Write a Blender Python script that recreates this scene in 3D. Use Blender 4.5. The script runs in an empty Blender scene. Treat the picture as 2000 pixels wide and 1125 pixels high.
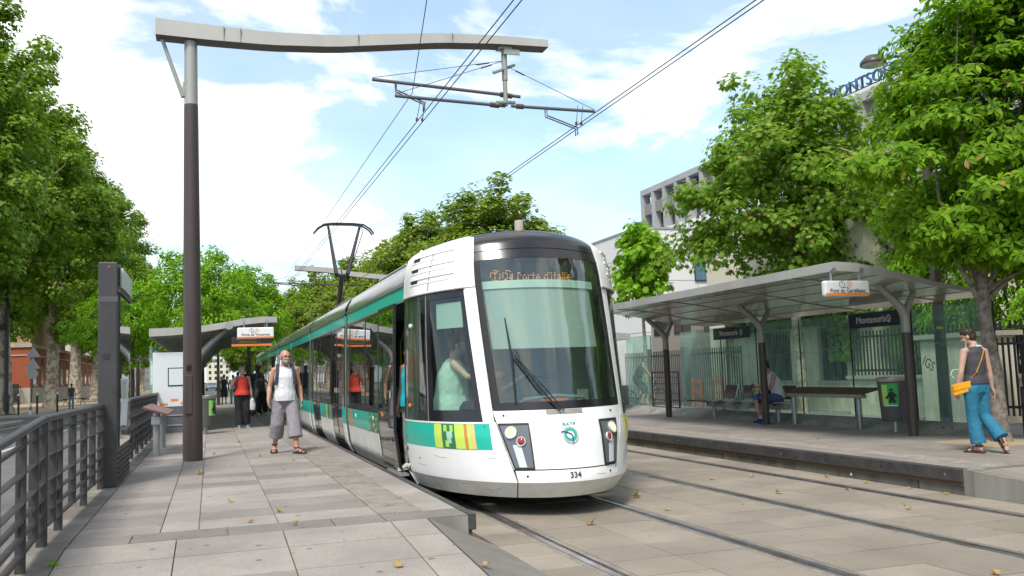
import bpy, bmesh, math, random
import numpy as np
from mathutils import Vector, Matrix, Quaternion
random.seed(7)
rng = np.random.default_rng(11)
SC = bpy.context.scene
COL = SC.collection
R_ = math.radians

# ---------------------------------------------------------------- camera
cam_data = bpy.data.cameras.new('camera')
cam = bpy.data.objects.new('camera', cam_data)
COL.objects.link(cam)
FPX, YAW, PIT, ROL = 1791.7, 0.319555, 0.0900622, -0.0362702
_f = Vector((math.sin(YAW)*math.cos(PIT), math.cos(YAW)*math.cos(PIT), math.sin(PIT)))
_r = Vector((math.cos(YAW), -math.sin(YAW), 0))
_u = _r.cross(_f)
_r2 = math.cos(ROL)*_r + math.sin(ROL)*_u
_u2 = -math.sin(ROL)*_r + math.cos(ROL)*_u
cam.matrix_world = Matrix(((_r2.x, _u2.x, -_f.x, 0), (_r2.y, _u2.y, -_f.y, 0), (_r2.z, _u2.z, -_f.z, 1.54), (0, 0, 0, 1)))
cam_data.sensor_width = 36
cam_data.lens = FPX/2000*36
cam_data.clip_start = 0.05
cam_data.clip_end = 3000
SC.camera = cam

# ---------------------------------------------------------------- sky and sun
SUN_DIR = Vector((-0.42, -0.62, 1.05)).normalized()     # towards the sun
SUN_EL = math.asin(SUN_DIR.z)
SUN_AZ = math.atan2(SUN_DIR.x, SUN_DIR.y)
world = bpy.data.worlds.new('World')
SC.world = world
world.use_nodes = True
nt = world.node_tree
for n in list(nt.nodes): nt.nodes.remove(n)
def wn(t, **k):
    n = nt.nodes.new(t)
    for a, b in k.items(): setattr(n, a, b)
    return n
w_out = wn('ShaderNodeOutputWorld'); w_bg = wn('ShaderNodeBackground')
w_sky = wn('ShaderNodeTexSky', sky_type='NISHITA', sun_disc=False, sun_elevation=SUN_EL, sun_rotation=SUN_AZ, air_density=1.0, dust_density=0.3, ozone_density=1.0)
w_tc = wn('ShaderNodeTexCoord'); w_sep = wn('ShaderNodeSeparateXYZ')
nt.links.new(w_tc.outputs['Generated'], w_sep.inputs[0])
w_zm = wn('ShaderNodeMath', operation='MAXIMUM'); w_zm.inputs[1].default_value = 0.0
nt.links.new(w_sep.outputs[2], w_zm.inputs[0])
w_za = wn('ShaderNodeMath', operation='ADD'); w_za.inputs[1].default_value = 0.22
nt.links.new(w_zm.outputs[0], w_za.inputs[0])
w_dx = wn('ShaderNodeMath', operation='DIVIDE'); w_dy = wn('ShaderNodeMath', operation='DIVIDE')
nt.links.new(w_sep.outputs[0], w_dx.inputs[0]); nt.links.new(w_za.outputs[0], w_dx.inputs[1])
nt.links.new(w_sep.outputs[1], w_dy.inputs[0]); nt.links.new(w_za.outputs[0], w_dy.inputs[1])
w_cmb = wn('ShaderNodeCombineXYZ')
nt.links.new(w_dx.outputs[0], w_cmb.inputs[0]); nt.links.new(w_dy.outputs[0], w_cmb.inputs[1])
w_cmb.inputs[2].default_value = 3.7
w_n1 = wn('ShaderNodeTexNoise'); w_n1.inputs['Scale'].default_value = 1.55; w_n1.inputs['Detail'].default_value = 9; w_n1.inputs['Roughness'].default_value = 0.56; w_n1.inputs['Distortion'].default_value = 0.35
nt.links.new(w_cmb.outputs[0], w_n1.inputs['Vector'])
w_mr = wn('ShaderNodeMapRange'); w_mr.interpolation_type = 'SMOOTHSTEP'
w_mr.inputs['From Min'].default_value = 0.44; w_mr.inputs['From Max'].default_value = 0.585
nt.links.new(w_n1.outputs['Fac'], w_mr.inputs['Value'])
# thin high veil over everything, thicker towards the horizon
w_n2 = wn('ShaderNodeTexNoise'); w_n2.inputs['Scale'].default_value = 0.7; w_n2.inputs['Detail'].default_value = 5
nt.links.new(w_cmb.outputs[0], w_n2.inputs['Vector'])
w_mv = wn('ShaderNodeMapRange'); w_mv.inputs['From Min'].default_value = 0.3; w_mv.inputs['From Max'].default_value = 0.75; w_mv.inputs['To Min'].default_value = 0.22; w_mv.inputs['To Max'].default_value = 0.6
nt.links.new(w_n2.outputs['Fac'], w_mv.inputs['Value'])
w_mx = wn('ShaderNodeMath', operation='MAXIMUM')
nt.links.new(w_mr.outputs[0], w_mx.inputs[0]); nt.links.new(w_mv.outputs[0], w_mx.inputs[1])
w_hz = wn('ShaderNodeMapRange'); w_hz.inputs['From Min'].default_value = 0.0; w_hz.inputs['From Max'].default_value = 0.26; w_hz.inputs['To Min'].default_value = 0.9; w_hz.inputs['To Max'].default_value = 0.0
nt.links.new(w_zm.outputs[0], w_hz.inputs['Value'])
w_mx2 = wn('ShaderNodeMath', operation='MAXIMUM')
nt.links.new(w_mx.outputs[0], w_mx2.inputs[0]); nt.links.new(w_hz.outputs[0], w_mx2.inputs[1])
# cloud brightness varies gently
w_n3 = wn('ShaderNodeTexNoise'); w_n3.inputs['Scale'].default_value = 3.2; w_n3.inputs['Detail'].default_value = 6
nt.links.new(w_cmb.outputs[0], w_n3.inputs['Vector'])
w_cr = wn('ShaderNodeMixRGB'); w_cr.inputs[1].default_value = (5.3, 5.5, 5.8, 1); w_cr.inputs[2].default_value = (6.5, 6.5, 6.55, 1)
w_mc = wn('ShaderNodeMapRange'); w_mc.inputs['From Min'].default_value = 0.35; w_mc.inputs['From Max'].default_value = 0.6
nt.links.new(w_n3.outputs['Fac'], w_mc.inputs['Value']); nt.links.new(w_mc.outputs[0], w_cr.inputs[0])
w_mix = wn('ShaderNodeMixRGB')
w_tint = wn('ShaderNodeMixRGB', blend_type='MULTIPLY'); w_tint.inputs[0].default_value = 1; w_tint.inputs[2].default_value = (.72, 1.0, 1.02, 1)
nt.links.new(w_sky.outputs[0], w_tint.inputs[1])
nt.links.new(w_mx2.outputs[0], w_mix.inputs[0]); nt.links.new(w_tint.outputs[0], w_mix.inputs[1]); nt.links.new(w_cr.outputs[0], w_mix.inputs[2])
nt.links.new(w_mix.outputs[0], w_bg.inputs[0]); w_bg.inputs[1].default_value = 0.13
nt.links.new(w_bg.outputs[0], w_out.inputs[0])

sun_data = bpy.data.lights.new('sun', 'SUN')
sun_data.energy = 2.4; sun_data.angle = R_(14); sun_data.color = (1.0, 0.96, 0.9)
sun = bpy.data.objects.new('sun', sun_data); COL.objects.link(sun)
sun.location = (0, 0, 40)
sun.rotation_euler = SUN_DIR.to_track_quat('Z', 'Y').to_euler()

vs = SC.view_settings
vs.view_transform = 'Standard'; vs.look = 'None'; vs.exposure = 0.76; vs.gamma = 1.0; vs.use_curve_mapping = False
SC.cycles.max_bounces = 10; SC.cycles.transparent_max_bounces = 24; SC.cycles.glossy_bounces = 4; SC.cycles.diffuse_bounces = 4
SC.cycles.caustics_reflective = False; SC.cycles.caustics_refractive = False

# ---------------------------------------------------------------- materials
MATS = {}
def _mat(name):
    m = bpy.data.materials.new(name); m.use_nodes = True
    for n in list(m.node_tree.nodes): m.node_tree.nodes.remove(n)
    MATS[name] = m
    return m, m.node_tree
def _n(t, ty, **k):
    n = t.nodes.new(ty)
    for a, b in k.items(): setattr(n, a, b)
    return n
def c4(c): return (c[0], c[1], c[2], 1)
def mat(name, col, rough=.6, metal=0., spec=.5, col2=None, nscale=6., detail=6., nmin=.35, nmax=.65, bump=0., bscale=60., objrand=0., coat=0., speck=0., streak=False, emit=None, estr=0., gum=0.):
    """Principled material; col2 mixes in by world-space noise, objrand varies value per object."""
    m, t = _mat(name)
    out = _n(t, 'ShaderNodeOutputMaterial'); p = _n(t, 'ShaderNodeBsdfPrincipled')
    t.links.new(p.outputs[0], out.inputs[0])
    p.inputs['Roughness'].default_value = rough; p.inputs['Metallic'].default_value = metal
    p.inputs['Specular IOR Level'].default_value = spec
    p.inputs['Coat Weight'].default_value = coat; p.inputs['Coat Roughness'].default_value = .05
    p.inputs['Base Color'].default_value = c4(col)
    if emit: p.inputs['Emission Color'].default_value = c4(emit); p.inputs['Emission Strength'].default_value = estr
    geo = _n(t, 'ShaderNodeNewGeometry')
    cur = None
    if col2 is not None:
        nz = _n(t, 'ShaderNodeTexNoise'); nz.inputs['Scale'].default_value = nscale; nz.inputs['Detail'].default_value = detail; nz.inputs['Roughness'].default_value = .62
        src = geo.outputs['Position']
        if streak:
            mp = _n(t, 'ShaderNodeMapping'); mp.inputs['Scale'].default_value = (1, 1, .12); t.links.new(src, mp.inputs[0]); src = mp.outputs[0]
        t.links.new(src, nz.inputs['Vector'])
        mr = _n(t, 'ShaderNodeMapRange'); mr.inputs['From Min'].default_value = nmin; mr.inputs['From Max'].default_value = nmax
        t.links.new(nz.outputs['Fac'], mr.inputs['Value'])
        mx = _n(t, 'ShaderNodeMixRGB'); mx.inputs[1].default_value = c4(col); mx.inputs[2].default_value = c4(col2)
        t.links.new(mr.outputs[0], mx.inputs[0]); cur = mx.outputs[0]
    def base(): 
        rgb = _n(t, 'ShaderNodeRGB'); rgb.outputs[0].default_value = c4(col); return rgb.outputs[0]
    if speck:
        nz = _n(t, 'ShaderNodeTexNoise'); nz.inputs['Scale'].default_value = 170; nz.inputs['Detail'].default_value = 3
        t.links.new(geo.outputs['Position'], nz.inputs['Vector'])
        mr = _n(t, 'ShaderNodeMapRange'); mr.inputs['From Min'].default_value = .3; mr.inputs['From Max'].default_value = .7; mr.inputs['To Min'].default_value = 1-speck; mr.inputs['To Max'].default_value = 1+speck
        t.links.new(nz.outputs['Fac'], mr.inputs['Value'])
        mx = _n(t, 'ShaderNodeMixRGB', blend_type='MULTIPLY'); mx.inputs[0].default_value = 1
        t.links.new(cur or base(), mx.inputs[1]); t.links.new(mr.outputs[0], mx.inputs[2]); cur = mx.outputs[0]
    if gum:   # trodden-in dark spots
        vo = _n(t, 'ShaderNodeTexVoronoi', voronoi_dimensions='2D', feature='F1'); vo.inputs['Scale'].default_value = 2.6
        t.links.new(geo.outputs['Position'], vo.inputs['Vector'])
        sp = _n(t, 'ShaderNodeSeparateColor'); t.links.new(vo.outputs['Color'], sp.inputs[0])
        ra = _n(t, 'ShaderNodeMapRange'); ra.inputs['From Min'].default_value = .25; ra.inputs['From Max'].default_value = 1; ra.inputs['To Min'].default_value = 0.; ra.inputs['To Max'].default_value = .075
        t.links.new(sp.outputs[0], ra.inputs['Value'])
        lt = _n(t, 'ShaderNodeMath', operation='LESS_THAN'); t.links.new(vo.outputs['Distance'], lt.inputs[0]); t.links.new(ra.outputs[0], lt.inputs[1])
        mg = _n(t, 'ShaderNodeMath', operation='MULTIPLY'); mg.inputs[1].default_value = gum; t.links.new(lt.outputs[0], mg.inputs[0])
        mx = _n(t, 'ShaderNodeMixRGB'); mx.inputs[2].default_value = (.06, .057, .056, 1)
        t.links.new(mg.outputs[0], mx.inputs[0]); t.links.new(cur or base(), mx.inputs[1]); cur = mx.outputs[0]
    if objrand:
        oi = _n(t, 'ShaderNodeObjectInfo'); mr = _n(t, 'ShaderNodeMapRange'); mr.inputs['To Min'].default_value = 1-objrand; mr.inputs['To Max'].default_value = 1+objrand
        t.links.new(oi.outputs['Random'], mr.inputs['Value'])
        mx = _n(t, 'ShaderNodeMixRGB', blend_type='MULTIPLY'); mx.inputs[0].default_value = 1
        t.links.new(cur or base(), mx.inputs[1]); t.links.new(mr.outputs[0], mx.inputs[2]); cur = mx.outputs[0]
    if cur: t.links.new(cur, p.inputs['Base Color'])
    if bump:
        nz = _n(t, 'ShaderNodeTexNoise'); nz.inputs['Scale'].default_value = bscale; nz.inputs['Detail'].default_value = 4
        t.links.new(geo.outputs['Position'], nz.inputs['Vector'])
        b = _n(t, 'ShaderNodeBump'); b.inputs['Strength'].default_value = bump; b.inputs['Distance'].default_value = .01
        t.links.new(nz.outputs['Fac'], b.inputs['Height']); t.links.new(b.outputs[0], p.inputs['Normal'])
    return m
def glass(name, tint, dirt=.02, dirtcol=(.5, .55, .52), ior=1.5, rough=.0, mul=1., streaks=False):
    m, t = _mat(name)
    out = _n(t, 'ShaderNodeOutputMaterial')
    tr = _n(t, 'ShaderNodeBsdfTransparent'); tr.inputs[0].default_value = c4(tint)
    gl = _n(t, 'ShaderNodeBsdfGlossy'); gl.inputs['Roughness'].default_value = rough; gl.inputs['Color'].default_value = (1, 1, 1, 1)
    fr = _n(t, 'ShaderNodeFresnel')
    gb = _n(t, 'ShaderNodeNewGeometry'); io = _n(t, 'ShaderNodeMapRange'); io.inputs['To Min'].default_value = ior; io.inputs['To Max'].default_value = 1/ior
    t.links.new(gb.outputs['Backfacing'], io.inputs['Value']); t.links.new(io.outputs[0], fr.inputs['IOR'])   # same reflectance from both sides of a thin pane
    ml = _n(t, 'ShaderNodeMath', operation='MULTIPLY', use_clamp=True); ml.inputs[1].default_value = mul
    t.links.new(fr.outputs[0], ml.inputs[0])
    mx = _n(t, 'ShaderNodeMixShader'); t.links.new(ml.outputs[0], mx.inputs[0]); t.links.new(tr.outputs[0], mx.inputs[1]); t.links.new(gl.outputs[0], mx.inputs[2])
    df = _n(t, 'ShaderNodeBsdfDiffuse'); df.inputs[0].default_value = c4(dirtcol)
    geo = _n(t, 'ShaderNodeNewGeometry'); mp = _n(t, 'ShaderNodeMapping'); mp.inputs['Scale'].default_value = (1, 1, .25)
    nz = _n(t, 'ShaderNodeTexNoise'); nz.inputs['Scale'].default_value = 7; nz.inputs['Detail'].default_value = 6
    t.links.new(geo.outputs['Position'], mp.inputs[0]); t.links.new(mp.outputs[0], nz.inputs['Vector'])
    mr = _n(t, 'ShaderNodeMapRange'); mr.inputs['From Min'].default_value = .3; mr.inputs['From Max'].default_value = .75; mr.inputs['To Min'].default_value = dirt*.5; mr.inputs['To Max'].default_value = dirt*1.8
    t.links.new(nz.outputs['Fac'], mr.inputs['Value'])
    mx2 = _n(t, 'ShaderNodeMixShader'); t.links.new(mr.outputs[0], mx2.inputs[0]); t.links.new(mx.outputs[0], mx2.inputs[1]); t.links.new(df.outputs[0], mx2.inputs[2])
    t.links.new(mx2.outputs[0], out.inputs[0])
    return m
def leafmat(name, cols, transl=.35, rough=.55):
    """foliage: colour differs leaf by leaf (random per island), light passes through"""
    m, t = _mat(name)
    out = _n(t, 'ShaderNodeOutputMaterial'); p = _n(t, 'ShaderNodeBsdfPrincipled'); p.inputs['Roughness'].default_value = rough; p.inputs['Specular IOR Level'].default_value = .16
    geo = _n(t, 'ShaderNodeNewGeometry'); rp = _n(t, 'ShaderNodeValToRGB')
    t.links.new(geo.outputs['Random Per Island'], rp.inputs[0])
    el = rp.color_ramp.elements
    while len(el) < len(cols): el.new(.5)
    for i, (pos, c) in enumerate(cols): el[i].position = pos; el[i].color = c4(c)
    t.links.new(rp.outputs[0], p.inputs['Base Color'])
    tl = _n(t, 'ShaderNodeBsdfTranslucent')
    mu = _n(t, 'ShaderNodeMixRGB', blend_type='MULTIPLY'); mu.inputs[0].default_value = 1; mu.inputs[2].default_value = (1.5, 1.7, .55, 1)
    t.links.new(rp.outputs[0], mu.inputs[1]); t.links.new(mu.outputs[0], tl.inputs[0])
    mx = _n(t, 'ShaderNodeMixShader'); mx.inputs[0].default_value = transl
    t.links.new(p.outputs[0], mx.inputs[1]); t.links.new(tl.outputs[0], mx.inputs[2]); t.links.new(mx.outputs[0], out.inputs[0])
    return m
def brickmat(name, c1, c2, mortar, scale=1., bw=.22, bh=.07):
    m, t = _mat(name)
    out = _n(t, 'ShaderNodeOutputMaterial'); p = _n(t, 'ShaderNodeBsdfPrincipled'); p.inputs['Roughness'].default_value = .85
    geo = _n(t, 'ShaderNodeNewGeometry'); sep = _n(t, 'ShaderNodeSeparateXYZ'); t.links.new(geo.outputs['Position'], sep.inputs[0])
    ad = _n(t, 'ShaderNodeMath', operation='ADD'); t.links.new(sep.outputs[0], ad.inputs[0]); t.links.new(sep.outputs[1], ad.inputs[1])
    cb = _n(t, 'ShaderNodeCombineXYZ'); t.links.new(ad.outputs[0], cb.inputs[0]); t.links.new(sep.outputs[2], cb.inputs[1])
    b = _n(t, 'ShaderNodeTexBrick'); b.inputs['Color1'].default_value = c4(c1); b.inputs['Color2'].default_value = c4(c2); b.inputs['Mortar'].default_value = c4(mortar)
    b.inputs['Scale'].default_value = scale; b.inputs['Brick Width'].default_value = bw; b.inputs['Row Height'].default_value = bh; b.inputs['Mortar Size'].default_value = .008
    t.links.new(cb.outputs[0], b.inputs['Vector']); t.links.new(b.outputs[0], p.inputs['Base Color']); t.links.new(p.outputs[0], out.inputs[0])
    return m
def emis(name, col, s):
    m, t = _mat(name)
    out = _n(t, 'ShaderNodeOutputMaterial'); e = _n(t, 'ShaderNodeEmission'); e.inputs[0].default_value = c4(col); e.inputs[1].default_value = s
    t.links.new(e.outputs[0], out.inputs[0]); return m

mat('granite', (.292, .257, .227), .75, col2=(.213, .187, .165), nscale=1.3, objrand=.2, speck=.38, bump=.15, bscale=120, gum=.7)
mat('granite_band', (.20, .178, .158), .75, col2=(.16, .142, .126), nscale=2.5, objrand=.09, speck=.3, gum=.6, bump=.12, bscale=120)
mat('granite_track', (.27, .23, .18), .8, col2=(.205, .174, .135), nscale=1.1, objrand=.13, speck=.33, gum=.35, bump=.15, bscale=110)
mat('granite_right', (.265, .234, .205), .75, col2=(.20, .177, .155), nscale=1.4, objrand=.12, speck=.3, gum=.4, bump=.12, bscale=120)
mat('tactile', (.285, .248, .212), .85, col2=(.14, .122, .105), nscale=4, nmin=.45, nmax=.75, speck=.3, bump=.3, bscale=150)
mat('mortar', (.05, .042, .03), .95, col2=(.15, .12, .08), nscale=5)
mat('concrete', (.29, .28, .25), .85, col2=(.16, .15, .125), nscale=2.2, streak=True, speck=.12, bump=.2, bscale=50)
mat('kerb_stone', (.235, .212, .18), .9, col2=(.12, .105, .085), nscale=1.7, nmin=.38, nmax=.62, speck=.2, bump=.2, bscale=50)
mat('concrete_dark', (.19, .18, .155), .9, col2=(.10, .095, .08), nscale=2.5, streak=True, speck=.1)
mat('asphalt', (.13, .128, .125), .9, col2=(.095, .093, .09), nscale=.7, speck=.35, bump=.3, bscale=90)
mat('sand', (.42, .33, .22), .95, col2=(.34, .26, .17), nscale=1.5, speck=.15)
mat('sidewalk', (.24, .23, .22), .9, col2=(.19, .185, .18), nscale=.8, speck=.15)
mat('paint_white_line', (.55, .55, .53), .8, col2=(.35, .35, .34), nscale=5)
mat('rail_steel', (.55, .55, .60), .3, metal=.9, col2=(.32, .28, .25), nscale=3)
mat('rail_groove', (.035, .03, .026), .8)
mat('rail_jacket', (.16, .14, .12), .8, col2=(.27, .23, .19), nscale=5)
mat('nosing', (.032, .031, .033), .55, col2=(.065, .06, .056), nscale=7, bump=.1)
mat('dark_steel', (.062, .056, .056), .45, metal=.2, col2=(.048, .043, .043), nscale=3, speck=.05)
mat('mast_paint', (.064, .044, .041), .42, col2=(.055, .037, .035), nscale=2.5, speck=.08)
mat('light_steel', (.36, .36, .33), .45, metal=.25, col2=(.30, .30, .275), nscale=2, streak=True)
mat('brushed_steel', (.42, .42, .42), .38, metal=.75, col2=(.34, .34, .34), nscale=4)
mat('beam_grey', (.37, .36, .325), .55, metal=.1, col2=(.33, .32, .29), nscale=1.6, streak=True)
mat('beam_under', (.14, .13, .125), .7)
mat('cable', (.045, .04, .04), .6, metal=.3)
mat('tube_grey', (.14, .14, .15), .5, metal=.4)
mat('rust', (.11, .072, .045), .75, metal=.2)
mat('tram_white', (.80, .79, .765), .3, coat=.4, col2=(.70, .685, .645), nscale=2.4, nmin=.5, nmax=.85, streak=True)
mat('tram_white_low', (.80, .785, .745), .35, coat=.3, col2=(.58, .545, .47), nscale=3.0, nmin=.45, nmax=.8)
mat('tram_green', (.004, .43, .315), .35, coat=.3)
mat('tram_darkgreen', (.022, .058, .034), .12, coat=.8)
mat('tram_roof', (.10, .104, .104), .25, metal=.1, coat=.35)
mat('tram_black', (.012, .011, .013), .22, coat=.15)
mat('rubber', (.012, .012, .012), .6)
mat('gangway', (.30, .275, .25), .7, col2=(.22, .2, .18), nscale=5)
mat('under', (.012, .012, .012), .9)
mat('lens_panel', (.11, .12, .13), .2, coat=.7)
mat('lens_light', (.58, .60, .60), .25, coat=.7)
mat('lamp_red', (.30, .006, .012), .12, coat=1.)
mat('lamp_chrome', (.7, .66, .55), .12, metal=.9)
emis('lamp_warm', (1., .78, .48), .95)
emis('led_orange', (1., .44, .07), .75)
emis('led_dim', (.75, .5, .10), .3)
mat('lamp_amber', (.55, .16, .03), .3, coat=.5)
mat('blind', (.36, .42, .385), .7)
mat('blind_bar', (.52, .62, .56), .5)
mat('cab_grey', (.17, .22, .20), .6)
mat('cab_dark', (.02, .022, .024), .5)
mat('interior', (.33, .36, .33), .6)
mat('interior_dark', (.05, .055, .055), .6)
mat('yellow', (.72, .48, .02), .35)
mat('seat_blue', (.06, .13, .17), .8)
mat('lime', (.55, .72, .10), .4, coat=.3); mat('leaf_green_print', (.03, .17, .07), .4, coat=.3); mat('orange_print', (.62, .21, .07), .4, coat=.3); mat('peach_print', (.78, .52, .22), .4, coat=.3); mat('pale_print', (.35, .62, .42), .4)
mat('ink', (.02, .02, .022), .5); mat('navy_ink', (.03, .03, .14), .5); mat('white_ink', (.78, .78, .78), .5); mat('grey_ink', (.45, .45, .46), .5); mat('teal_ink', (.01, .33, .27), .4)
mat('navy_sign', (.014, .02, .05), .3, coat=.4)
mat('sign_white', (.74, .735, .72), .35); mat('sign_orange', (.80, .22, .03), .4)
mat('shelter_roof', (.40, .385, .355), .6, col2=(.34, .325, .30), nscale=2)
mat('shelter_under', (.56, .545, .50), .2, metal=.6, col2=(.48, .465, .43), nscale=.9)
mat('panel_white', (.62, .64, .63), .4, coat=.2); mat('panel_dark', (.095, .1, .105), .6)
mat('wood', (.055, .03, .02), .5, col2=(.09, .05, .032), nscale=14, coat=.1); mat('wood_red', (.20, .09, .065), .5, col2=(.15, .065, .05), nscale=10)
mat('bin_grey', (.10, .092, .092), .5, metal=.15, col2=(.085, .078, .078), nscale=3)
mat('sticker_green', (.03, .40, .10), .4); mat('sticker_lime', (.38, .66, .12), .4)
mat('bark_plane', (.42, .37, .28), .9, col2=(.20, .155, .11), nscale=3.5, nmin=.46, nmax=.56, bump=.3, bscale=14)
mat('bark_grey', (.27, .225, .19), .9, col2=(.13, .105, .085), nscale=11, nmin=.42, nmax=.6, bump=.8, bscale=26)
mat('bark_dark', (.07, .055, .04), .9)
leafmat('leaf_plane', [(0, (.085, .17, .010)), (.35, (.13, .235, .014)), (.7, (.185, .30, .022)), (1, (.29, .36, .08))], 0.3)
leafmat('leaf_plane_near', [(0, (.10, .185, .015)), (.4, (.15, .26, .022)), (.8, (.205, .325, .036)), (.965, (.29, .38, .09)), (1, (.38, .16, .04))], 0.42)
leafmat('leaf_magnolia', [(0, (.085, .175, .007)), (.4, (.135, .265, .011)), (.85, (.195, .335, .017)), (.965, (.26, .38, .035)), (1, (.38, .22, .09))], 0.42)
leafmat('leaf_bright', [(0, (.11, .24, .008)), (.5, (.17, .34, .012)), (1, (.26, .43, .03))], 0.32)
leafmat('leaf_far', [(0, (.13, .195, .018)), (.5, (.18, .25, .026)), (1, (.26, .32, .055))], 0.32)
leafmat('leaf_hedge', [(0, (.05, .11, .014)), (.5, (.09, .18, .02)), (1, (.16, .28, .035))], 0.22)
leafmat('leaf_fallen', [(0, (.24, .13, .06)), (.5, (.40, .25, .11)), (.9, (.46, .35, .13)), (1, (.33, .36, .10))], .2, .7)
mat('grass', (.06, .14, .02), .9, col2=(.10, .18, .03), nscale=5)
brickmat('brick_red', (.36, .075, .026), (.29, .058, .02), (.30, .12, .06))
brickmat('brick_tan', (.46, .32, .15), (.38, .25, .11), (.20, .14, .08))
mat('stone', (.46, .42, .35), .85, col2=(.36, .32, .26), nscale=1.2, streak=True)
mat('wall_white', (.74, .73, .72), .75, col2=(.70, .69, .675), nscale=.8, streak=True)
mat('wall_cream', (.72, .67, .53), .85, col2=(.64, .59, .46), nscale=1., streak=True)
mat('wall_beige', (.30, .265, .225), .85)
mat('wall_grey', (.40, .395, .40), .7, col2=(.35, .345, .35), nscale=.7, streak=True)
mat('wall_grey_dark', (.20, .195, .19), .7); mat('louvre', (.23, .22, .21), .6)
mat('roof_zinc', (.34, .35, .36), .5)
mat('window_dark', (.03, .04, .05), .08, coat=.6); mat('window_blue', (.10, .20, .26), .06, coat=.8); mat('window_frame', (.03, .035, .045), .4)
mat('iron', (.018, .018, .02), .5); mat('iron_grey', (.09, .095, .10), .5)
mat('letters_blue', (.05, .10, .19), .5)
mat('orange_plastic', (.72, .16, .03), .5)
glass('glass_shelter', (.80, .93, .875), .15, (.46, .63, .56), mul=.8)
glass('glass_edge', (.35, .6, .5), .1)
glass('glass_tram', (.40, .47, .43), .01, (.2, .25, .22), mul=1.5)
glass('glass_wind', (.86, .92, .885), .012, (.4, .45, .42), mul=1.6)
glass('glass_cab', (.86, .94, .90), .006, (.4, .45, .42), mul=.75)
glass('glass_ad', (.55, .6, .57), .02, mul=1.6)
glass('glass_clear', (.9, .93, .92), .01)
# people
for nm, c in dict(skin_a=(.52, .27, .18), skin_b=(.45, .26, .17), skin_c=(.07, .036, .024), skin_d=(.30, .16, .10), skin_e=(.50, .30, .22)).items():
    mat(nm, c, .5, col2=tuple(x*.86 for x in c), nscale=9)
for nm, c in dict(cloth_white=(.72, .72, .74), cloth_greytrouser=(.30, .275, .30), cloth_red=(.72, .06, .035), cloth_black=(.012, .012, .014), cloth_olive=(.085, .075, .05), cloth_blue=(.02, .12, .26), cloth_navy=(.02, .03, .06), cloth_charcoal=(.06, .055, .065), cloth_teal=(.02, .17, .27), cloth_shorts=(.06, .11, .25), cloth_turq=(.01, .36, .44), cloth_mint=(.50, .66, .56), cloth_camo=(.28, .27, .25), cloth_khaki=(.36, .34, .25), cloth_jeans=(.12, .20, .28), cloth_check=(.05, .05, .06), strap_dark=(.05, .05, .06), bag_orange=(.85, .36, .01), bag_white=(.68, .66, .68), shoe_blue=(.02, .04, .22), shoe_teal=(.10, .22, .25), shoe_pale=(.55, .52, .46), shoe_dark=(.03, .028, .028), shoe_brown=(.07, .035, .02), sole_white=(.6, .6, .6)).items():
    mat(nm, c, .85, col2=tuple(x*.8 for x in c), nscale=16, bump=.25, bscale=28)
for nm, c in dict(hair_grey=(.30, .29, .28), hair_black=(.010, .009, .009), hair_brown=(.035, .017, .010), hair_beard=(.30, .27, .25), eye_dark=(.01, .01, .01), lip=(.30, .10, .09)).items():
    mat(nm, c, .55, col2=tuple(x*.6 for x in c), nscale=60)
mat('ear_white', (.75, .75, .75), .4)
mat('car_white', (.62, .63, .64), .25, coat=.6); mat('car_blue', (.12, .17, .24), .25, coat=.6); mat('car_silver', (.42, .43, .45), .25, metal=.3, coat=.6)
mat('hill', (.40, .44, .46), .9, col2=(.52, .52, .52), nscale=.05)
mat('petal', (.7, .1, .1), .7)

# ---------------------------------------------------------------- mesh helpers
ORG = {}
def org_of(p):
    return ORG.get(p.name, Vector((0, 0, 0))) if p else Vector((0, 0, 0))
def link(o, parent):
    COL.objects.link(o)
    if parent is not None:
        o.parent = parent
        ORG[o.name] = org_of(parent)
    return o
def tag(o, label=None, cat=None, group=None, kind=None):
    if label: o['label'] = label
    if cat: o['category'] = cat
    if group: o['group'] = group
    if kind: o['kind'] = kind
    return o
def thing(name, label, cat, loc=(0, 0, 0), group=None):
    o = bpy.data.objects.new(name, None); o.empty_display_size = .2
    o.location = loc; COL.objects.link(o); ORG[o.name] = Vector(loc)
    return tag(o, label, cat, group)
def copy_tree(o, parent=None, loc=None, rz=None, label=None, scale=None):
    c = o.copy(); COL.objects.link(c); c.parent = parent
    if loc is not None: c.location = loc
    if rz is not None: c.rotation_euler = (0, 0, rz)
    if scale is not None: c.scale = scale if hasattr(scale, '__len__') else (scale,)*3
    if label: c['label'] = label
    for ch in [x for x in o.children]: copy_tree(ch, c)
    return c

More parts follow.
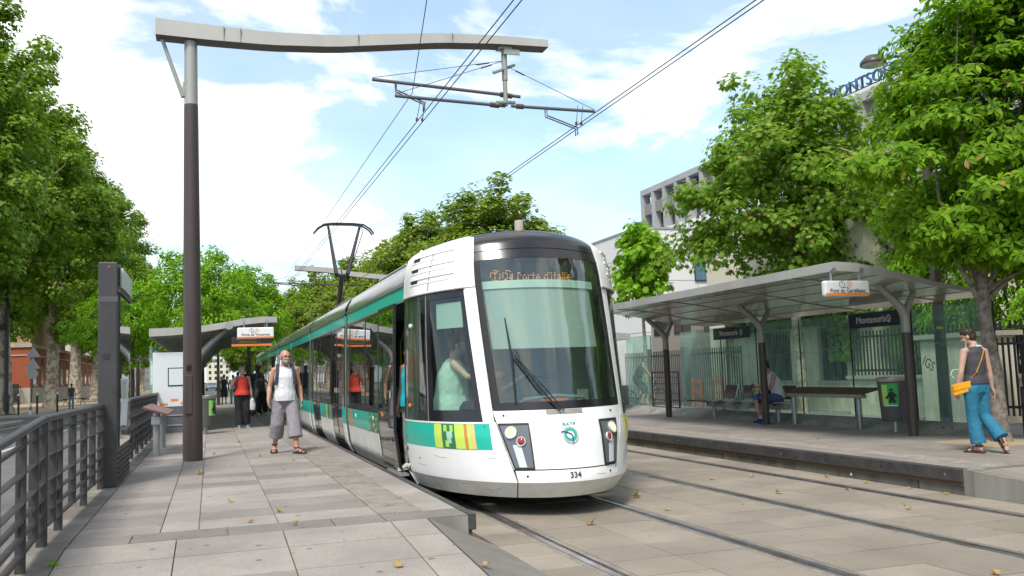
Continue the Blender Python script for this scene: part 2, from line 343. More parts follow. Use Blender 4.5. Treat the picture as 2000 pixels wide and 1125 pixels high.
class MB:
    def __init__(s): s.v = []; s.f = []; s.m = []
    def add(s, vs, fs, mi=0):
        o = len(s.v); s.v += [tuple(p) for p in vs]; s.f += [tuple(i+o for i in f) for f in fs]; s.m += [mi]*len(fs); return s
    def box(s, a, b, mi=0):
        x0, y0, z0 = a; x1, y1, z1 = b
        return s.add([(x0, y0, z0), (x1, y0, z0), (x1, y1, z0), (x0, y1, z0), (x0, y0, z1), (x1, y0, z1), (x1, y1, z1), (x0, y1, z1)],
                     [(0, 3, 2, 1), (4, 5, 6, 7), (0, 1, 5, 4), (1, 2, 6, 5), (2, 3, 7, 6), (3, 0, 4, 7)], mi)
    def cbox(s, c, d, rz=0, mi=0, mtx=None):
        hx, hy, hz = d[0]/2, d[1]/2, d[2]/2
        m = mtx or Matrix.Rotation(rz, 3, 'Z')
        vs = [Vector(c)+m @ Vector((x, y, z)) for z in (-hz, hz) for (x, y) in ((-hx, -hy), (hx, -hy), (hx, hy), (-hx, hy))]
        return s.add(vs, [(0, 3, 2, 1), (4, 5, 6, 7), (0, 1, 5, 4), (1, 2, 6, 5), (2, 3, 7, 6), (3, 0, 4, 7)], mi)
    def hexa(s, p, mi=0):  # 8 points, bottom 4 ccw then top 4
        return s.add(p, [(0, 3, 2, 1), (4, 5, 6, 7), (0, 1, 5, 4), (1, 2, 6, 5), (2, 3, 7, 6), (3, 0, 4, 7)], mi)
    def tube(s, pts, r, n=8, mi=0, cap=True, flat=None):
        """swept tube; r number or list; each r may be (ra, rb) ellipse; frame by parallel transport"""
        P = [Vector(p) for p in pts]; k = len(P)
        rs = r if isinstance(r, (list,)) else [r]*k
        T = []
        for i in range(k):
            a = P[max(i-1, 0)]; b = P[min(i+1, k-1)]; d = (b-a)
            T.append(d.normalized() if d.length > 1e-9 else Vector((0, 0, 1)))
        up = Vector(flat) if flat else (Vector((1, 0, 0)) if abs(T[0].x) < .9 else Vector((0, 1, 0)))
        u = (up - T[0]*up.dot(T[0])).normalized()
        vs = []; fs = []
        for i in range(k):
            if i:
                q = T[i-1].rotation_difference(T[i]); u = q @ u
                u = (u - T[i]*u.dot(T[i])).normalized()
            w = T[i].cross(u)
            ra, rb = rs[i] if isinstance(rs[i], (tuple, list)) else (rs[i], rs[i])
            for j in range(n):
                a = 2*math.pi*j/n
                vs.append(P[i]+u*(ra*math.cos(a))+w*(rb*math.sin(a)))
        for i in range(k-1):
            for j in range(n):
                fs.append((i*n+j, i*n+(j+1) % n, (i+1)*n+(j+1) % n, (i+1)*n+j))
        if cap:
            fs.append(tuple(reversed(range(n)))); fs.append(tuple(range((k-1)*n, k*n)))
        return s.add(vs, fs, mi)
    def lathe(s, prof, c=(0, 0, 0), n=16, mi=0, axis='Z', cap=True):
        vs = []; fs = []; k = len(prof)
        for (r, h) in prof:
            for j in range(n):
                a = 2*math.pi*j/n; x, y = r*math.cos(a), r*math.sin(a)
                p = (x, y, h) if axis == 'Z' else ((h, x, y) if axis == 'X' else (y, h, x))
                vs.append((c[0]+p[0], c[1]+p[1], c[2]+p[2]))
        for i in range(k-1):
            for j in range(n):
                fs.append((i*n+j, i*n+(j+1) % n, (i+1)*n+(j+1) % n, (i+1)*n+j))
        if cap:
            fs.append(tuple(reversed(range(n)))); fs.append(tuple(range((k-1)*n, k*n)))
        return s.add(vs, fs, mi)
    def ball(s, c, r, n=12, mi=0):
        rx, ry, rz = r if hasattr(r, '__len__') else (r, r, r)
        m = n//2; vs = [(c[0], c[1], c[2]-rz)]; fs = []
        for i in range(1, m):
            t = -math.pi/2+math.pi*i/m
            for j in range(n):
                a = 2*math.pi*j/n; vs.append((c[0]+rx*math.cos(t)*math.cos(a), c[1]+ry*math.cos(t)*math.sin(a), c[2]+rz*math.sin(t)))
        vs.append((c[0], c[1], c[2]+rz)); L = len(vs)-1
        for j in range(n): fs.append((0, 1+(j+1) % n, 1+j))
        for i in range(m-2):
            for j in range(n): fs.append((1+i*n+j, 1+i*n+(j+1) % n, 1+(i+1)*n+(j+1) % n, 1+(i+1)*n+j))
        for j in range(n): fs.append((L, 1+(m-2)*n+j, 1+(m-2)*n+(j+1) % n))
        return s.add(vs, fs, mi)
    def prism(s, poly, axis, d0, d1, mi=0):
        """extrude a 2-D polygon along axis ('X': poly=(y,z), 'Y': poly=(x,z), 'Z': poly=(x,y))"""
        n = len(poly); f = {'X': lambda p, d: (d, p[0], p[1]), 'Y': lambda p, d: (p[0], d, p[1]), 'Z': lambda p, d: (p[0], p[1], d)}[axis]
        vs = [f(p, d0) for p in poly]+[f(p, d1) for p in poly]
        fs = [tuple(range(n)), tuple(reversed(range(n, 2*n)))]+[(i, i+n, (i+1) % n+n, (i+1) % n) for i in range(n)]
        return s.add(vs, fs, mi)
    def grid(s, rows, mi=0, close=False):
        k = len(rows); n = len(rows[0]); vs = [p for r in rows for p in r]; fs = []
        for i in range(k-1):
            for j in range(n if close else n-1):
                fs.append((i*n+j, i*n+(j+1) % n, (i+1)*n+(j+1) % n, (i+1)*n+j))
        return s.add(vs, fs, mi)
    def shell(s, rows, t, mi=0):
        """grid with thickness t towards the back of its normals"""
        k = len(rows); n = len(rows[0]); R = [[Vector(p) for p in r] for r in rows]
        back = []
        for i in range(k):
            br = []
            for j in range(n):
                du = R[i][min(j+1, n-1)]-R[i][max(j-1, 0)]; dv = R[min(i+1, k-1)][j]-R[max(i-1, 0)][j]
                nn = du.cross(dv); nn = nn.normalized() if nn.length > 1e-12 else Vector((0, 0, 1))
                br.append(R[i][j]-nn*t)
            back.append(br)
        s.grid(R, mi); o = len(s.v)-k*n
        s.grid(back, mi); ob = len(s.v)-k*n
        nf = (k-1)*(n-1); s.f[-nf:] = [tuple(reversed(f)) for f in s.f[-nf:]]
        rim = [i for i in range(n)]+[i*n+n-1 for i in range(1, k)]+[(k-1)*n+j for j in range(n-2, -1, -1)]+[i*n for i in range(k-2, 0, -1)]
        L = len(rim)
        for a in range(L):
            i0, i1 = rim[a], rim[(a+1) % L]
            s.f.append((o+i1, o+i0, ob+i0, ob+i1)); s.m.append(mi)
        return s
    def mesh(s, name, mats, smooth=None, org=None):
        me = bpy.data.meshes.new(name)
        o = org or Vector((0, 0, 0))
        me.from_pydata([(p[0]-o[0], p[1]-o[1], p[2]-o[2]) for p in s.v], [], s.f)
        for m in (mats if isinstance(mats, (list, tuple)) else [mats]): me.materials.append(MATS[m])
        if any(s.m): me.polygons.foreach_set('material_index', s.m)
        if smooth is not None:
            me.polygons.foreach_set('use_smooth', [True]*len(me.polygons))
            if smooth < 3: me.set_sharp_from_angle(angle=smooth)
        me.update(); return me
    def build(s, name, mats, parent=None, smooth=None, bevel=0., fix=False):
        me = s.mesh(name, mats, smooth, org_of(parent))
        if fix:
            b = bmesh.new(); b.from_mesh(me); bmesh.ops.recalc_face_normals(b, faces=b.faces); b.to_mesh(me); b.free()
        o = bpy.data.objects.new(name, me); link(o, parent)
        if bevel:
            md = o.modifiers.new('bevel', 'BEVEL'); md.width = bevel; md.segments = 2; md.limit_method = 'ANGLE'; md.angle_limit = R_(40)
        return o
def Bx(name, a, b, m, parent=None, bevel=0.): return MB().box(a, b).build(name, m, parent, bevel=bevel)
def text(name, body, size, m, parent, origin, xdir, ydir, extr=.002, align='CENTER', sx=1., bold=0.):
    """flat lettering: origin = centre, xdir = reading direction, ydir = up"""
    cu = bpy.data.curves.new('t', 'FONT'); cu.body = body; cu.size = size; cu.extrude = extr; cu.align_x = align; cu.align_y = 'CENTER'; cu.resolution_u = 3; cu.offset = bold
    to = bpy.data.objects.new('t', cu); COL.objects.link(to)
    dg = bpy.context.evaluated_depsgraph_get(); me = bpy.data.meshes.new_from_object(to.evaluated_get(dg))
    bpy.data.objects.remove(to); bpy.data.curves.remove(cu)
    x = Vector(xdir).normalized(); y = Vector(ydir).normalized(); z = x.cross(y)
    og = Vector(origin)-org_of(parent)
    me.transform(Matrix(((x.x*sx, y.x, z.x, og.x), (x.y*sx, y.y, z.y, og.y), (x.z*sx, y.z, z.z, og.z), (0, 0, 0, 1))))
    me.materials.clear(); me.materials.append(MATS[m]); me.name = name
    return link(bpy.data.objects.new(name, me), parent)
def remesh(mb, voxel, smooth_it=4, org=None, decimate=0):
    """fuse overlapping closed shapes into one continuous skin"""
    me = bpy.data.meshes.new('tmp'); o = org or Vector((0, 0, 0))
    me.from_pydata([(p[0]-o[0], p[1]-o[1], p[2]-o[2]) for p in mb.v], [], mb.f)
    b = bmesh.new(); b.from_mesh(me); bmesh.ops.recalc_face_normals(b, faces=b.faces); b.to_mesh(me); b.free()
    ob = bpy.data.objects.new('tmp', me); COL.objects.link(ob)
    md = ob.modifiers.new('r', 'REMESH'); md.mode = 'VOXEL'; md.voxel_size = voxel; md.adaptivity = 0
    if smooth_it:
        sm = ob.modifiers.new('s', 'SMOOTH'); sm.factor = .5; sm.iterations = smooth_it
    dg = bpy.context.evaluated_depsgraph_get(); out = bpy.data.meshes.new_from_object(ob.evaluated_get(dg))
    bpy.data.objects.remove(ob); bpy.data.meshes.remove(me)
    out.polygons.foreach_set('use_smooth', [True]*len(out.polygons))
    return out
# ================================================================ GROUND, TRACK BED, PLATFORMS
_slabs = {}
def slab_mesh(w, l, m, c=.002, t=.05):
    k = (round(w, 3), round(l, 3), m)
    if k not in _slabs:
        a, b = w/2, l/2
        vs = [(x, y, -t) for x, y in ((-a, -b), (a, -b), (a, b), (-a, b))]+[(x, y, -c) for x, y in ((-a, -b), (a, -b), (a, b), (-a, b))]+[(x, y, 0) for x, y in ((-a+c, -b+c), (a-c, -b+c), (a-c, b-c), (-a+c, b-c))]
        fs = [(8, 9, 10, 11)]+[(i, (i+1) % 4, 4+(i+1) % 4, 4+i) for i in range(4)]+[(4+i, 4+(i+1) % 4, 8+(i+1) % 4, 8+i) for i in range(4)]
        _slabs[k] = MB().add(vs, fs).mesh('paving_slab', m)
    return _slabs[k]
def slab(parent, x0, x1, y0, y1, z, m, gap=.015, tilt=0., name='paving_slab'):
    me = slab_mesh(x1-x0-gap*.6, y1-y0-gap, m)
    o = bpy.data.objects.new(name, me)
    o.location = Vector(((x0+x1)/2, (y0+y1)/2, z+random.uniform(-.0012, .0012)))-org_of(parent)
    o.rotation_euler = (tilt+random.uniform(-.0012, .0012), random.uniform(-.0012, .0012), 0)
    COL.objects.link(o); o.parent = parent
    return o
def slabs_far(name, parent, cols, ys, z, m, gap=.012):
    b = MB()
    for (x0, x1) in cols:
        for y0, y1 in zip(ys[:-1], ys[1:]):
            b.box((x0+gap/2, y0+gap/2, z-.04), (x1-gap/2, y1-gap/2, z+random.uniform(-.001, .001)))
    return tag(b.build(name, m, parent), kind='stuff')

g = tag(MB().box((-1500, -300, -.6), (1500, 2500, -.03)).build('ground', 'asphalt'), kind='structure')
road = tag(MB().box((-8.0, -30, -.5), (-1.62, 420, 0.0)).build('road', 'asphalt'), kind='structure')
cross = tag(MB().box((-120, 47, -.5), (-8.01, 55.2, 0.0)).build('side_street', 'asphalt'), kind='structure')
MB().box((-5.0, -20, .0), (-4.86, 46, .004)).build('lane_line', 'paint_white_line', road)
for y in range(60, 200, 9): MB().box((-5.0, y, .0), (-4.86, y+3, .004)).build('lane_line', 'paint_white_line', road)
MB().add([(-7.9, 36, .004), (-7.75, 36, .004), (-7.0, 50, .004), (-7.15, 50, .004)], [(0, 1, 2, 3)]).build('lane_line', 'paint_white_line', road)
sw = tag(MB().box((-60, 55.4, -.3), (-8.2, 400, .11)).build('pavement', 'sidewalk'), kind='structure')
MB().box((-8.2, 55.4, -.3), (-8.0, 400, .125)).box((-60, 55.2, -.3), (-8.0, 55.4, .125)).build('kerb', 'stone', sw)
MB().box((-16.5, 57.5, .11), (-8.9, 400, .118)).build('sand_strip', 'sand', sw)
sw2 = tag(MB().box((-60, -30, -.3), (-8.2, 46.5, .11)).build('pavement', 'sidewalk'), kind='structure')
MB().box((-8.2, -30, -.3), (-8.0, 46.5, .125)).build('kerb', 'stone', sw2)
swr = tag(MB().box((11.95, -20, -.4), (60, 420, .12)).build('pavement', 'sidewalk'), kind='structure')

# --- track bed
TB0 = 7.4; TP = .555
bed = tag(MB().box((2.2, -6, -.4), (7.95, 160, -.014)).build('track_bed', 'mortar'), kind='structure')
tcols = [(2.40, 2.78), (2.99, 3.585), (3.585, 4.21), (4.43, 5.05), (5.05, 5.75), (5.97, 6.57), (6.57, 7.18), (7.41, 7.86)]
for ci, (x0, x1) in enumerate(tcols):
    ya, yb = (2.96, 13.5) if ci < 3 else (2.96, 15.75)
    y = ya
    while y < yb-.1:
        slab(bed, x0, x1, y, y+TP, 0, 'granite_track'); y += TP
    slabs_far('far_paving', bed, [(x0, x1)], list(np.arange(y, 60, TP)), 0, 'granite_track')
    slabs_far('far_paving', bed, [(x0, x1)], list(np.arange(ya-TP*14, ya+.01, TP)), 0, 'granite_track')
def rail(gx, side):
    """grooved rail; gx = gauge face, side=+1: groove lies towards +X"""
    s = side; r = []
    def strip(a, b, z0, z1, m, n):
        lo, hi = sorted((gx+s*a, gx+s*b))
        return MB().box((lo, -6, z0), (hi, 160, z1)).build(n, m, bed)
    strip(-.105, -.058, -.2, -.003, 'rail_jacket', 'rail_jacket')
    strip(-.057, 0, -.2, .003, 'rail_steel', 'rail_head')
    strip(0.001, .043, -.2, -.035, 'rail_groove', 'rail_groove')
    strip(.044, .066, -.2, .001, 'rail_steel', 'rail_lip')
    strip(.067, .105, -.2, -.003, 'rail_jacket', 'rail_jacket')
rail(2.885, 1); rail(4.32, -1); rail(5.852, 1); rail(7.287, -1)

# --- left platform
PZ = .29
pl = tag(MB().box((-1.5, 8.0, -.3), (2.16, 75, PZ-.014)).build('platform', 'concrete'), kind='structure')
MB().box((2.163, 8.0, .15), (2.235, 75, PZ+.003)).build('platform_nosing', 'nosing', pl, bevel=.006)
MB().box((2.16, 8.02, .09), (2.2, 75, .148)).build('nosing_bracket', 'rust', pl)
pcols = [(-1.08, -.41), (-.41, -.10), (-.10, .56), (.56, 1.44), (1.84, 2.16)]
PP = .535
for ci, (x0, x1) in enumerate(pcols):
    y = 8.43+(.18 if ci in (0, 4) else 0)*0
    ys = [y]
    while y < 20: y += PP*(2 if ci == 4 else 1); ys.append(y)
    for a, b in zip(ys[:-1], ys[1:]): slab(pl, x0, x1, a, b, PZ, 'granite')
    slabs_far('far_paving', pl, [(x0, x1)], list(np.arange(ys[-1], 74.9, PP)), PZ, 'granite')
for a, b in ((-1.08, -.62), (-.62, .13), (.13, 1.0), (1.0, 1.44), (1.44, 2.16)): slab(pl, a, b, 8.0, 8.43, PZ, 'granite_band')
# tactile strip: plates with raised ribs
_tac = MB().box((-.197, -.264, -.04), (.197, .264, 0))
for k in range(9): _tac.box((-.19+k*.044, -.264, 0), (-.19+k*.044+.02, .264, .0045))
_tacm = _tac.mesh('tactile_plate', 'tactile')
y = 8.43
while y < 74:
    if y < 24:
        o = bpy.data.objects.new('tactile_plate', _tacm); o.location = (1.64, y+PP/2, PZ); COL.objects.link(o); o.parent = pl
    y += PP
_t = MB()
for k in range(9): _t.box((1.45+k*.044, 24.48, PZ), (1.45+k*.044+.02, 74.5, PZ+.0045))
_t.box((1.443, 24.48, PZ-.05), (1.837, 74.5, PZ)); _t.build('tactile_strip', 'tactile', pl)
# edge kerb towards the road with a paler stone
MB().box((-1.49, 8.0, PZ-.1), (-1.085, 75, PZ+.001)).build('edge_stone', 'kerb_stone', pl, bevel=.004)
MB().box((-1.62, 8.0, -.2), (-1.503, 75, .12)).build('road_kerb', 'stone', pl)

# --- ramp down from the platform end (camera stands beside its foot)
SL = .067
rz = lambda y: PZ-SL*(8.0-y)
ramp = tag(MB().hexa([(-1.5, 3.7, -.3), (1.79, 3.7, -.3), (1.79, 7.998, -.3), (-1.5, 7.998, -.3), (-1.5, 3.7, rz(3.7)-.016), (1.79, 3.7, rz(3.7)-.016), (1.79, 7.998, PZ-.016), (-1.5, 7.998, PZ-.016)]).build('ramp', 'mortar'), kind='structure')
rcols = [(-1.08, -.265), (-.265, .565), (.565, 1.465), (1.465, 1.785)]
RY = [7.995, 7.42, 6.75, 6.08, 5.41, 4.74, 4.07]
for (x0, x1) in rcols:
    for b, a in zip(RY[:-1], RY[1:]): slab(ramp, x0, x1, a, b, rz((a+b)/2), 'granite', tilt=math.atan(SL), gap=.014)
for b, a in zip([7.98, 7.05, 6.1, 5.2, 4.3], [7.05, 6.1, 5.2, 4.3, 3.75]):   # sloping flank stones down to the track
    x0, x1 = 1.79, 2.40
    P = [(x0+.004, a+.004, rz(a)), (x1, a+.004, .002), (x1, b-.004, .002), (x0+.004, b-.004, rz(b))]
    MB().hexa([(p[0], p[1], -.2) for p in P]+P).build('flank_slab', 'granite_band', ramp)
MB().hexa([(-1.49, 3.7, -.3), (-1.085, 3.7, -.3), (-1.085, 7.996, -.3), (-1.49, 7.996, -.3), (-1.49, 3.7, rz(3.7)), (-1.085, 3.7, rz(3.7)), (-1.085, 7.996, PZ), (-1.49, 7.996, PZ)]).build('edge_stone', 'kerb_stone', ramp)
MB().box((-1.62, 0, -.2), (-1.503, 7.99, .10)).build('road_kerb', 'stone', ramp)
fc = tag(MB().box((-1.5, -30, -.3), (2.38, 3.69, -.006)).build('forecourt', 'granite_band'), kind='structure')

# --- right platform
PR = .28
pr = tag(MB().box((7.93, 8.2, -.3), (11.9, 70, PR-.014)).build('platform', 'concrete'), kind='structure')
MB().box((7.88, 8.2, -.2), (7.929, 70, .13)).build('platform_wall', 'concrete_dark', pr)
for k in range(14): MB().box((7.874, 8.9+k*1.45, 0.0), (7.879, 8.925+k*1.45, .13)).build('wall_joint', 'mortar', pr)
nos = MB().box((7.83, 8.2, .14), (7.95, 70, PR+.004)).build('platform_nosing', 'nosing', pr, bevel=.008)
for k in range(12):   # fixing holes and plates along the nosing
    yy = 8.5+k*1.02+random.uniform(-.1, .1)
    MB().lathe([(.014, -.003), (.014, .003)], (7.829, yy, .21), 10, axis='X').build('fixing', 'rubber' if k % 3 else 'brushed_steel', nos)
MB().box((7.85, 8.2, .10), (7.93, 70, .138)).build('nosing_bracket', 'rust', pr)
MB().box((7.86, 8.08, -.2), (8.1, 8.198, PR)).build('end_block', 'concrete', pr)
MB().lathe([(.026, -.004), (.026, .0)], (7.875, 10.1, .05), 4, axis='X').build('number_plate', 'sign_white', pr)
for ci, (x0, x1) in enumerate([(7.955, 8.28), (8.62, 9.3), (9.3, 10.0), (10.0, 10.7), (10.7, 11.3)]):
    st = .62 if ci else 1.0
    ys = list(np.arange(8.2, 19.5, st))
    for a, b in zip(ys[:-1], ys[1:]): slab(pr, x0, x1, a, b, PR, 'granite_right')
    slabs_far('far_paving', pr, [(x0, x1)], list(np.arange(ys[-1], 69, st)), PR, 'granite_right')
_bl = MB().box((-.168, -.308, -.04), (.168, .308, 0))
for i in range(7):
    for j in range(13):
        _bl.lathe([(.014, 0), (.009, .005)], (-.144+i*.048, -.288+j*.048, 0), 6)
_blm = _bl.mesh('tactile_plate', 'tactile')
for k in range(30):
    o = bpy.data.objects.new('tactile_plate', _blm); o.location = (8.45, 8.51+k*.62, PR); COL.objects.link(o); o.parent = pr
MB().box((8.283, 27.0, PR-.04), (8.617, 69, PR)).build('tactile_strip', 'tactile', pr)
# ramp at the near end of the right platform
rr = tag(MB().hexa([(7.86, 3.5, -.3), (11.9, 3.5, -.3), (11.9, 8.07, -.3), (7.86, 8.07, -.3), (7.86, 3.5, .02), (11.9, 3.5, .02), (11.9, 8.07, PR-.004), (7.86, 8.07, PR-.004)]).build('ramp', 'concrete'), kind='structure')
for (x0, x1) in ((7.9, 8.7), (8.7, 9.5), (9.5, 10.4), (10.4, 11.3)):
    for a, b in zip(np.arange(3.6, 8, .74), np.arange(3.6, 8, .74)+.74):
        slab(rr, x0, x1, a, b, .02+(PR-.024)*(((a+b)/2-3.5)/4.57)+.008, 'granite_right', tilt=math.atan((PR-.024)/4.57))
MB().box((10.0, 9.85, PR-.03), (11.2, 11.05, PR+.004)).build('tree_pit', 'sand', pr)
# ================================================================ TRAM
TX = 3.6025
tram = thing('tram', 'white low-floor tram with green stripes and lit headlights standing at the left platform', 'tram', (TX, 30, 0))
_T = np.array([[.20, .18, 1.17, 0, 2.2], [.38, 0.0, 1.27, 0, 2.3], [.84, .12, 1.325, 0, 2.1], [1.12, .25, 1.325, 0, 1.9], [2.0, .57, 1.31, .02, 1.5], [2.46, .745, 1.292, .05, 1.27], [2.72, .84, 1.28, .07, 1.15], [2.95, .97, 1.22, .12, 1.0], [3.04, 1.15, 1.13, .15, .9], [3.07, 1.6, 1.05, .17, .7]])
YE = 11.28
def cabS(s, z0, flip=False):
    """cab surface: s = angle round the nose in degrees (0 nose, +-90 full width, +-100 body joint), z0 = height"""
    r, a, c, E = (np.interp(z0, _T[:, 0], _T[:, i]) for i in (1, 2, 3, 4))
    t = R_(max(-90, min(90, s)))
    x = a*math.sin(t); y = 9+r+E*(1-math.cos(t)); z = z0+c*math.cos(t)**2
    if abs(s) > 90: y += (YE-y)*(abs(s)-90)/10
    if flip: y = 9+52.7-9-(y-9)+0
    return Vector((TX+x, y, z))
def cabN(s, z, flip=False):
    e = .4; d = .01
    n = (cabS(s+e, z)-cabS(s-e, z)).cross(cabS(s, min(z+d, 3.07))-cabS(s, max(z-d, .2)))
    n.normalize(); return n
def cabP(s, z, off=0.): return cabS(s, z)+cabN(s, z)*off
def patch(name, zs, sf, m, ns=10, nz=6, off=0., th=.02, parent=None, smooth=.7):
    """panel on the cab surface: zs=(z0,z1), sf(z)->(s0,s1)"""
    rows = []
    for i in range(nz+1):
        z = zs[0]+(zs[1]-zs[0])*i/nz; s0, s1 = sf(z)
        rows.append([cabP(s0+(s1-s0)*j/ns, z, off) for j in range(ns+1)])
    return MB().shell(rows, th).build(name, m, parent or tram, smooth=smooth)
lin = lambda z, z0, z1, a, b: a+(b-a)*(z-z0)/(z1-z0)
# dark backing so that panel joints read as shadow gaps
patch('cab_shell', (.24, 1.06), lambda z: (-98, 98), 'under', 40, 6, -.03, .01)
# front
DA = 6.5
patch('bumper', (.2, .37), lambda z: (-25.8, 25.8), 'tram_white_low', 16, 4)
patch('bumper_face', (.372, .497), lambda z: (-25.8-(z-.37)*5, 25.8+(z-.37)*5), 'tram_white', 16, 3)
front = patch('front_panel', (.509, 1.115), lambda z: (-lin(z, .5, 1.1, 27, 32.5), lin(z, .5, 1.1, 27, 32.5+DA)), 'tram_white', 24, 8)
for q in (-1, 1):
    o_ = lambda a, b: (min(q*a, q*b), max(q*a, q*b))
    da = DA if q > 0 else 0.
    patch('side_skirt', (.2, .37), lambda z: o_(26.4, 100), 'tram_white_low', 26, 4)
    patch('side_panel', (.372, .705), lambda z: o_(lin(z, .37, .7, 26.4, 29.2+da*.4), 100), 'tram_white', 26, 4)
    patch('side_panel', (.982, 1.0), lambda z: o_(lin(z, .5, 1.1, 27.6, 33.0+da), 100), 'tram_white', 26, 2)
    patch('livery_band', (.707, .98), lambda z: o_(35+da, 100), 'tram_green', 24, 14)
    patch('side_panel', (.707, .98), lambda z: o_(lin(z, .7, 1.0, 29.3+da*.4, 32+da*.85), 34.9+da), 'tram_white', 4, 4)
    for (a, b, m) in ((47, 51.8, 'lime'), (51.8, 59, 'leaf_green_print'), (45.6, 46.9, 'orange_print'), (43.6, 45.5, 'lime'), (41.8, 43.5, 'peach_print'), (59, 63.5, 'lime')):
        patch('livery_print', (.71, .977), lambda z: o_(a, b), m, 4, 14, .006, .003)
    # face-like leaf motif inside the dark print: a few pale blobs
    for (sa, za, ra) in ((54.6, .86, 1.5), (54.9, .80, 1.1), (56.8, .93, .9), (53.4, .93, .8), (56.3, .76, .9)):
        patch('livery_motif', (za-.035, za+.035), lambda z: o_(sa-ra, sa+ra), 'pale_print' if ra > 1 else 'sticker_lime', 4, 6, .010, .003)
    # A pillar
    patch('pillar', (1.002, 2.47), lambda z: o_(lin(z, 1.1, 2.87, 32.8, 35.6)+da, lin(z, 1.0, 2.47, 37.6, 41.6)+da), 'tram_white', 4, 14)
    # cab side window with black border
    gl = lambda z: o_(lin(z, 1.0, 2.47, 40.5, 44.0)+da, 64.5)
    win = patch('cab_window', (1.13, 2.38), gl, 'glass_cab', 12, 8, -.004, .006)
    patch('window_border', (1.004, 1.127), lambda z: o_(lin(z, 1.0, 2.47, 37.8, 41.8)+da, 67.0), 'tram_black', 12, 2, -.002, parent=win)
    patch('window_border', (2.383, 2.455), lambda z: o_(lin(z, 1.0, 2.47, 37.8, 41.8)+da, 67.0), 'tram_black', 12, 2, -.002, parent=win)
    patch('window_border', (1.129, 2.381), lambda z: o_(lin(z, 1.0, 2.47, 37.8, 41.8)+da, lin(z, 1.0, 2.47, 40.4, 43.9)+da), 'tram_black', 2, 8, -.002, parent=win)
    patch('window_border', (1.129, 2.381), lambda z: o_(64.6, 67.0), 'tram_black', 2, 8, -.002, parent=win)
    patch('window_strip', (1.004, 2.46), lambda z: o_(67.1, 67.7), 'brushed_steel', 1, 8, .002, .01, parent=win)
    qw = patch('quarter_window', (1.10, 2.40), lambda z: o_(69.0, 74.6), 'glass_cab', 4, 6, -.004, .006)
    patch('window_border', (1.004, 1.098), lambda z: o_(67.8, 76.0), 'tram_black', 4, 1, -.002, parent=qw)
    patch('window_border', (2.402, 2.46), lambda z: o_(67.8, 76.0), 'tram_black', 4, 1, -.002, parent=qw)
    patch('window_border', (1.1, 2.4), lambda z: o_(67.8, 68.9), 'tram_black', 1, 6, -.002, parent=qw)
    patch('window_border', (1.1, 2.4), lambda z: o_(74.7, 76.0), 'tram_black', 1, 6, -.002, parent=qw)
    post = patch('door_post', (1.003, 2.47), lambda z: o_(76.2, 99.6), 'tram_darkgreen', 6, 8, -.001)
    p_ = cabP(q*84, 1.17, .0); MB().lathe([(.028, 0), (.022, .02), (.008, .028)], p_, 12, axis='X').build('marker_lamp', 'lamp_amber', post) if q > 0 else MB().lathe([(.028, 0), (.022, -.02), (.008, -.028)], p_, 12, axis='X').build('marker_lamp', 'lamp_amber', post)
    p_ = cabP(q*84, 2.12, .0); MB().ball(p_, .03, 10).build('camera_dome', 'panel_white', post, smooth=4)
    # white roof hood with three ventilation slots
    hood = patch('roof_hood', (2.474, 3.07), lambda z: o_(lin(z, 2.47, 3.07, 35.0, 34.4)+da, 100), 'tram_white', 26, 10, .012, .05)
    for zz in (2.62, 2.75, 2.88):
        patch('vent_slot', (zz-.012, zz+.03), lambda z: o_(75, 84), 'rubber', 8, 2, .014, .01, parent=hood)
        patch('vent_fin', (zz+.03, zz+.05), lambda z: o_(46+da, 86), 'tram_white', 14, 2, .024, .02, parent=hood)
        patch('vent_lip', (zz-.028, zz-.012), lambda z: o_(50+da, 86), 'tram_white', 14, 2, .018, .02, parent=hood)
    patch('hood_joint', (2.5, 3.0), lambda z: o_(lin(z, 2.5, 3.0, 64.6, 60.6), lin(z, 2.5, 3.0, 65.2, 61.2)), 'gangway', 1, 8, .016, .01, parent=hood)
    patch('hood_edge', (2.462, 2.4735), lambda z: o_(41, 100), 'gangway', 18, 1, .03, .04, parent=hood)
    # headlight unit
    hs = lambda z: o_(lin(z, .52, .97, 18.3, 18.1), lin(z, .52, .97, 26.0, 30.4))
    hl = patch('headlight', (.525, .965), hs, 'lens_panel', 8, 8, .010, .012)
    patch('headlight_frame', (.51, .526), lambda z: tuple(np.array(hs(.52))+np.array([-.5, .5])), 'rubber', 8, 1, .016, .02, parent=hl)
    patch('headlight_frame', (.964, .982), lambda z: tuple(np.array(hs(.97))+np.array([-.5, .5])), 'rubber', 8, 1, .016, .02, parent=hl)
    patch('headlight_frame', (.525, .965), lambda z: (hs(z)[0]-.55, hs(z)[0]), 'rubber', 1, 8, .016, .02, parent=hl)
    patch('headlight_frame', (.525, .965), lambda z: (hs(z)[1], hs(z)[1]+.55), 'rubber', 1, 8, .016, .02, parent=hl)
    patch('reflector_strip', (.53, .76), lambda z: o_(lin(z, .53, .76, 21.0, 22.3), lin(z, .53, .76, 24.2, 25.8)), 'lens_light', 3, 4, .014, .004, parent=hl)
    def lampdisc(s, z, r, m, nm, d=.02):
        c = cabP(s, z, .012); n = cabN(s, z); t1 = n.cross(Vector((0, 0, 1))).normalized(); t2 = n.cross(t1)
        b = MB()
        for (rr, hh) in ((r*1.18, 0), (r*1.18, d), (r*.98, d), (r*.9, d*.5)):
            b.v += [tuple(c+n*hh+(t1*math.cos(2*math.pi*k/20)+t2*math.sin(2*math.pi*k/20))*rr) for k in range(20)]
        for i in range(3):
            for k in range(20): b.f.append((i*20+k, i*20+(k+1) % 20, (i+1)*20+(k+1) % 20, (i+1)*20+k)); b.m.append(0)
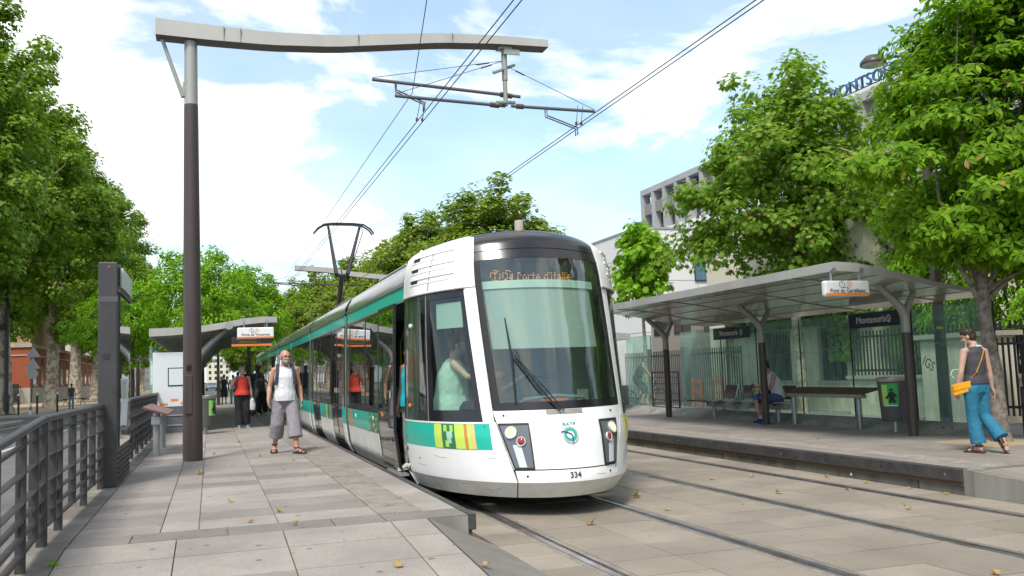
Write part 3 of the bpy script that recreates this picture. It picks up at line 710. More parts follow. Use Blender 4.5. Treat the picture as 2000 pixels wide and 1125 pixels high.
        rim = b.build(nm+'_rim', 'lens_light', hl, smooth=.6, fix=True)
        b = MB(); rows = []
        for i in range(6):
            f = math.cos(i/5*math.pi/2); rows.append([c+n*(d*.55+r*.38*math.sin(i/5*math.pi/2))+(t1*math.cos(2*math.pi*k/20)+t2*math.sin(2*math.pi*k/20))*r*.9*f for k in range(20)])
        b.grid(rows, close=True); b.build(nm, m, hl, smooth=4)
    lampdisc(q*25.7, .885, .056, 'lamp_warm', 'lamp'); lampdisc(q*21.9, .795, .042, 'lamp_red', 'tail_lamp')
    p_ = cabP(q*28.0, 1.065, .0); n_ = cabN(q*28, 1.065); MB().tube([p_-n_*.005, p_+n_*.012], .011, 10).build('bolt', 'rubber', front)
    p_ = cabP(q*21.5, .44, .0); n_ = cabN(q*21.5, .44); MB().tube([p_-n_*.005, p_+n_*.006], .012, 10).build('bolt', 'rubber', front)
# scuffs, screw holes and a jacking cover on the skirt
for (s0, z0, s1, z1, dip) in ((-42, .30, -33, .315, .03), (-52, .335, -49, .335, .004), (-38, .62, -33.5, .625, .006), (-66, .62, -58, .60, .008), (-30.5, .585, -29.6, .60, .004), (-31, .66, -30.5, .655, .003), (-80, .50, -72, .485, .006), (12, .43, 18, .425, .004)):
    MB().tube([cabP(s0+(s1-s0)*k/6, z0+(z1-z0)*k/6-dip*math.sin(math.pi*k/6), .0005) for k in range(7)], .0022, 4).build('scuff', 'gangway', tram)
for (s, z) in ((-77, .56), (-37.2, .955), (-93, .95), (-96, .34), (-97, .46), (-88, .80)):
    p_ = cabP(s, z, 0); n_ = cabN(s, z); MB().tube([p_-n_*.004, p_+n_*.004], .011 if s == -77 else .007, 8).build('screw_hole', 'rubber', tram)
# windscreen
ws = lambda z: lin(z, 1.13, 2.87, 32.0, 35.2)
wr = lambda z: ws(z)+DA
wind = patch('windscreen', (1.20, 2.755), lambda z: (-ws(z)+3.0, wr(z)-3.6), 'glass_wind', 24, 14, 0, .006)
patch('windscreen_border', (1.122, 1.199), lambda z: (-ws(z), wr(z)), 'tram_black', 24, 2, .002, parent=wind)
patch('windscreen_border', (2.756, 2.845), lambda z: (-ws(z), wr(z)), 'tram_black', 24, 2, .002, parent=wind)
patch('windscreen_border', (1.2, 2.755), lambda z: (-ws(z), -ws(z)+2.95), 'tram_black', 2, 14, .002, parent=wind)
patch('windscreen_border', (1.2, 2.755), lambda z: (wr(z)-3.55, wr(z)), 'tram_black', 2, 14, .002, parent=wind)
patch('front_cap', (2.852, 3.07), lambda z: (-34.6, 34.6+DA), 'tram_black', 24, 8, .002)
# roof sheet over the cab
rows = []
for k in range(0, 21):
    s = k*5; e = cabS(s, 3.07); a = (e.x-TX)
    sn = math.sin(R_(min(s, 90)))
    rows.append([(TX+a*t/6, e.y, 3.068+.17*(1-(sn*t/6)**2)) for t in range(-6, 7)])
MB().grid(rows[1:]).build('cab_roof', 'tram_white', tram, smooth=4)
MB().lathe([(.055, 0), (.055, .13), (.05, .15), (.0, .152)], (TX-.06, 10.35, 3.19), 14).build('roof_beacon', 'stone', tram, smooth=.6)
# wiper
def onw(s, z, o=.03): return cabP(s, z, o)
wp = MB().tube([onw(-2.6, 1.09, .035), onw(-12, 1.36, .06), onw(-20.2, 1.66, .05)], .011, 6).tube([onw(-.8, 1.09, .035), onw(-10, 1.38, .06), onw(-19.4, 1.68, .05)], .008, 6).build('wiper_arm', 'rubber', tram)
MB().tube([onw(-21.8, 2.10, .02), onw(-20.9, 1.66, .03), onw(-21.8, 1.18, .02)], [.008, .015, .009], 6).build('wiper_blade', 'rubber', wp)
MB().tube([onw(-20.6, 1.7, .05), onw(-18.6, 1.73, .06), onw(-17.2, 1.66, .05), onw(-18.2, 1.58, .04)], .004, 5).build('wiper_hose', 'rubber', wp)
patch('wiper_recess', (1.062, 1.112), lambda z: (-9, 9), 'gangway', 8, 2, .003, .004)
# lettering on the nose
def nose_text(body, size, m, s, z, sx=1., bold=0.):
    n = cabN(s, z); x = Vector((0, 0, 1)).cross(n).normalized(); y = n.cross(x)
    return text('lettering', body, size, m, front, cabP(s, z, .004), x, y, .001, sx=sx, bold=bold)
nose_text('334', .085, 'ink', .3, .438, bold=.0015)
nose_text('RATP', .048, 'teal_ink', .6, .955, 1.35, .001)
n0 = cabN(.4, .85); c0 = cabP(.4, .85, .004); x0 = Vector((0, 0, 1)).cross(n0).normalized(); y0 = n0.cross(x0)
lg = MB()
for (ra, rb) in ((.043, .072),):
    rows = [[c0+(x0*math.cos(t)+y0*math.sin(t))*r for t in np.linspace(0, 2*math.pi, 33)] for r in (ra, rb)]
    lg.grid(rows)
lg.build('emblem_ring', 'teal_ink', front, fix=True)
lg = MB(); rows = [[c0-n0*.001+(x0*math.cos(t)+y0*math.sin(t))*r for t in np.linspace(0, 2*math.pi, 33)] for r in (.078, .092)]
lg.grid(rows).build('emblem_rim', 'grey_ink', front, fix=True)
MB().tube([c0+n0*.002+x0*a+y0*b for a, b in ((-.105, .032), (-.075, .036), (-.02, .018), (.006, .006), (.022, -.02), (.014, -.06), (.014, -.098))], .006, 6).build('emblem_profile', 'navy_ink', front)
nS = cabN(-90, .62); text('lettering', '334', .075, 'ink', tram, cabP(-93.5, .645, .003), (0, -1, 0), (0, 0, 1), .001, bold=.001)
text('lettering', 'M02', .075, 'grey_ink', tram, cabP(-95.5, .645, .003)+Vector((0, .1, 0)), (0, -1, 0), (0, 0, 1), .001)

# ---- cab interior
MB().box((TX-1.0, 10.35, .36), (TX+1.0, 11.25, .40)).box((TX-.6, 9.6, .36), (TX+.6, 10.35, .40)).build('cab_floor', 'cab_dark', tram)
MB().box((TX-.25, 11.16, .4), (TX+1.2, 11.22, 2.5)).build('cab_wall', 'cab_grey', tram)
dash = []
for s in range(-34, 35, 4):
    p0 = cabP(s, 1.10, -.07); dash.append([p0, p0+Vector((0, .10, .06)), p0+Vector((0, .28, .03)), p0+Vector((0, .42, -.25))])
console = MB().grid(dash).build('console', 'cab_grey', tram, smooth=.8)
MB().tube([(TX-.36, 9.75, 1.15), (TX-.3, 9.68, 1.22), (TX+.05, 9.62, 1.25), (TX+.4, 9.68, 1.22), (TX+.46, 9.75, 1.15)], .02, 6).build('console_hood', 'cab_grey', console)
MB().cbox((TX+.05, 9.70, 1.20), (.36, .02, .03)).build('console_sign', 'sign_orange', console)
MB().cbox((TX+.52, 9.98, 1.22), (.16, .03, .16), .4).build('console_screen', 'interior', console)
MB().tube([(TX-.62, 9.95, 1.1), (TX-.5, 9.83, 1.32), (TX-.22, 9.8, 1.5), (TX+.12, 9.85, 1.45)], [.05, .045, .035, .02], 8).build('console_arm', 'cab_dark', console, smooth=.8)
bl = patch('sun_blind', (1.80, 2.46), lambda z: (-ws(z)+2.6, wr(z)-6.5), 'blind', 18, 4, -.10, .008)
patch('blind_bar', (2.46, 2.545), lambda z: (-ws(z)+2.4, wr(z)-3.4), 'blind_bar', 18, 1, -.08, .03, parent=bl)
MB().box((TX-.72, 10.12, 2.5), (TX+.72, 10.5, 2.86)).build('destination_box', 'cab_dark', tram)
dsp = MB().box((TX-.66, 10.10, 2.53), (TX+.66, 10.118, 2.80)).build('destination_display', 'ink', tram)
def dotmatrix(body, x0, z0, pitch, m, name, yface, parent, drop=None):
    """letters as lit dots on a coarse matrix"""
    F = {'P': '1110,1001,1001,1110,1000,1000,1000', 'o': '0000,0000,0110,1001,1001,1001,0110', 'r': '000,000,101,110,100,100,100', 't': '010,010,111,010,010,010,001', 'e': '0000,0000,0110,1001,1111,1000,0111', 'd': '0001,0001,0111,1001,1001,1001,0111', "'": '1,1,0,0,0,0,0', 'I': '1,1,1,1,1,1,1', 'a': '0000,0000,0110,0001,0111,1001,0111', 'l': '1,1,1,1,1,1,1', 'i': '1,0,1,1,1,1,1', 'T': '11111,00100,00100,00100,00100,00100,00100', '3': '110,001,001,110,001,001,110', ' ': '00,00,00,00,00,00,00'}
    b = MB(); cx = x0
    for ch in body:
        rows = F[ch].split(',')
        for r, row in enumerate(rows):
            if drop and r in drop: continue
            for c, v in enumerate(row):
                if v == '1':
                    x = cx+c*pitch; z = z0-r*pitch
                    b.box((x, yface-.004, z), (x+pitch*.82, yface, z+pitch*.75))
        cx += (len(rows[0])+1)*pitch
    return b.build(name, m, parent)
dotmatrix("Porte d'Italie", TX-.19, 2.672, .0128, 'led_orange', 'led_text', 10.098, dsp, drop=(1, 3))
for (cx, ch) in ((-.46, 'T'), (-.31, '3a')):
    b = MB()
    for k in range(20):
        a = 2*math.pi*k/20
        if k % 5 == 2: continue
        b.cbox((TX+cx+.06*math.cos(a), 10.096, 2.645+.06*math.sin(a)), (.012, .004, .009))
    b.build('led_circle', 'led_orange', dsp); dotmatrix(ch, TX+cx-.032, 2.672, .0118, 'led_orange', 'led_text', 10.098, dsp, drop=(3,))
MB().tube([(TX-.72, 10.95, .4), (TX-.72, 10.95, .85)], .08, 10).build('driver_seat_post', 'cab_dark', tram)
MB().box((TX-.98, 10.7, .82), (TX-.48, 11.1, .94)).build('driver_seat', 'cab_dark', tram, bevel=.03)
MB().box((TX-.95, 11.03, .94), (TX-.5, 11.10, 1.3)).build('driver_backrest', 'cab_dark', tram, bevel=.03)
patch('side_blind', (2.05, 2.34), lambda z: (-61.5, -44.5), 'blind', 6, 2, -.05, .01)

# ---- passenger modules
_zt = [.20, .38, .84, 1.12, 2.0, 2.46, 2.64]; _at = [1.17, 1.27, 1.325, 1.325, 1.31, 1.292, 1.283]
wid = lambda z: float(np.interp(z, _zt, _at))
def sidepanel(name, q, y0, y1, z0, z1, m, off=0., th=.02, parent=None, nz=4, smooth=None):
    zs = sorted(set([z0, z1]+[z for z in _zt if z0 < z < z1]+list(np.linspace(z0, z1, nz+1))))
    ys = (y0, y1) if q < 0 else (y1, y0)
    rows = [[(TX+q*(wid(z)+off), y, z) for y in (ys[1], ys[0])] for z in zs]
    return MB().shell(rows, th).build(name, m, parent or tram, smooth=.8)
def roof_module(y0, y1, gloss=True):
    prof = [(1.283, 2.643), (1.26, 2.76), (1.18, 2.90), (1.02, 3.01), (.78, 3.08), (.4, 3.11), (0, 3.12)]
    prof = [(-a, z) for a, z in prof]+[(a, z) for a, z in reversed(prof[:-1])]
    rows = [[(TX+a, y, z) for a, z in prof] for y in (y1, y0)]
    ro = MB().shell(rows, .02).build('roof', 'tram_roof', tram, smooth=.6)
    L = y1-y0
    for q in (-1, 1):
        for k in range(2):   # glossy raised access panels with pale outlines
            ya = y0+.12*L+k*.42*L; yb = ya+.34*L
            b = MB()
            for (ua, za, ub, zb) in ((1.262, 2.77, 1.185, 2.905),):
                for (yy0, yy1, f0, f1) in ((ya, yb, 0, .05), (ya, yb, .95, 1), (ya, ya+.02, 0, 1), (yb-.02, yb, 0, 1)):
                    P = []
                    for f in (f0, f1):
                        u = ua+(ub-ua)*f+.006; z = za+(zb-za)*f+.004
                        P.append((u, z))
                    b.add([(TX+q*P[0][0], yy0, P[0][1]), (TX+q*P[0][0], yy1, P[0][1]), (TX+q*P[1][0], yy1, P[1][1]), (TX+q*P[1][0], yy0, P[1][1])], [(0, 1, 2, 3)])
            b.build('roof_panel_edge', 'grey_ink', ro)
        MB().box((min(TX+q*.55, TX+q*.95), y0+.3*L, 3.04), (max(TX+q*.55, TX+q*.95), y0+.75*L, 3.12)).build('roof_box', 'tram_roof', ro, bevel=.02)
    return ro
def glaze(q, y0, y1, z0=1.0, z1=2.45, name='window'):
    w = sidepanel(name, q, y0+.03, y1-.03, z0+.10, z1-.04, 'glass_tram', -.008, .006)
    for (a, b, c, d) in ((y0, y1, z0, z0+.098), (y0, y1, z1-.038, z1), (y0, y0+.028, z0+.1, z1-.04), (y1-.028, y1, z0+.1, z1-.04)):
        sidepanel('window_frame', q, a, b, c, d, 'tram_black', -.003, .02, w, 2)
    return w
def doorleaf(q, y0, y1, off=-.012, z0=.34, z1=2.45, handle=None):
    d = sidepanel('door', q, y0+.05, y1-.05, z0+.12, z1-.06, 'glass_tram', off-.004, .006)
    for (a, b, c, e) in ((y0, y1, z0, z0+.118), (y0, y1, z1-.058, z1), (y0, y0+.048, z0+.12, z1-.06), (y1-.048, y1, z0+.12, z1-.06), (y0+.05, y1-.05, .98, 1.03)):
        sidepanel('door_frame', q, a, b, c, e, 'tram_black', off, .035, d, 2)
    if handle is not None:
        MB().tube([(TX+q*(1.32+off+.012), handle, 1.25), (TX+q*(1.32+off+.012), handle, 1.34)], (.014), 8).build('door_button', 'light_steel', d)
    return d
def side(q, y0, y1, els, interior=True):
    for (ty, a, b) in els:
        if ty == 'win':
            glaze(q, a, b); sidepanel('skirt', q, a, b, .20, .705, 'tram_white_low'); sidepanel('livery_band', q, a, b, .707, .998, 'tram_green')
        elif ty == 'door2':
            m = (a+b)/2; doorleaf(q, a, m-.006, handle=m-.12); doorleaf(q, m+.006, b, handle=m+.12)
            sidepanel('sill', q, a, b, .20, .335, 'rubber')
        elif ty == 'post':
            sidepanel('pillar', q, a, b, 1.0, 2.45, 'tram_darkgreen'); sidepanel('skirt', q, a, b, .20, .705, 'tram_white_low'); sidepanel('livery_band', q, a, b, .707, .998, 'tram_green')
    sidepanel('cornice_band', q, y0, y1, 2.475, 2.64, 'tram_green', .002); sidepanel('cornice_strip', q, y0, y1, 2.452, 2.473, 'brushed_steel', .004)
J = [16.3, 22.55, 28.1, 33.7, 39.3, 45.0]
mods = [(YE+.01, J[0])]+[(J[i]+.42, J[i+1]) for i in range(5)]+[(J[5]+.42, 50.4)]
for mi, (a, b) in enumerate(mods):
    roof_module(a if mi else 11.32, b)
    MB().box((TX-1.2, a, .30), (TX+1.2, b, .345)).box((TX-1.15, a, .08), (TX+1.15, b, .29)).build('floor', 'interior_dark', tram)
    MB().box((TX-1.22, a, 2.5), (TX+1.22, b, 2.55)).build('ceiling', 'interior', tram)
    for q in (-1, 1):
        if mi == 0:
            if q < 0:
                sidepanel('sill', q, 11.29, 12.2, .20, .335, 'rubber')
                leaf = doorleaf(q, 11.56, 12.72, off=.085, handle=11.72)
                sidepanel('door_label', q, 12.28, 12.42, 1.0, 1.05, 'sign_orange', .09, .003, leaf, 1)
                side(q, a, b, [('win', 12.75, 14.38), ('win', 14.39, 16.05), ('post', 16.06, 16.3)])
                sidepanel('skirt', q, 12.2, 12.74, .2, 2.45, 'tram_black')
                sidepanel('livery_print', q, 13.25, 14.5, .72, .985, 'leaf_green_print', .003, .002)
                sidepanel('livery_print', q, 14.0, 15.6, .72, .985, 'tram_green', .004, .002)
                for k in range(26):
                    yy = random.uniform(13.3, 14.1); zz = random.uniform(.74, .96)
                    MB().cbox((TX-wid(zz)-.006, yy, zz), (.002, random.uniform(.03, .1), random.uniform(.01, .03))).build('livery_motif', random.choice(['pale_print', 'sticker_lime', 'tram_darkgreen']), tram)
                sidepanel('livery_print', q, 15.75, 16.05, .72, .985, 'orange_print', .003, .002)
                for (yy, zz) in ((15.3, .9), (13.6, .92)):
                    MB().ball((TX-1.33, yy, zz), (.012, .03, .035), 8).build('marker_lamp', 'sign_white', tram)
            else:
                side(q, a, b, [('post', 11.3, 11.6), ('door2', 11.6, 13.1), ('win', 13.12, 14.55), ('win', 14.56, 16.05), ('post', 16.06, 16.3)])
        elif mi in (1, 3, 5):
            L = b-a
            side(q, a, b, [('post', a, a+.32), ('door2', a+.34, a+1.94), ('win', a+1.96, a+L-1.96), ('door2', a+L-1.94, a+L-.34), ('post', a+L-.32, b)])
            sidepanel('livery_print', q, a+2.1, a+2.5, .72, .985, 'leaf_green_print', .003, .002); sidepanel('livery_print', q, a+2.5, a+2.7, .72, .985, 'lime', .003, .002); sidepanel('livery_print', q, a+1.97, a+2.1, .72, .985, 'orange_print', .003, .002)
        elif mi == 6:
            side(q, a, b, [('win', a, a+2.4), ('door2', a+2.42, b)])
        else:
            L = b-a
            side(q, a, b, [('post', a, a+.3), ('win', a+.31, a+L*.33), ('win', a+L*.33+.01, a+L*.66), ('win', a+L*.66+.01, b-.31), ('post', b-.3, b)])
    if mi < 6:   # gangway bellows
        g0, g1 = b, b+.42
        gw = tag(MB().box((TX-1.1, g0+.01, .3), (TX+1.1, g1-.01, 2.8)).build('gangway', 'interior_dark', tram))
        for k in range(4):
            yy = g0+.07+k*.09
            for q in (-1, 1): sidepanel('gangway_fold', q, yy-.03, yy+.03, .25, 2.62, 'gangway' if k in (0, 3) else 'interior_dark', -.015, .02, gw)
            MB().prism([(TX-1.25, 2.62), (TX-1.22, 2.76), (TX-1.14, 2.88), (TX-.98, 2.98), (TX-.74, 3.05), (TX+.74, 3.05), (TX+.98, 2.98), (TX+1.14, 2.88), (TX+1.22, 2.76), (TX+1.25, 2.62)], 'Y', yy-.03, yy+.03).build('gangway_fold', 'gangway' if k in (0, 3) else 'interior_dark', gw)
    # yellow grab poles and seats
    n = max(2, int((b-a)/1.4))
    if mi < 3:
        for k in range(n):
            yy = a+.7+(b-a-1.2)*k/(n-1)
            for xx in (-.45, .5):
                MB().tube([(TX+xx, yy, .34), (TX+xx, yy, 2.1), (TX+xx*.7, yy, 2.5)], .017, 6).build('grab_pole', 'yellow', tram)
            for xx in (-.95, .95):
                st = MB().box((TX+xx-.22, yy+.25, .75), (TX+xx+.22, yy+.68, .82)).box((TX+xx-.22, yy+.64, .8), (TX+xx+.22, yy+.70, 1.35)).build('seat', 'seat_blue', tram)
# door opening details
MB().tube([(2.48, 11.55, .36), (2.42, 11.62, 1.3), (2.52, 11.75, 1.9), (2.6, 11.95, 2.35)], .022, 8).tube([(2.55, 11.45, 1.15), (2.5, 11.95, 1.15)], .02, 8).tube([(2.5, 11.4, 2.0), (2.6, 11.9, 2.3)], .022, 8).build('grab_rail', 'yellow', tram)
MB().tube([(2.36, 11.38, .36), (2.42, 11.42, .72)], .02, 8).build('step_strut', 'yellow', tram)
MB().box((2.20, 11.30, .30), (2.32, 12.15, .325)).build('door_step', 'brushed_steel', tram)
MB().box((TX-.6, 12.0, .34), (TX-.55, 12.05, 2.5)).build('partition', 'interior_dark', tram)
# rear cab: mirrored nose, simplified
rows = []
for z in (.25, .38, .84, 1.12, 2.0, 2.46, 2.72, 2.95, 3.04, 3.07):
    r, a_, c_, E_ = (np.interp(z, _T[:, 0], _T[:, i]) for i in (1, 2, 3, 4))
    rows.append([(TX-a_*math.sin(R_(s)), 52.7-r-E_*(1-math.cos(R_(s))) if abs(s) < 90 else 50.41, z+c_*math.cos(R_(s))**2) for s in range(-90, 91, 10)])
MB().grid(rows).build('rear_cab', 'tram_white', tram, smooth=.8, fix=True)
MB().box((TX-1.0, 49.8, 3.05), (TX+1.0, 52.0, 3.1)).build('rear_roof', 'tram_white', tram)
# bogies
for yy in (12.2, 14.2, 24.6, 26.4, 36, 37.6, 48, 49.5):
    for xx in (2.84, 4.36): MB().lathe([(.29, -.06), (.29, .06)], (xx, yy, .29), 16, axis='X').build('wheel', 'under', tram)
# pantograph on the third module
pg = MB().tube([(TX, 27.6, 3.12), (TX, 26.4, 4.45)], [.09, .07], 8).build('pantograph_arm', 'mast_paint', tram)
MB().tube([(TX-.16, 26.35, 4.48), (TX-.30, 26.9, 5.95)], [.06, .036], 6).tube([(TX+.16, 26.35, 4.48), (TX+.62, 26.9, 5.95)], [.06, .036], 6).tube([(TX+.2, 26.33, 4.5), (TX+.70, 26.9, 5.75), (TX+.68, 26.9, 5.95)], .012, 6).tube([(TX-.2, 26.4, 4.45), (TX+.2, 26.4, 4.45)], .05, 8).tube([(TX-.2, 26.5, 4.86), (TX, 26.5, 4.89), (TX+.26, 26.5, 4.86)], .014, 6).tube([(TX, 26.4, 4.5), (TX, 26.5, 4.87)], .016, 6).build('pantograph_upper_arm', 'cable', pg)
MB().tube([(TX-.22, 26.5, 5.1), (TX+.52, 26.75, 5.65)], .004, 4).tube([(TX+.26, 26.5, 5.1), (TX-.26, 26.75, 5.65)], .004, 4).build('pantograph_stay', 'cable', pg)
for yy in (26.78, 27.05):
    MB().tube([(TX-.72, yy, 5.74), (TX-.60, yy, 5.88), (TX-.42, yy, 5.99), (TX-.2, yy, 6.02), (TX+.4, yy, 6.02), (TX+.72, yy, 5.99), (TX+.92, yy, 5.86), (TX+1.02, yy, 5.72)], .026, 6).build('pantograph_head', 'cable', pg)
# ================================================================ CATENARY MASTS AND WIRES
def s_beam(parent, xs, zt, zb, y, w, name='beam'):
    """curved box girder: tops zt(x), bottoms zb(x)"""
    b = MB(); u = MB()
    rows_f = [[(x, y-w, zt(x)) for x in xs], [(x, y-w-.02, zb(x)) for x in xs]]
    ring = []
    for x in xs:
        ring.append([(x, y-w, zb(x)), (x, y+w, zb(x)), (x, y+w*.8, zt(x)), (x, y-w*.8, zt(x))])
    n = len(xs); vs = [p for r in ring for p in r]; fs = []; mi = []
    for i in range(n-1):
        for k in range(4):
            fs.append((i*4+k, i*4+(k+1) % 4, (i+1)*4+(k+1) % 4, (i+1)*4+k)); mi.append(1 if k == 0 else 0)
    fs.append((0, 3, 2, 1)); fs.append(tuple((n-1)*4+k for k in range(4))); mi += [0, 0]
    b.v = vs; b.f = fs; b.m = mi
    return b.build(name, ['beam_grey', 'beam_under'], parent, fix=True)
def drop_and_arms(parent, x, y, zb, flip=1):
    """vertical drop post with three horizontal tubes, steady arms and stays"""
    d = MB().tube([(x, y, zb), (x, y, 6.9)], .055, 10).tube([(x, y, 6.92), (x, y, 6.42)], .042, 10).build('drop_post', 'light_steel', parent, smooth=.8)
    MB().box((x-.13, y-.09, zb-.08), (x+.13, y+.09, zb+.02)).cbox((x+.12, y-.1, zb-.14), (.3, .03, .1)).build('bracket', 'light_steel', d)
    MB().tube([(x-.3, y-.28, 6.94), (x+.28, y+.26, 7.30)], .03, 8).build('cross_rod', 'light_steel', d)
    MB().tube([(x-.28, y-.36, 6.36), (x+.28, y+.34, 6.60)], .035, 8).build('cross_rod', 'light_steel', d)
    for (xa, ya, za, xb, yb, zb2) in ((x+.31, y+.06, 6.63, x-2.46, y+.06, 6.78), (x-.03, y-.06, 6.40, x-2.08, y-.06, 6.47), (x+.10, y-.02, 6.42, x+1.77, y-.02, 6.41)):
        t = MB().tube([(xa, ya, za), (xb, yb, zb2)], .032, 8).build('cantilever_tube', 'tube_grey', parent, smooth=.8)
        f = .12; MB().tube([(xa+(xb-xa)*.06, ya, za), (xa+(xb-xa)*.14, ya, za+(zb2-za)*.14)], .05, 8).build('insulator', 'rust', t)
        e = Vector((xb, yb, zb2)); c = Vector((x, y, 7.28 if xb < x else 7.2))
        MB().tube([e+Vector((0, 0, .03)), c], .006, 5).tube([c+(e-c)*.12, c+(e-c)*.22], .014, 5).build('stay_wire', 'cable', t)
    for (xa, xb, yy, zz) in ((x-2.05, x-1.55, y+.0, 6.74), (x+.75, x+1.35, y-.1, 6.40)):
        for o in (-.05, .05):
            MB().tube([(xa, yy+o, zz), (xa, yy+o, zz-.16), (xb, yy+o, zz-.36), (xb, yy+o, zz-.5)], .013, 6).build('steady_arm', 'rust', parent)
    for (xx, yy) in ((TX-.05, y+.2), (TX+.05, y+.2), (6.52, y-.1), (6.62, y-.1)):
        MB().tube([(xx+.1, yy, 6.48), (xx, yy-.12, 6.1)], .007, 5).cbox((xx, yy-.12, 6.1), (.03, .06, .05)).build('dropper', 'rust', parent)
MX, MY = -.275, 15.75
mast = thing('catenary_mast', 'tall tapered brown mast with a wavy grey beam reaching over both tracks', 'mast', (MX, MY, PZ))
MB().lathe([(.155, PZ), (.152, PZ+.6), (.112, 6.12)], (MX, MY, 0), 28).build('pole', 'mast_paint', mast, smooth=.8)
MB().lathe([(.108, 6.12), (.102, 7.2)], (MX, MY, 0), 28).build('pole_head', 'light_steel', mast, smooth=.8)
MB().lathe([(.114, 5.83), (.114, 5.85)], (MX, MY, 0), 28).build('pole_ring', 'rubber', mast)
MB().cbox((MX-.06, MY-.145, 1.35), (.12, .04, .62), 0).build('access_hatch', 'mast_paint', mast, bevel=.006)
for k in range(4): MB().cbox((MX-.09+.025*k, MY-.146, 1.78), (.008, .02, .10)).build('hatch_slot', 'rubber', mast)
xs = list(np.linspace(-.82, 6.05, 26))
ztop = lambda x: float(np.interp(x, [-.82, .03, 1.0, 2.07, 3.0, 4.0, 5.0, 6.05], [7.52, 7.47, 7.43, 7.46, 7.56, 7.66, 7.70, 7.70]))
zbot = lambda x: float(np.interp(x, [-.82, .03, 1.0, 2.07, 3.0, 4.0, 5.0, 6.05], [7.23, 7.20, 7.19, 7.24, 7.35, 7.47, 7.53, 7.55]))
bm = s_beam(mast, xs, ztop, zbot, MY, .17)
for x in (.25, .52, 2.5, 4.2): MB().cbox((x, MY-.158, (ztop(x)+zbot(x))/2), (.006, .034, ztop(x)-zbot(x)-.01)).build('beam_joint', 'beam_under', bm)
MB().tube([(-.72, MY, 7.2), (-.40, MY, 6.25)], [(.03, .05), (.035, .055)], 8).build('brace', 'beam_grey', mast)
MB().prism([(-.40, 6.5), (-.36, 6.5), (-.37, 6.2), (-.43, 6.3)], 'Y', MY-.03, MY+.03).build('gusset', 'beam_grey', mast)
drop_and_arms(mast, 5.22, MY, 7.56)
# second mast far along the right platform, beam pointing left
m2 = thing('catenary_mast', 'far catenary mast with grey beam rising behind the tram roof', 'mast', (10.6, 45, .28))
MB().lathe([(.155, .28), (.11, 6.5)], (10.6, 45, 0), 16).build('pole', 'mast_paint', m2, smooth=.8)
xs2 = list(np.linspace(3.9, 11.0, 20)); zz2 = lambda x: float(np.interp(x, [3.9, 5.5, 7, 8.4, 11.], [6.98, 6.86, 6.62, 6.50, 6.55]))
s_beam(m2, xs2, zz2, lambda x: zz2(x)-.24, 45, .17)
d2 = MB().tube([(4.85, 45, 6.75), (4.85, 45, 6.1)], .05, 8).tube([(2.4, 45.2, 6.2), (7.2, 45.2, 6.0)], .03, 6).tube([(2.9, 44.8, 6.1), (4.3, 44.8, 5.95)], .03, 6).build('cantilever_tube', 'tube_grey', m2)
MB().tube([(2.4, 45.2, 6.2), (4.85, 45, 6.7)], .008, 4).tube([(7.2, 45.2, 6.0), (4.85, 45, 6.7)], .008, 4).build('stay_wire', 'cable', m2)
for (xx, lab) in ((3.555, 'left contact wire hanging above the near track'), (3.655, 'right contact wire hanging above the near track')):
    tag(MB().tube([(xx, -8, 6.06), (xx, MY, 6.06), (xx, 45, 6.05), (xx, 200, 6.05)], .0085, 5).build('contact_wire', 'cable'), lab, 'wire', 'overhead wires')
for (xx, lab) in ((6.53, 'left contact wire hanging above the far track'), (6.63, 'right contact wire hanging above the far track')):
    tag(MB().tube([(xx, -8, 6.07), (xx, MY, 6.06), (xx, 45, 6.0), (xx, 200, 6.0)], .0085, 5).build('contact_wire', 'cable'), lab, 'wire', 'overhead wires')
tag(MB().tube([(2.05, 7.0, 6.6), (3.39, MY-.34, 6.45), (3.36, 45, 6.25), (3.36, 200, 6.2)], .007, 5).build('feeder_wire', 'cable'), 'single thin feeder wire left of the contact wire pair', 'wire', 'overhead wires')
# ================================================================ SHELTERS AND PLATFORM FURNITURE
def fillet(poly): return poly
def y_post(parent, x, y, zb, front, split=2.0, zf=2.72, zr=2.66):
    """column that forks like a Y in the cross-track plane; front = +1/-1 direction of the long arm"""
    MB().lathe([(.075, zb), (.072, 1.92)], (x, y, 0), 18).build('post', 'mast_paint', parent, smooth=.8)
    b = MB()
    b.tube([(x, y, 1.92), (x, y, 2.18), (x+front*.05, y, 2.30), (x+front*.22, y, 2.47), (x+front*.52, y, 2.72), (x+front*.78, y, 2.90)], [.072, .074, .072, .062, .055, .052], 14)
    b.tube([(x, y, 2.1), (x-front*.03, y, 2.28), (x-front*.12, y, 2.44), (x-front*.26, y, zr+.02)], [.06, .062, .052, .046], 12)
    me = remesh(b, .012, 6, org_of(parent)); me.materials.append(MATS['light_steel'])
    link(bpy.data.objects.new('fork', me), parent)
def roof_profile(x, front):
    """(x, ztop, zbot) from back edge to front edge"""
    pr = [(-1.18, 2.53, 2.46), (-.6, 2.58, 2.52), (0.0, 2.68, 2.60), (.55, 2.80, 2.70), (1.05, 2.90, 2.78), (1.45, 2.965, 2.83), (1.85, 2.985, 2.845)]
    return [(x+front*a, zt, zb) for a, zt, zb in pr]
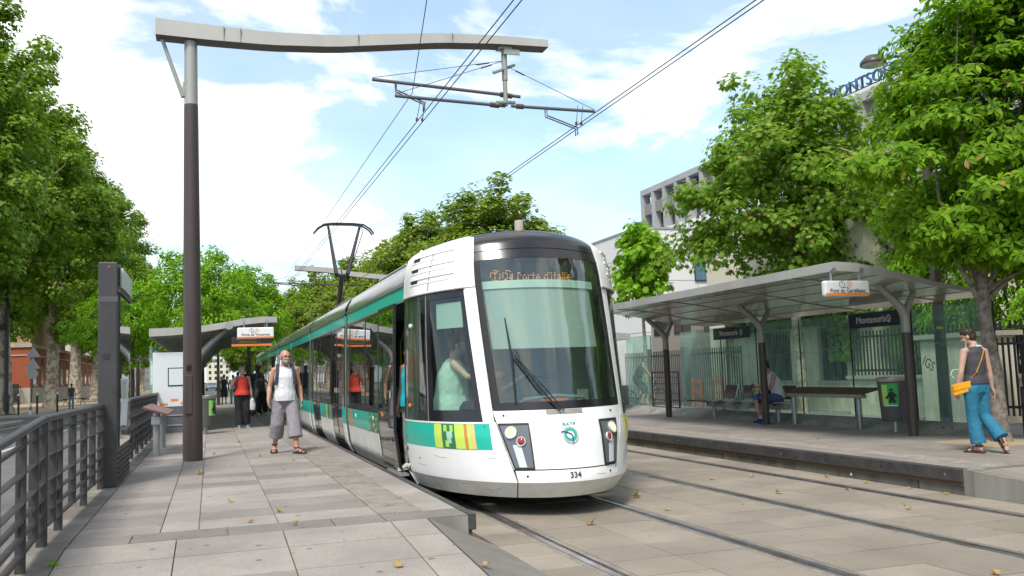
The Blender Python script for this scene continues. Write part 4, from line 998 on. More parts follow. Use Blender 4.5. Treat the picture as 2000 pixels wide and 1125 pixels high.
def shelter_roof(parent, x, front, y0, y1, dz=0., cuts=()):
    pr = roof_profile(x, front)
    ys = [y0]+list(cuts)+[y1]
    for a, b in zip(ys[:-1], ys[1:]):
        top = [[(px, yy, zt+dz) for px, zt, zb in pr] for yy in (a+.004, b-.004)]
        m = MB(); n = len(pr)
        ring = lambda yy: [(px, yy, zt+dz) for px, zt, zb in pr]+[(px, yy, zb+dz) for px, zt, zb in reversed(pr)]
        r0, r1 = ring(a+.004), ring(b-.004); k = len(r0)
        m.v = r0+r1; m.f = [(i, (i+1) % k, k+(i+1) % k, k+i) for i in range(k)]+[tuple(range(k)), tuple(range(k, 2*k))]; m.m = [1 if n <= i < 2*n-1 else 0 for i in range(k)]+[0, 0]
        ro = m.build('roof', ['shelter_roof', 'shelter_under'], parent, fix=True)
        # underside panel joints and ribs
        for i in range(1, n-1):
            px, zt, zb = pr[i]; MB().box((px-.008, a+.05, zb+dz-.006), (px+.008, b-.05, zb+dz+.002)).build('panel_joint', 'wall_grey_dark', ro)
        for yy in np.arange(a+1.1, b-.3, 2.1):
            MB().tube([(px, yy, zb+dz-.004) for px, zt, zb in pr], .012, 5).build('roof_rib', 'beam_grey', ro)
# ---------------- right shelter
rs = thing('tram_shelter', 'long glass-backed shelter with forked posts and curved grey roof on right platform', 'shelter', (10.65, 16, PR))
for y in (12.07, 16.17, 20.32): y_post(rs, 10.65, y, PR, -1)
shelter_roof(rs, 10.65, -1, 11.35, 20.35, cuts=(15.85,))
GX = 11.6
MB().prism([(GX-.42, PR), (GX+.06, PR), (GX+.06, .44), (GX-.03, .44)], 'Y', 11.2, 25.2).build('glass_kerb', 'concrete', rs)
for yk in np.arange(12.1, 25, 1.75):
    for d in (-.1, .1): MB().lathe([(.016, 0), (.016, .012)], (GX-.24, yk+d, .363), 8).build('kerb_bolt', 'rubber', rs)
panes = [(11.25, 12.98), (13.02, 14.6), (14.64, 16.2), (16.24, 17.8), (17.84, 19.3), (19.34, 21.3), (23.0, 24.6)]
for (a, b) in panes:
    pn = MB().box((GX-.006, a, .45), (GX+.006, b, 2.38)).build('glass_pane', 'glass_shelter', rs)
    MB().box((GX-.0065, a-.006, .45), (GX+.0065, a, 2.382)).box((GX-.0065, a, 2.381), (GX+.0065, b, 2.389)).build('pane_edge', 'glass_edge', pn)
    MB().box((GX-.012, a-.022, .44), (GX+.012, a-.008, 2.36)).build('pane_joint', 'rubber', pn)
def scratch(name, pts, parent, r=.004):
    MB().tube([(GX-.012, y, z) for y, z in pts], r, 4).build(name, 'grey_ink', parent)
text('scratched_letters', 'IGS', .24, 'concrete', rs, (GX-.010, 12.66, 1.4), (0, -.85, -.5), (0, -.5, .85), .0005, sx=.8)
for base in (12.2, 13.8, 15.4, 17.0, 18.6):
    scratch('stem_print', [(base+t, 1.72+.05*math.sin(3*t+base)+(.09*t*t if t > .3 else 0)) for t in np.linspace(-.7, .8, 12)], rs, .0035)
def board(parent, y0, y1, z0, z1, x, body, size, logo=True):
    b = MB().box((x-.03, y0, z0), (x+.03, y1, z1)).build('name_board', 'navy_sign', parent, bevel=.004)
    text('board_lettering', body, size, 'white_ink', b, (x-.0325, (y0+y1)/2+.06, (z0+z1)/2), (0, -1, 0), (0, 0, 1), .001, bold=.002)
    m = MB(); c = Vector((x-.033, y0+.27, (z0+z1)/2))
    rows = [[c+Vector((0, r*math.cos(t), 1.25*r*math.sin(t))) for t in np.linspace(0, 2*math.pi, 19)] for r in (.040, .055)]
    m.grid(rows).build('board_emblem', 'white_ink', b); MB().tube([c+Vector((0, .04, .04)), c+Vector((0, 0, 0)), c+Vector((0, -.01, -.07))], .007, 5).build('board_emblem', 'white_ink', b)
board(rs, 13.18, 14.54, 2.10, 2.37, GX-.06, 'Montsouris', .175)
board(rs, 18.0, 19.5, 2.10, 2.37, GX-.06, 'Montsouris', .175)
def hanging_sign(parent, xc, y, zc, w, h, body, size, pend=.2, s3='3a'):
    """lightbox seen from -Y"""
    s = MB().box((xc-w/2, y-.05, zc-h/2), (xc+w/2, y+.05, zc+h/2)).build('direction_sign', 'sign_white', parent, bevel=.03)
    MB().box((xc-w/2+.012, y-.054, zc-h/2+.012), (xc+w/2-.012, y-.046, zc-h/2+.05)).build('sign_stripe', 'sign_orange', s)
    text('sign_lettering', body, size, 'ink', s, (xc, y-.052, zc-h*.16), (1, 0, 0), (0, 0, 1), .001, bold=.0012)
    text('sign_lettering', 'DIRECTION', size*.26, 'ink', s, (xc-.05, y-.052, zc+h*.05), (1, 0, 0), (0, 0, 1), .001)
    for (dx, m, ch) in ((-.10, 'ink', 'T'), (.03, 'sign_orange', s3)):
        rows = [[(xc+dx+r*math.cos(t), y-.052, zc+h*.26+r*math.sin(t)) for t in np.linspace(0, 2*math.pi, 19)] for r in (.044, .052)]
        MB().grid(rows).build('sign_circle', m, s); text('sign_lettering', ch, .062, m, s, (xc+dx, y-.052, zc+h*.26), (1, 0, 0), (0, 0, 1), .001)
    for dx in (-w*.31, w*.31):
        MB().tube([(xc+dx, y, zc+h/2), (xc+dx, y, zc+h/2+pend)], .017, 8).build('hanger', 'brushed_steel', s)
        MB().lathe([(.038, -.02), (.038, .02)], (xc+dx, y-.06, zc+h/2+pend), 14, axis='Y').build('hanger_knob', 'brushed_steel', s)
hanging_sign(rs, 9.03, 11.42, 2.585, .80, .235, 'Pont du Garigliano', .083, .15)
# bench with four seats
bench = thing('bench', 'row bench with four dark wooden seats in front of the glass', 'bench', (11.15, 17.9, PR))
MB().box((11.06, 16.1, .56), (11.2, 19.2, .66)).build('bench_beam', 'light_steel', bench, bevel=.01)
for y in (16.45, 19.0): MB().tube([(11.13, y, PR), (11.13, y, .57)], .05, 14).build('leg', 'brushed_steel', bench, smooth=.8)
MB().box((10.9, 19.0, .665), (11.33, 19.85, .695)).build('side_shelf', 'wood', bench, bevel=.005)
for i, y in enumerate((16.42, 17.16, 17.9, 18.64)):
    st = MB().box((10.88, y-.24, .68), (11.3, y+.24, .71)).build('seat', 'light_steel', bench, bevel=.006)
    rows = [[(11.30+.02*math.sin(k/4*3.1)+.10*k/4, y+d, .76+.27*k/4) for d in (-.23, -.08, .08, .23)] for k in range(5)]
    MB().shell(rows, -.022).build('seat_back', 'wood', st, smooth=.6)
    for d in (-.25, .25):
        MB().tube([(11.0, y+d, .69), (11.28, y+d, .70), (11.34, y+d, .75), (11.44, y+d, 1.06)], (.016), 6).build('seat_bracket', 'brushed_steel', st)
# leaning bar
lean = thing('leaning_rail', 'waist-high leaning rail with a sloping dark wooden top', 'leaning rail', (11.2, 14.9, PR))
MB().hexa([(11.0, 13.62, .90), (11.36, 13.62, .97), (11.36, 15.98, .97), (11.0, 15.98, .90), (11.0, 13.62, .93), (11.36, 13.62, 1.01), (11.36, 15.98, 1.01), (11.0, 15.98, .93)]).build('top', 'wood', lean, bevel=.006)
MB().box((11.0, 13.7, .83), (11.12, 15.95, .895)).build('support_beam', 'light_steel', lean, bevel=.008)
for y in (13.9, 15.85): MB().tube([(11.1, y, PR), (11.1, y, .85)], .052, 14).build('leg', 'brushed_steel', lean, smooth=.8)
# bin
def litter_bin(x, y, zb, label, sticker_dir, side_dir):
    t = thing('litter_bin', label, 'bin', (x, y, zb))
    MB().tube([(x, y, zb), (x, y, zb+.22)], .045, 12).build('foot', 'brushed_steel', t)
    body = MB().lathe([(.19, zb+.19), (.205, zb+.2), (.245, zb+.86)], (x, y, 0), 24).build('body', 'bin_grey', t, smooth=.8)
    MB().lathe([(.252, zb+.85), (.258, zb+.86), (.258, zb+.92), (.20, zb+.925), (.19, zb+.90), (.19, zb+.8)], (x, y, 0), 24, cap=False).build('rim', 'brushed_steel', t, smooth=.6)
    sx, sy = side_dir; MB().cbox((x+sx*.24, y+sy*.24, zb+.45), (.12, .22, .52), math.atan2(sy, sx)).build('ash_box', 'bin_grey', t, bevel=.01)
    a0 = math.atan2(sticker_dir[1], sticker_dir[0])
    def strip(nm, ah0, ah1, z0, z1, m, off):
        rows = [[(x+(.2+.0605*(z-zb-.2)+off)*math.cos(a0+a), y+(.2+.0605*(z-zb-.2)+off)*math.sin(a0+a), z) for a in np.linspace(ah0, ah1, 6)] for z in (z0, (z0+z1)/2, z1)]
        MB().shell(rows, .002).build(nm, m, body)
    strip('sticker', -.58, .58, zb+.44, zb+.82, 'sticker_green', .008)
    strip('sticker_print', -.58, -.15, zb+.46, zb+.80, 'sticker_lime', .010)
    strip('sticker_print', -.50, .50, zb+.445, zb+.465, 'sign_white', .010)
    for (p0, p1, r) in (((.05, .70), (.05, .73), .04), ((.05, .58), (.05, .68), .05), ((-.0, .50), (.04, .60), .028), ((.14, .50), (.08, .60), .028), ((.20, .60), (.10, .66), .022), ((-.12, .57), (.0, .66), .022)):
        q = lambda p: (x+(.235)*math.cos(a0+p[0]*2.2), y+.235*math.sin(a0+p[0]*2.2), zb+p[1])
        MB().tube([q(p0), q(p1)], r*.75, 8).build('sticker_figure', 'ink', body)
    return t
litter_bin(10.98, 12.86, PR, 'dark grey litter bin with green pictogram sticker on the right platform', (-.80, -.6), (.35, -.93))
litter_bin(-.12, 23.6, PZ, 'dark litter bin with steel rim beside the left shelter', (.8, -.6), (0, 1))
# barrier frame between the glass panes
fr = thing('barrier_frame', 'black metal barrier frame filling the gap between glass panes', 'barrier', (11.55, 22.1, PR))
MB().tube([(11.55, 21.42, .42), (11.55, 21.42, 1.36), (11.55, 22.92, 1.36), (11.55, 22.92, .42), (11.55, 21.42, .42)], .028, 8).build('frame', 'iron', fr)
for z in (.62, .80, 1.05, 1.22): MB().tube([(11.55, 21.42, z), (11.55, 22.92, z)], .012, 6).build('bar', 'iron', fr)
# second right shelter further on
rs2 = thing('tram_shelter', 'further right-hand shelter partly hidden behind the tram nose', 'shelter', (10.65, 30, PR))
shelter_roof(rs2, 10.65, -1, 24.9, 33.0)
for y in (26, 30): y_post(rs2, 10.65, y, PR, -1)
cab2 = MB().box((11.35, 24.7, PR), (11.6, 25.2, 2.2)).build('end_panel', 'panel_white', rs2)
MB().box((11.34, 24.6, PR), (11.61, 24.69, 1.0)).build('panel_foot', 'panel_dark', rs2); MB().box((11.335, 24.66, 1.1), (11.345, 24.72, 1.16)).build('panel_mark', 'petal', rs2)
MB().box((9.4, 22.8, 2.28), (10.9, 24.0, 2.42)).build('lower_canopy', 'shelter_roof', rs2)
# ---------------- left shelter
ls = thing('tram_shelter', 'left platform shelter with a curved roof, white end panel and hanging sign', 'shelter', (-.4, 28, PZ))
LX = -.30
def left_roof(y0, y1):
    pr = [(-1.45, 2.92, 2.72), (-.9, 2.93, 2.74), (-.3, 2.96, 2.79), (.3, 3.04, 2.88), (.85, 3.14, 2.98), (1.3, 3.18, 3.02), (1.66, 3.17, 3.02)]
    m = MB(); n = len(pr)
    ring = lambda yy: [(px, yy, zt) for px, zt, zb in pr]+[(px, yy, zb) for px, zt, zb in reversed(pr)]
    r0, r1 = ring(y0), ring(y1); k = len(r0)
    m.v = r0+r1; m.f = [(i, (i+1) % k, k+(i+1) % k, k+i) for i in range(k)]+[tuple(range(k)), tuple(range(k, 2*k))]; m.m = [1 if n <= i < 2*n-1 else 0 for i in range(k)]+[0, 0]
    ro = m.build('roof', ['shelter_roof', 'shelter_under'], ls, fix=True)
    for yy in np.arange(y0+.5, y1, 1.0):
        MB().tube([(px, yy, zb-.01) for px, zt, zb in pr], .03, 5).build('roof_rib', 'beam_grey', ro)
left_roof(24.6, 40.5)
for yk in (25.0, 29.3, 33.6, 37.9):
    MB().lathe([(.085, PZ), (.08, 1.9)], (LX, yk, 0), 16).build('post', 'mast_paint', ls, smooth=.8)
    MB().tube([(LX, yk, 1.9), (LX, yk, 2.1), (LX+.08, yk, 2.28), (LX+.3, yk, 2.52), (LX+.75, yk, 2.93)], [.08, .08, .08, .075, .07], 14).build('arm', 'light_steel', ls, smooth=.8)
    MB().lathe([(.105, -.05), (.105, .05)], (LX+.76, yk-.42 if yk == 25.0 else yk, 2.96), 18, axis='Y').build('arm_cap', 'light_steel', ls, smooth=.6)
MB().box((-1.38, 24.85, .95), (-.34, 25.0, 2.32)).build('end_panel', 'panel_white', ls, bevel=.01)
MB().box((-1.38, 24.86, PZ), (-.34, 24.99, .945)).build('end_panel_base', 'panel_dark', ls)
for z in (.47, .72): MB().box((-1.05, 24.84, z), (-.36, 24.857, z+.03)).build('base_strip', 'light_steel', ls)
MB().box((-1.46, 24.9, PZ+.2), (-1.40, 25.6, 2.5)).build('side_glass', 'glass_shelter', ls)
pf = MB().box((-1.02, 24.835, 1.47), (-.36, 24.849, 1.93)).build('poster_frame', 'iron', ls)
MB().box((-.995, 24.828, 1.495), (-.36, 24.834, 1.905)).build('poster', 'panel_white', pf)
for (x, z, w, m) in ((-1.36, .985, .1, 'sign_orange'), (-1.2, .985, .17, 'sign_orange'), (-.95, 1.09, .17, 'sign_orange'), (-.72, 1.0, .15, 'sign_orange'), (-.62, 1.2, .16, 'orange_plastic')):
    MB().box((x, 24.845, z), (x+w, 24.849, z+.06)).build('panel_mark', m, ls)
hanging_sign(ls, 1.10, 24.2, 2.735, .90, .28, 'Porte de Vincennes', .088, .16)
dp = MB().box((.52, 24.6, 2.42), (1.52, 24.72, 2.66)).build('departure_display', 'ink', ls, bevel=.01)
MB().box((.52, 24.59, 2.42), (1.52, 24.598, 2.475)).build('display_stripe', 'sign_orange', dp)
text('display_text', 'DEPART IMMINENT', .062, 'led_dim', dp, (.90, 24.595, 2.60), (1, 0, 0), (0, 0, 1), .001, sx=1.0)
text('display_text', "PORTE D'ITALIE   3", .062, 'led_dim', dp, (.97, 24.595, 2.525), (1, 0, 0), (0, 0, 1), .001, sx=1.0)
for x in (.7, 1.35): MB().tube([(x, 24.66, 2.66), (x, 24.66, 3.0)], .015, 6).build('hanger', 'brushed_steel', dp)
for (a, b) in ((25.7, 27.6), (27.64, 29.2), (29.4, 31.4), (31.5, 33.5), (33.7, 36)):
    MB().box((-1.36, a, .6), (-1.35, b, 2.5)).build('glass_pane', 'glass_shelter', ls)
# lectern-like stand
lec = thing('reading_stand', 'slanted brown reading stand on two steel legs beside the railing', 'stand', (-.9, 18.4, PZ))
for y in (17.32, 19.4): MB().tube([(-.9, y, PZ), (-.9, y, 1.03)], .06, 14).build('leg', 'brushed_steel', lec, smooth=.8)
MB().hexa([(-1.12, 17.1, 1.12), (-.70, 17.1, .98), (-.70, 19.6, .98), (-1.12, 19.6, 1.12), (-1.11, 17.1, 1.155), (-.69, 17.1, 1.015), (-.69, 19.6, 1.015), (-1.11, 19.6, 1.155)]).build('top', 'wood_red', lec, bevel=.005)
MB().cbox((-.9, 17.24, .90), (.16, .12, .16)).build('terminal', 'brushed_steel', lec, bevel=.02)
# ---------------- advertising totem
tot = thing('advertising_totem', 'tall dark grey advertising totem with glazed poster side standing among railings', 'totem', (-1.2, 13.3, PZ))
MB().box((-1.32, 12.4, PZ), (-1.10, 14.25, 3.08)).build('body', 'dark_steel', tot, bevel=.012)
MB().box((-1.097, 12.62, .78), (-1.085, 14.15, 2.68)).build('glazing', 'glass_ad', tot)
MB().box((-1.0975, 12.64, .82), (-1.0965, 14.12, 2.66)).build('poster', 'interior_dark', tot)
ps = MB().box((-1.096, 12.70, 1.72), (-1.0945, 13.95, 1.80)).build('poster_print', 'panel_white', tot)
MB().tube([(-1.0945, 13.1, 1.0), (-1.0945, 13.3, 1.35), (-1.0945, 13.2, 1.62)], .05, 8).tube([(-1.0945, 13.3, 1.35), (-1.0945, 13.6, 1.6)], .04, 8).build('poster_figure', 'panel_white', tot)
for k in range(6): MB().box((-1.099, 12.5, .38+k*.06), (-1.088, 14.2, .40+k*.06)).build('grille_slat', 'rubber', tot)
MB().box((-1.13, 12.42, 2.70), (-1.06, 14.2, 2.74)).build('head_ledge', 'dark_steel', tot)
hd = MB().box((-1.098, 12.75, 2.78), (-1.06, 14.15, 3.04)).build('head_panel', 'panel_white', tot, bevel=.006)
for k in range(7): MB().box((-1.098, 12.48, 2.80+k*.035), (-1.085, 12.68, 2.815+k*.035)).build('grille_slat', 'rubber', tot)
MB().box((-1.322, 12.397, 2.58), (-1.098, 12.3995, 2.65)).build('band', 'bin_grey', tot); MB().box((-1.26, 12.396, 1.86), (-1.18, 12.3995, 1.93)).build('maker_plate', 'iron', tot)
MB().lathe([(.01, -.004), (.01, 0)], (-1.2, 12.40, 3.02), 8, axis='Y').build('screw', 'lamp_amber', tot); MB().lathe([(.009, -.004), (.009, 0)], (-1.14, 12.40, 1.46), 8, axis='Y').build('screw', 'rubber', tot)
# ---------------- railings
def railing(y0, y1, posts, zf, label, zr):
    t = thing('railing', label, 'railing', (-1.30, y0, zf(y0)))
    def top(y): return zf(y)+1.0
    MB().tube([(-1.27, y0, top(y0)), (-1.27, y1, top(y1))], .034, 14).build('handrail', 'dark_steel', t, smooth=.8)
    for h in (.90, .70, .50, .38, .26, .14):
        MB().hexa([(-1.305, y0, zf(y0)+h-.006), (-1.250, y0, zf(y0)+h-.006), (-1.250, y1, zf(y1)+h-.006), (-1.305, y1, zf(y1)+h-.006), (-1.305, y0, zf(y0)+h+.006), (-1.250, y0, zf(y0)+h+.006), (-1.250, y1, zf(y1)+h+.006), (-1.305, y1, zf(y1)+h+.006)]).build('rail_bar', 'dark_steel', t)
    for i, y in enumerate(posts):
        main = (i % 2 == 0)
        z0 = zf(y)+(0.0 if main else .13)
        p = MB().box((-1.313, y-.010, z0), (-1.242, y+.010, zf(y)+.975)).build('post', 'dark_steel', t, bevel=.003)
        if main:
            MB().box((-1.30, y-.03, zf(y)+.28), (-1.285, y-.012, zf(y)+.36)).box((-1.30, y-.02, zf(y)+.54), (-1.285, y-.012, zf(y)+.64)).build('clamp', 'iron', p)
    return t
railing(8.23, 12.38, [8.25, 8.7, 9.05, 9.9, 10.75, 11.5, 12.3], lambda y: PZ, 'dark grey flat-bar railing between the ramp and the advertising totem', 0)
railing(3.8, 8.21, [4.2, 5.0, 5.75, 6.5, 7.35, 7.85, 8.18], lambda y: rz(min(y, 8.0)), 'near dark grey railing sloping down along the ramp at lower left', SL)
railing(14.35, 25.2, list(np.arange(14.4, 25.3, .62)), lambda y: PZ, 'dark grey flat-bar railing running behind the totem to the shelter', 0)
# ---------------- tram stop street lamp behind the right glass
lamp = thing('street_lamp', 'brown street lamp post behind the glass with a domed lamp high above', 'street lamp', (12.9, 13.75, .12))
MB().lathe([(.11, .12), (.10, 2.0), (.07, 7.2)], (12.9, 13.75, 0), 16).build('pole', 'mast_paint', lamp, smooth=.8)
MB().cbox((12.82, 13.66, 2.05), (.09, .06, .05)).build('tag', 'yellow', lamp)
MB().tube([(12.9, 13.75, 7.1), (12.7, 13.78, 7.25), (12.3, 13.9, 7.25)], .03, 8).build('arm', 'mast_paint', lamp)
MB().lathe([(.05, .17), (.14, .15), (.235, .05), (.245, 0.0), (.24, -.015)], (12.05, 14.0, 7.12), 24).build('lamp_dome', 'mast_paint', lamp, smooth=.8)
MB().lathe([(.22, -.017), (.18, -.04), (.01, -.055)], (12.05, 14.0, 7.12), 24).build('lamp_glass', 'lens_light', lamp, smooth=.8)
# ================================================================ PEOPLE
V = Vector
BASE = dict(pel=V((0, 0, .93)), waist=V((0, .0, 1.08)), chest=V((0, .005, 1.29)), up=V((0, .015, 1.41)), neck=V((0, .01, 1.49)), head=V((0, -.012, 1.632)),
            hL=V((.092, 0, .92)), kL=V((.10, -.015, .50)), aL=V((.105, .02, .085)), tL=V((.125, -.17, .03)),
            sL=V((.178, .012, 1.425)), eL=V((.235, .03, 1.13)), wL=V((.25, -.03, .89)), fL=V((.25, -.06, .71)))
for k in list(BASE):
    if k.endswith('L'): BASE[k[0]+'R'] = V((-BASE[k].x, BASE[k].y, BASE[k].z))
def seg(b, pts, rs, n=12): b.tube(pts, rs, n, flat=(1, 0, 0))
def mid(a, b, t): return a+(b-a)*t
def hand(b, w, f, inward):
    """palm, four fingers of different length with a bend, thumb from the side of the palm"""
    d = (f-w).normalized(); L = (f-w).length; s = V(inward); s = (s-d*s.dot(d)).normalized(); p = d.cross(s)
    b.tube([w, w+d*L*.2, w+d*L*.5], [(.026, .02), (.036, .016), (.038, .014)], 10, flat=tuple(p))
    for i, ln in enumerate((.42, .5, .47, .36)):
        o = p*(-.028+.0185*i); a = w+d*L*.46+o; m = a+d*L*ln*.5+s*.006; e = a+d*L*ln+s*.024
        b.tube([a, m, e], [.0098, .0092, .0072], 7)
    a = w+d*L*.16-p*.024; b.tube([a, a-p*.022+d*L*.16+s*.012, a-p*.022+d*L*.33+s*.024], [.013, .011, .008], 7)
def body_mb(J, belly=0., fem=False, feet=True):
    b = MB()
    sh = .93 if fem else 1.0
    seg(b, [J['pel']-V((0, 0, .12)), J['pel']-V((0, 0, .03)), J['waist'], J['chest'], J['up'], J['neck']-V((0, 0, .015)), J['neck']+V((0, 0, .03)), mid(J['neck'], J['head'], .75)],
        [(.10, .085), (.158, .115), (.138*sh, .10+belly), (.158*sh, .112+belly*.6), (.15*sh, .09), (.072, .066), (.054, .056), (.05, .055)], 16)
    for s in 'LR':
        sx = 1 if s == 'L' else -1
        A, E, W_, Fg = J['s'+s], J['e'+s], J['w'+s], J['f'+s]
        seg(b, [A-V((sx*.05, 0, -.005)), A, mid(A, E, .45), E, mid(E, W_, .3), W_], [.05, .054, .046, .037, .041, .0265], 10)
        hand(b, W_, Fg, (-sx, -.2, 0))
        Hh, K, An = J['h'+s], J['k'+s], J['a'+s]
        seg(b, [Hh+V((0, 0, .03)), Hh-V((0, 0, .04)) if Hh.z-K.z > .2 else mid(Hh, K, .1), mid(Hh, K, .5), K, mid(K, An, .32), An], [.085, .088, .073, .053, .056, .036], 12)
        if feet:
            T = J['t'+s]; d = (T-An); d.z = 0 if abs(d.z) < .12 else d.z
            hl = An-d.normalized()*.05-V((0, 0, .04))
            b.tube([hl, mid(hl, T, .4)+V((0, 0, .02)), mid(hl, T, .75), T], [(.03, .03), (.036, .036), (.042, .026), (.032, .016)], 10, flat=(1, 0, 0))
            b.tube([An+V((0, 0, .03)), An-V((0, 0, .03))], .036, 10)
    return b
def head_mb(b, J, yaw, pitch=0., k=1.0):
    M = Matrix.Rotation(yaw, 3, 'Z') @ Matrix.Rotation(pitch, 3, 'X'); c = J['head']
    def e(p, r, n=14):
        m = MB().ball((0, 0, 0), r, n); P = V(p)*k
        b.add([c+M @ (V(q)*k+P) for q in m.v], m.f)
    e((0, .008, .022), (.076, .094, .095), 18); e((0, -.02, -.045), (.058, .068, .072)); e((0, -.052, -.085), (.034, .034, .03)); e((0, -.088, -.018), (.011, .022, .026)); e((0, -.098, -.032), (.015, .014, .012))
    e((0, -.078, .024), (.05, .018, .014)); e((.077, .012, -.01), (.010, .02, .03)); e((-.077, .012, -.01), (.010, .02, .03)); e((0, -.083, -.064), (.024, .014, .012)); e((.038, -.06, -.03), (.022, .022, .02)); e((-.038, -.06, -.03), (.022, .022, .02))
    return M, c
from mathutils import noise as _noise
def skin(name, mb, voxel, m, parent, sm=3):
    me = remesh(mb, voxel, sm); me.materials.append(MATS[m]); me.name = name
    if m.startswith('cloth') or m.startswith('hair') or m.startswith('bag'):
        amp, f = (.010, V((9, 9, 5))) if m.startswith('cloth') else (.009, V((26, 26, 10)))
        off = V((len(me.vertices) % 17, 3, 5)); co = [0.]*len(me.vertices)*3
        nr = [v.normal.copy() for v in me.vertices]
        for v, n in zip(me.vertices, nr):
            p = V((v.co.x*f.x, v.co.y*f.y, v.co.z*f.z))+off
            q = V((p.x+p.z*.8, p.y, p.z*.9-p.x*.5))
            d = _noise.noise(p)*.55+(abs(_noise.noise(q*1.9))-.25)*-.75
            v.co += n*amp*d
        me.update()
    return link(bpy.data.objects.new(name, me), parent)
def face_bits(parent, M, c, k=1., glasses=False, hairbrow='hair_brown'):
    T = lambda p: c+M @ (V(p)*k)
    for sx in (-1, 1):
        MB().ball(T((sx*.031, -.0805, .004)), (.007, .007, .005), 8).build('eye', 'eye_dark', parent)
        MB().tube([T((sx*.014, -.093, .026)), T((sx*.033, -.092, .031)), T((sx*.05, -.08, .026))], .0045, 5).build('eyebrow', hairbrow, parent)
    MB().tube([T((-.022, -.094, -.066)), T((0, -.099, -.064)), T((.022, -.094, -.066))], .0048, 5).build('mouth', 'lip', parent)
    if glasses:
        g = MB()
        for sx in (-1, 1):
            g.tube([T((sx*.033+.026*math.cos(a), -.106, .003+.019*math.sin(a))) for a in np.linspace(0, 2*math.pi, 13)], .0014, 5, cap=False)
            g.tube([T((sx*.058, -.104, .006)), T((sx*.079, .005, .01))], .002, 4)
        g.tube([T((-.01, -.108, .006)), T((.01, -.108, .006))], .0024, 4)
        g.build('glasses', 'iron', parent)
def shirt_mb(J, infl=.016, low=None, sleeve=0., belly=0., fem=False, flare=0., neckdrop=.02):
    b = MB(); sh = .93 if fem else 1.; i = infl
    lo = J['pel']+V((0, 0, -.0 if low is None else low))
    seg(b, [lo, mid(lo, J['waist'], .5), J['waist'], J['chest'], J['up'], J['neck']-V((0, 0, neckdrop))], [(.165+i+flare, .122+i+belly*.7+flare), (.160+i+flare*.7, .118+i+belly*.95+flare*.7), (.142*sh+i+.006, .104+i+belly), (.16*sh+i, .114+i+belly*.6), (.153*sh+i, .092+i), (.086, .078)], 18)
    for s in 'LR':
        sx = 1 if s == 'L' else -1; A, E, W_ = J['s'+s], J['e'+s], J['w'+s]
        if sleeve <= 0: seg(b, [A-V((sx*.06, 0, -.0)), A+V((sx*.012, 0, .0)), A+(E-A)*.06], [.058+i*.5, .060+i*.5, .056], 12)
        elif sleeve <= 1: seg(b, [A-V((sx*.05, 0, 0)), A, mid(A, E, sleeve*.5), mid(A, E, sleeve)], [.056+i, .060+i, .055+i, .056+i], 12)
        else: seg(b, [A-V((sx*.05, 0, 0)), A, mid(A, E, .5), E, mid(E, W_, sleeve-1)], [.056+i, .060+i, .052+i, .046+i, .042+i], 12)
    return b
def trouser_mb(J, to=1., w=(.1, .085, .075, .07), top=.06):
    b = MB()
    seg(b, [J['pel']+V((0, 0, top)), J['pel'], J['pel']-V((0, 0, .1))], [(.160, .122), (.176, .132), (.150, .115)], 18); b.ball(tuple(J['pel']-V((0, 0, .1))), (.10, .10, .09), 12)
    for s in 'LR':
        H_, K, A = J['h'+s], J['k'+s], J['a'+s]; e = mid(K, A, to)
        st = H_+V((0, 0, .0)); first = mid(H_, K, .12)
        seg(b, [st, first, mid(H_, K, .5), K, mid(K, e, .55), e], [w[0], w[0], w[1], w[2], (w[2]+w[3])/2, w[3]], 14)
    return b
def shoe(J, s, m, parent, sole=None, ht=.05):
    A, T = J['a'+s], J['t'+s]; d = (T-A); d2 = d.normalized(); n = V((0, 0, 1)) if abs(d2.z) < .75 else V((0, 1, 0))
    hl = A-d2*.06-V((0, 0, .045)); tp = T+d2*.025
    b = MB(); b.tube([hl, mid(hl, tp, .35)+V((0, 0, .022)), mid(hl, tp, .7)+V((0, 0, .006)), tp], [(.036, .04), (.042, .046), (.047, .034), (.036, .022)], 12, flat=(1, 0, 0)); b.tube([A+V((0, 0, .02)), A-V((0, 0, .04))], .046, 10)
    o = skin('shoe', b, .009, m, parent, 2)
    if sole: 
        MB().tube([hl-V((0, 0, .028)), mid(hl, tp, .6)-V((0, 0, .022)), tp-V((0, 0, .012))], [(.038, .012), (.048, .012), (.036, .010)], 12, flat=(1, 0, 0)).build('sole', sole, o, smooth=.8)
def sandal(J, s, m, parent):
    A, T = J['a'+s], J['t'+s]; d2 = (T-A); flat_ = abs(d2.normalized().z) < .6
    if flat_: d2.z = 0
    d2.normalize(); up = (V((0, 0, 1))-d2*d2.z).normalized(); side_ = d2.cross(up)
    hl = A-d2*.075-up*.075; tp = T+d2*.04-up*.022
    if flat_: hl.z = min(hl.z, .012); tp.z = hl.z
    so = MB().tube([hl, mid(hl, tp, .3), mid(hl, tp, .7), tp], [(.038, .013), (.042, .013), (.052, .013), (.036, .012)], 12, flat=tuple(side_)).build('sandal', m, parent, smooth=.8)
    L = (tp-hl).length
    for (f, hgt, wd) in ((.78, .045, .054), (.52, .070, .050)):
        c = mid(hl, tp, f); MB().tube([c+side_*wd*math.cos(a)+up*(hgt*math.sin(a)) for a in np.linspace(0, math.pi, 9)], [(.004, .014)]*9, 6, flat=tuple(d2)).build('strap', m, so)
    c = A+up*.012; MB().tube([c+(side_*math.cos(a)+d2*math.sin(a))*.046 for a in np.linspace(0, 2*math.pi, 15)], .010, 6).build('strap', m, so)
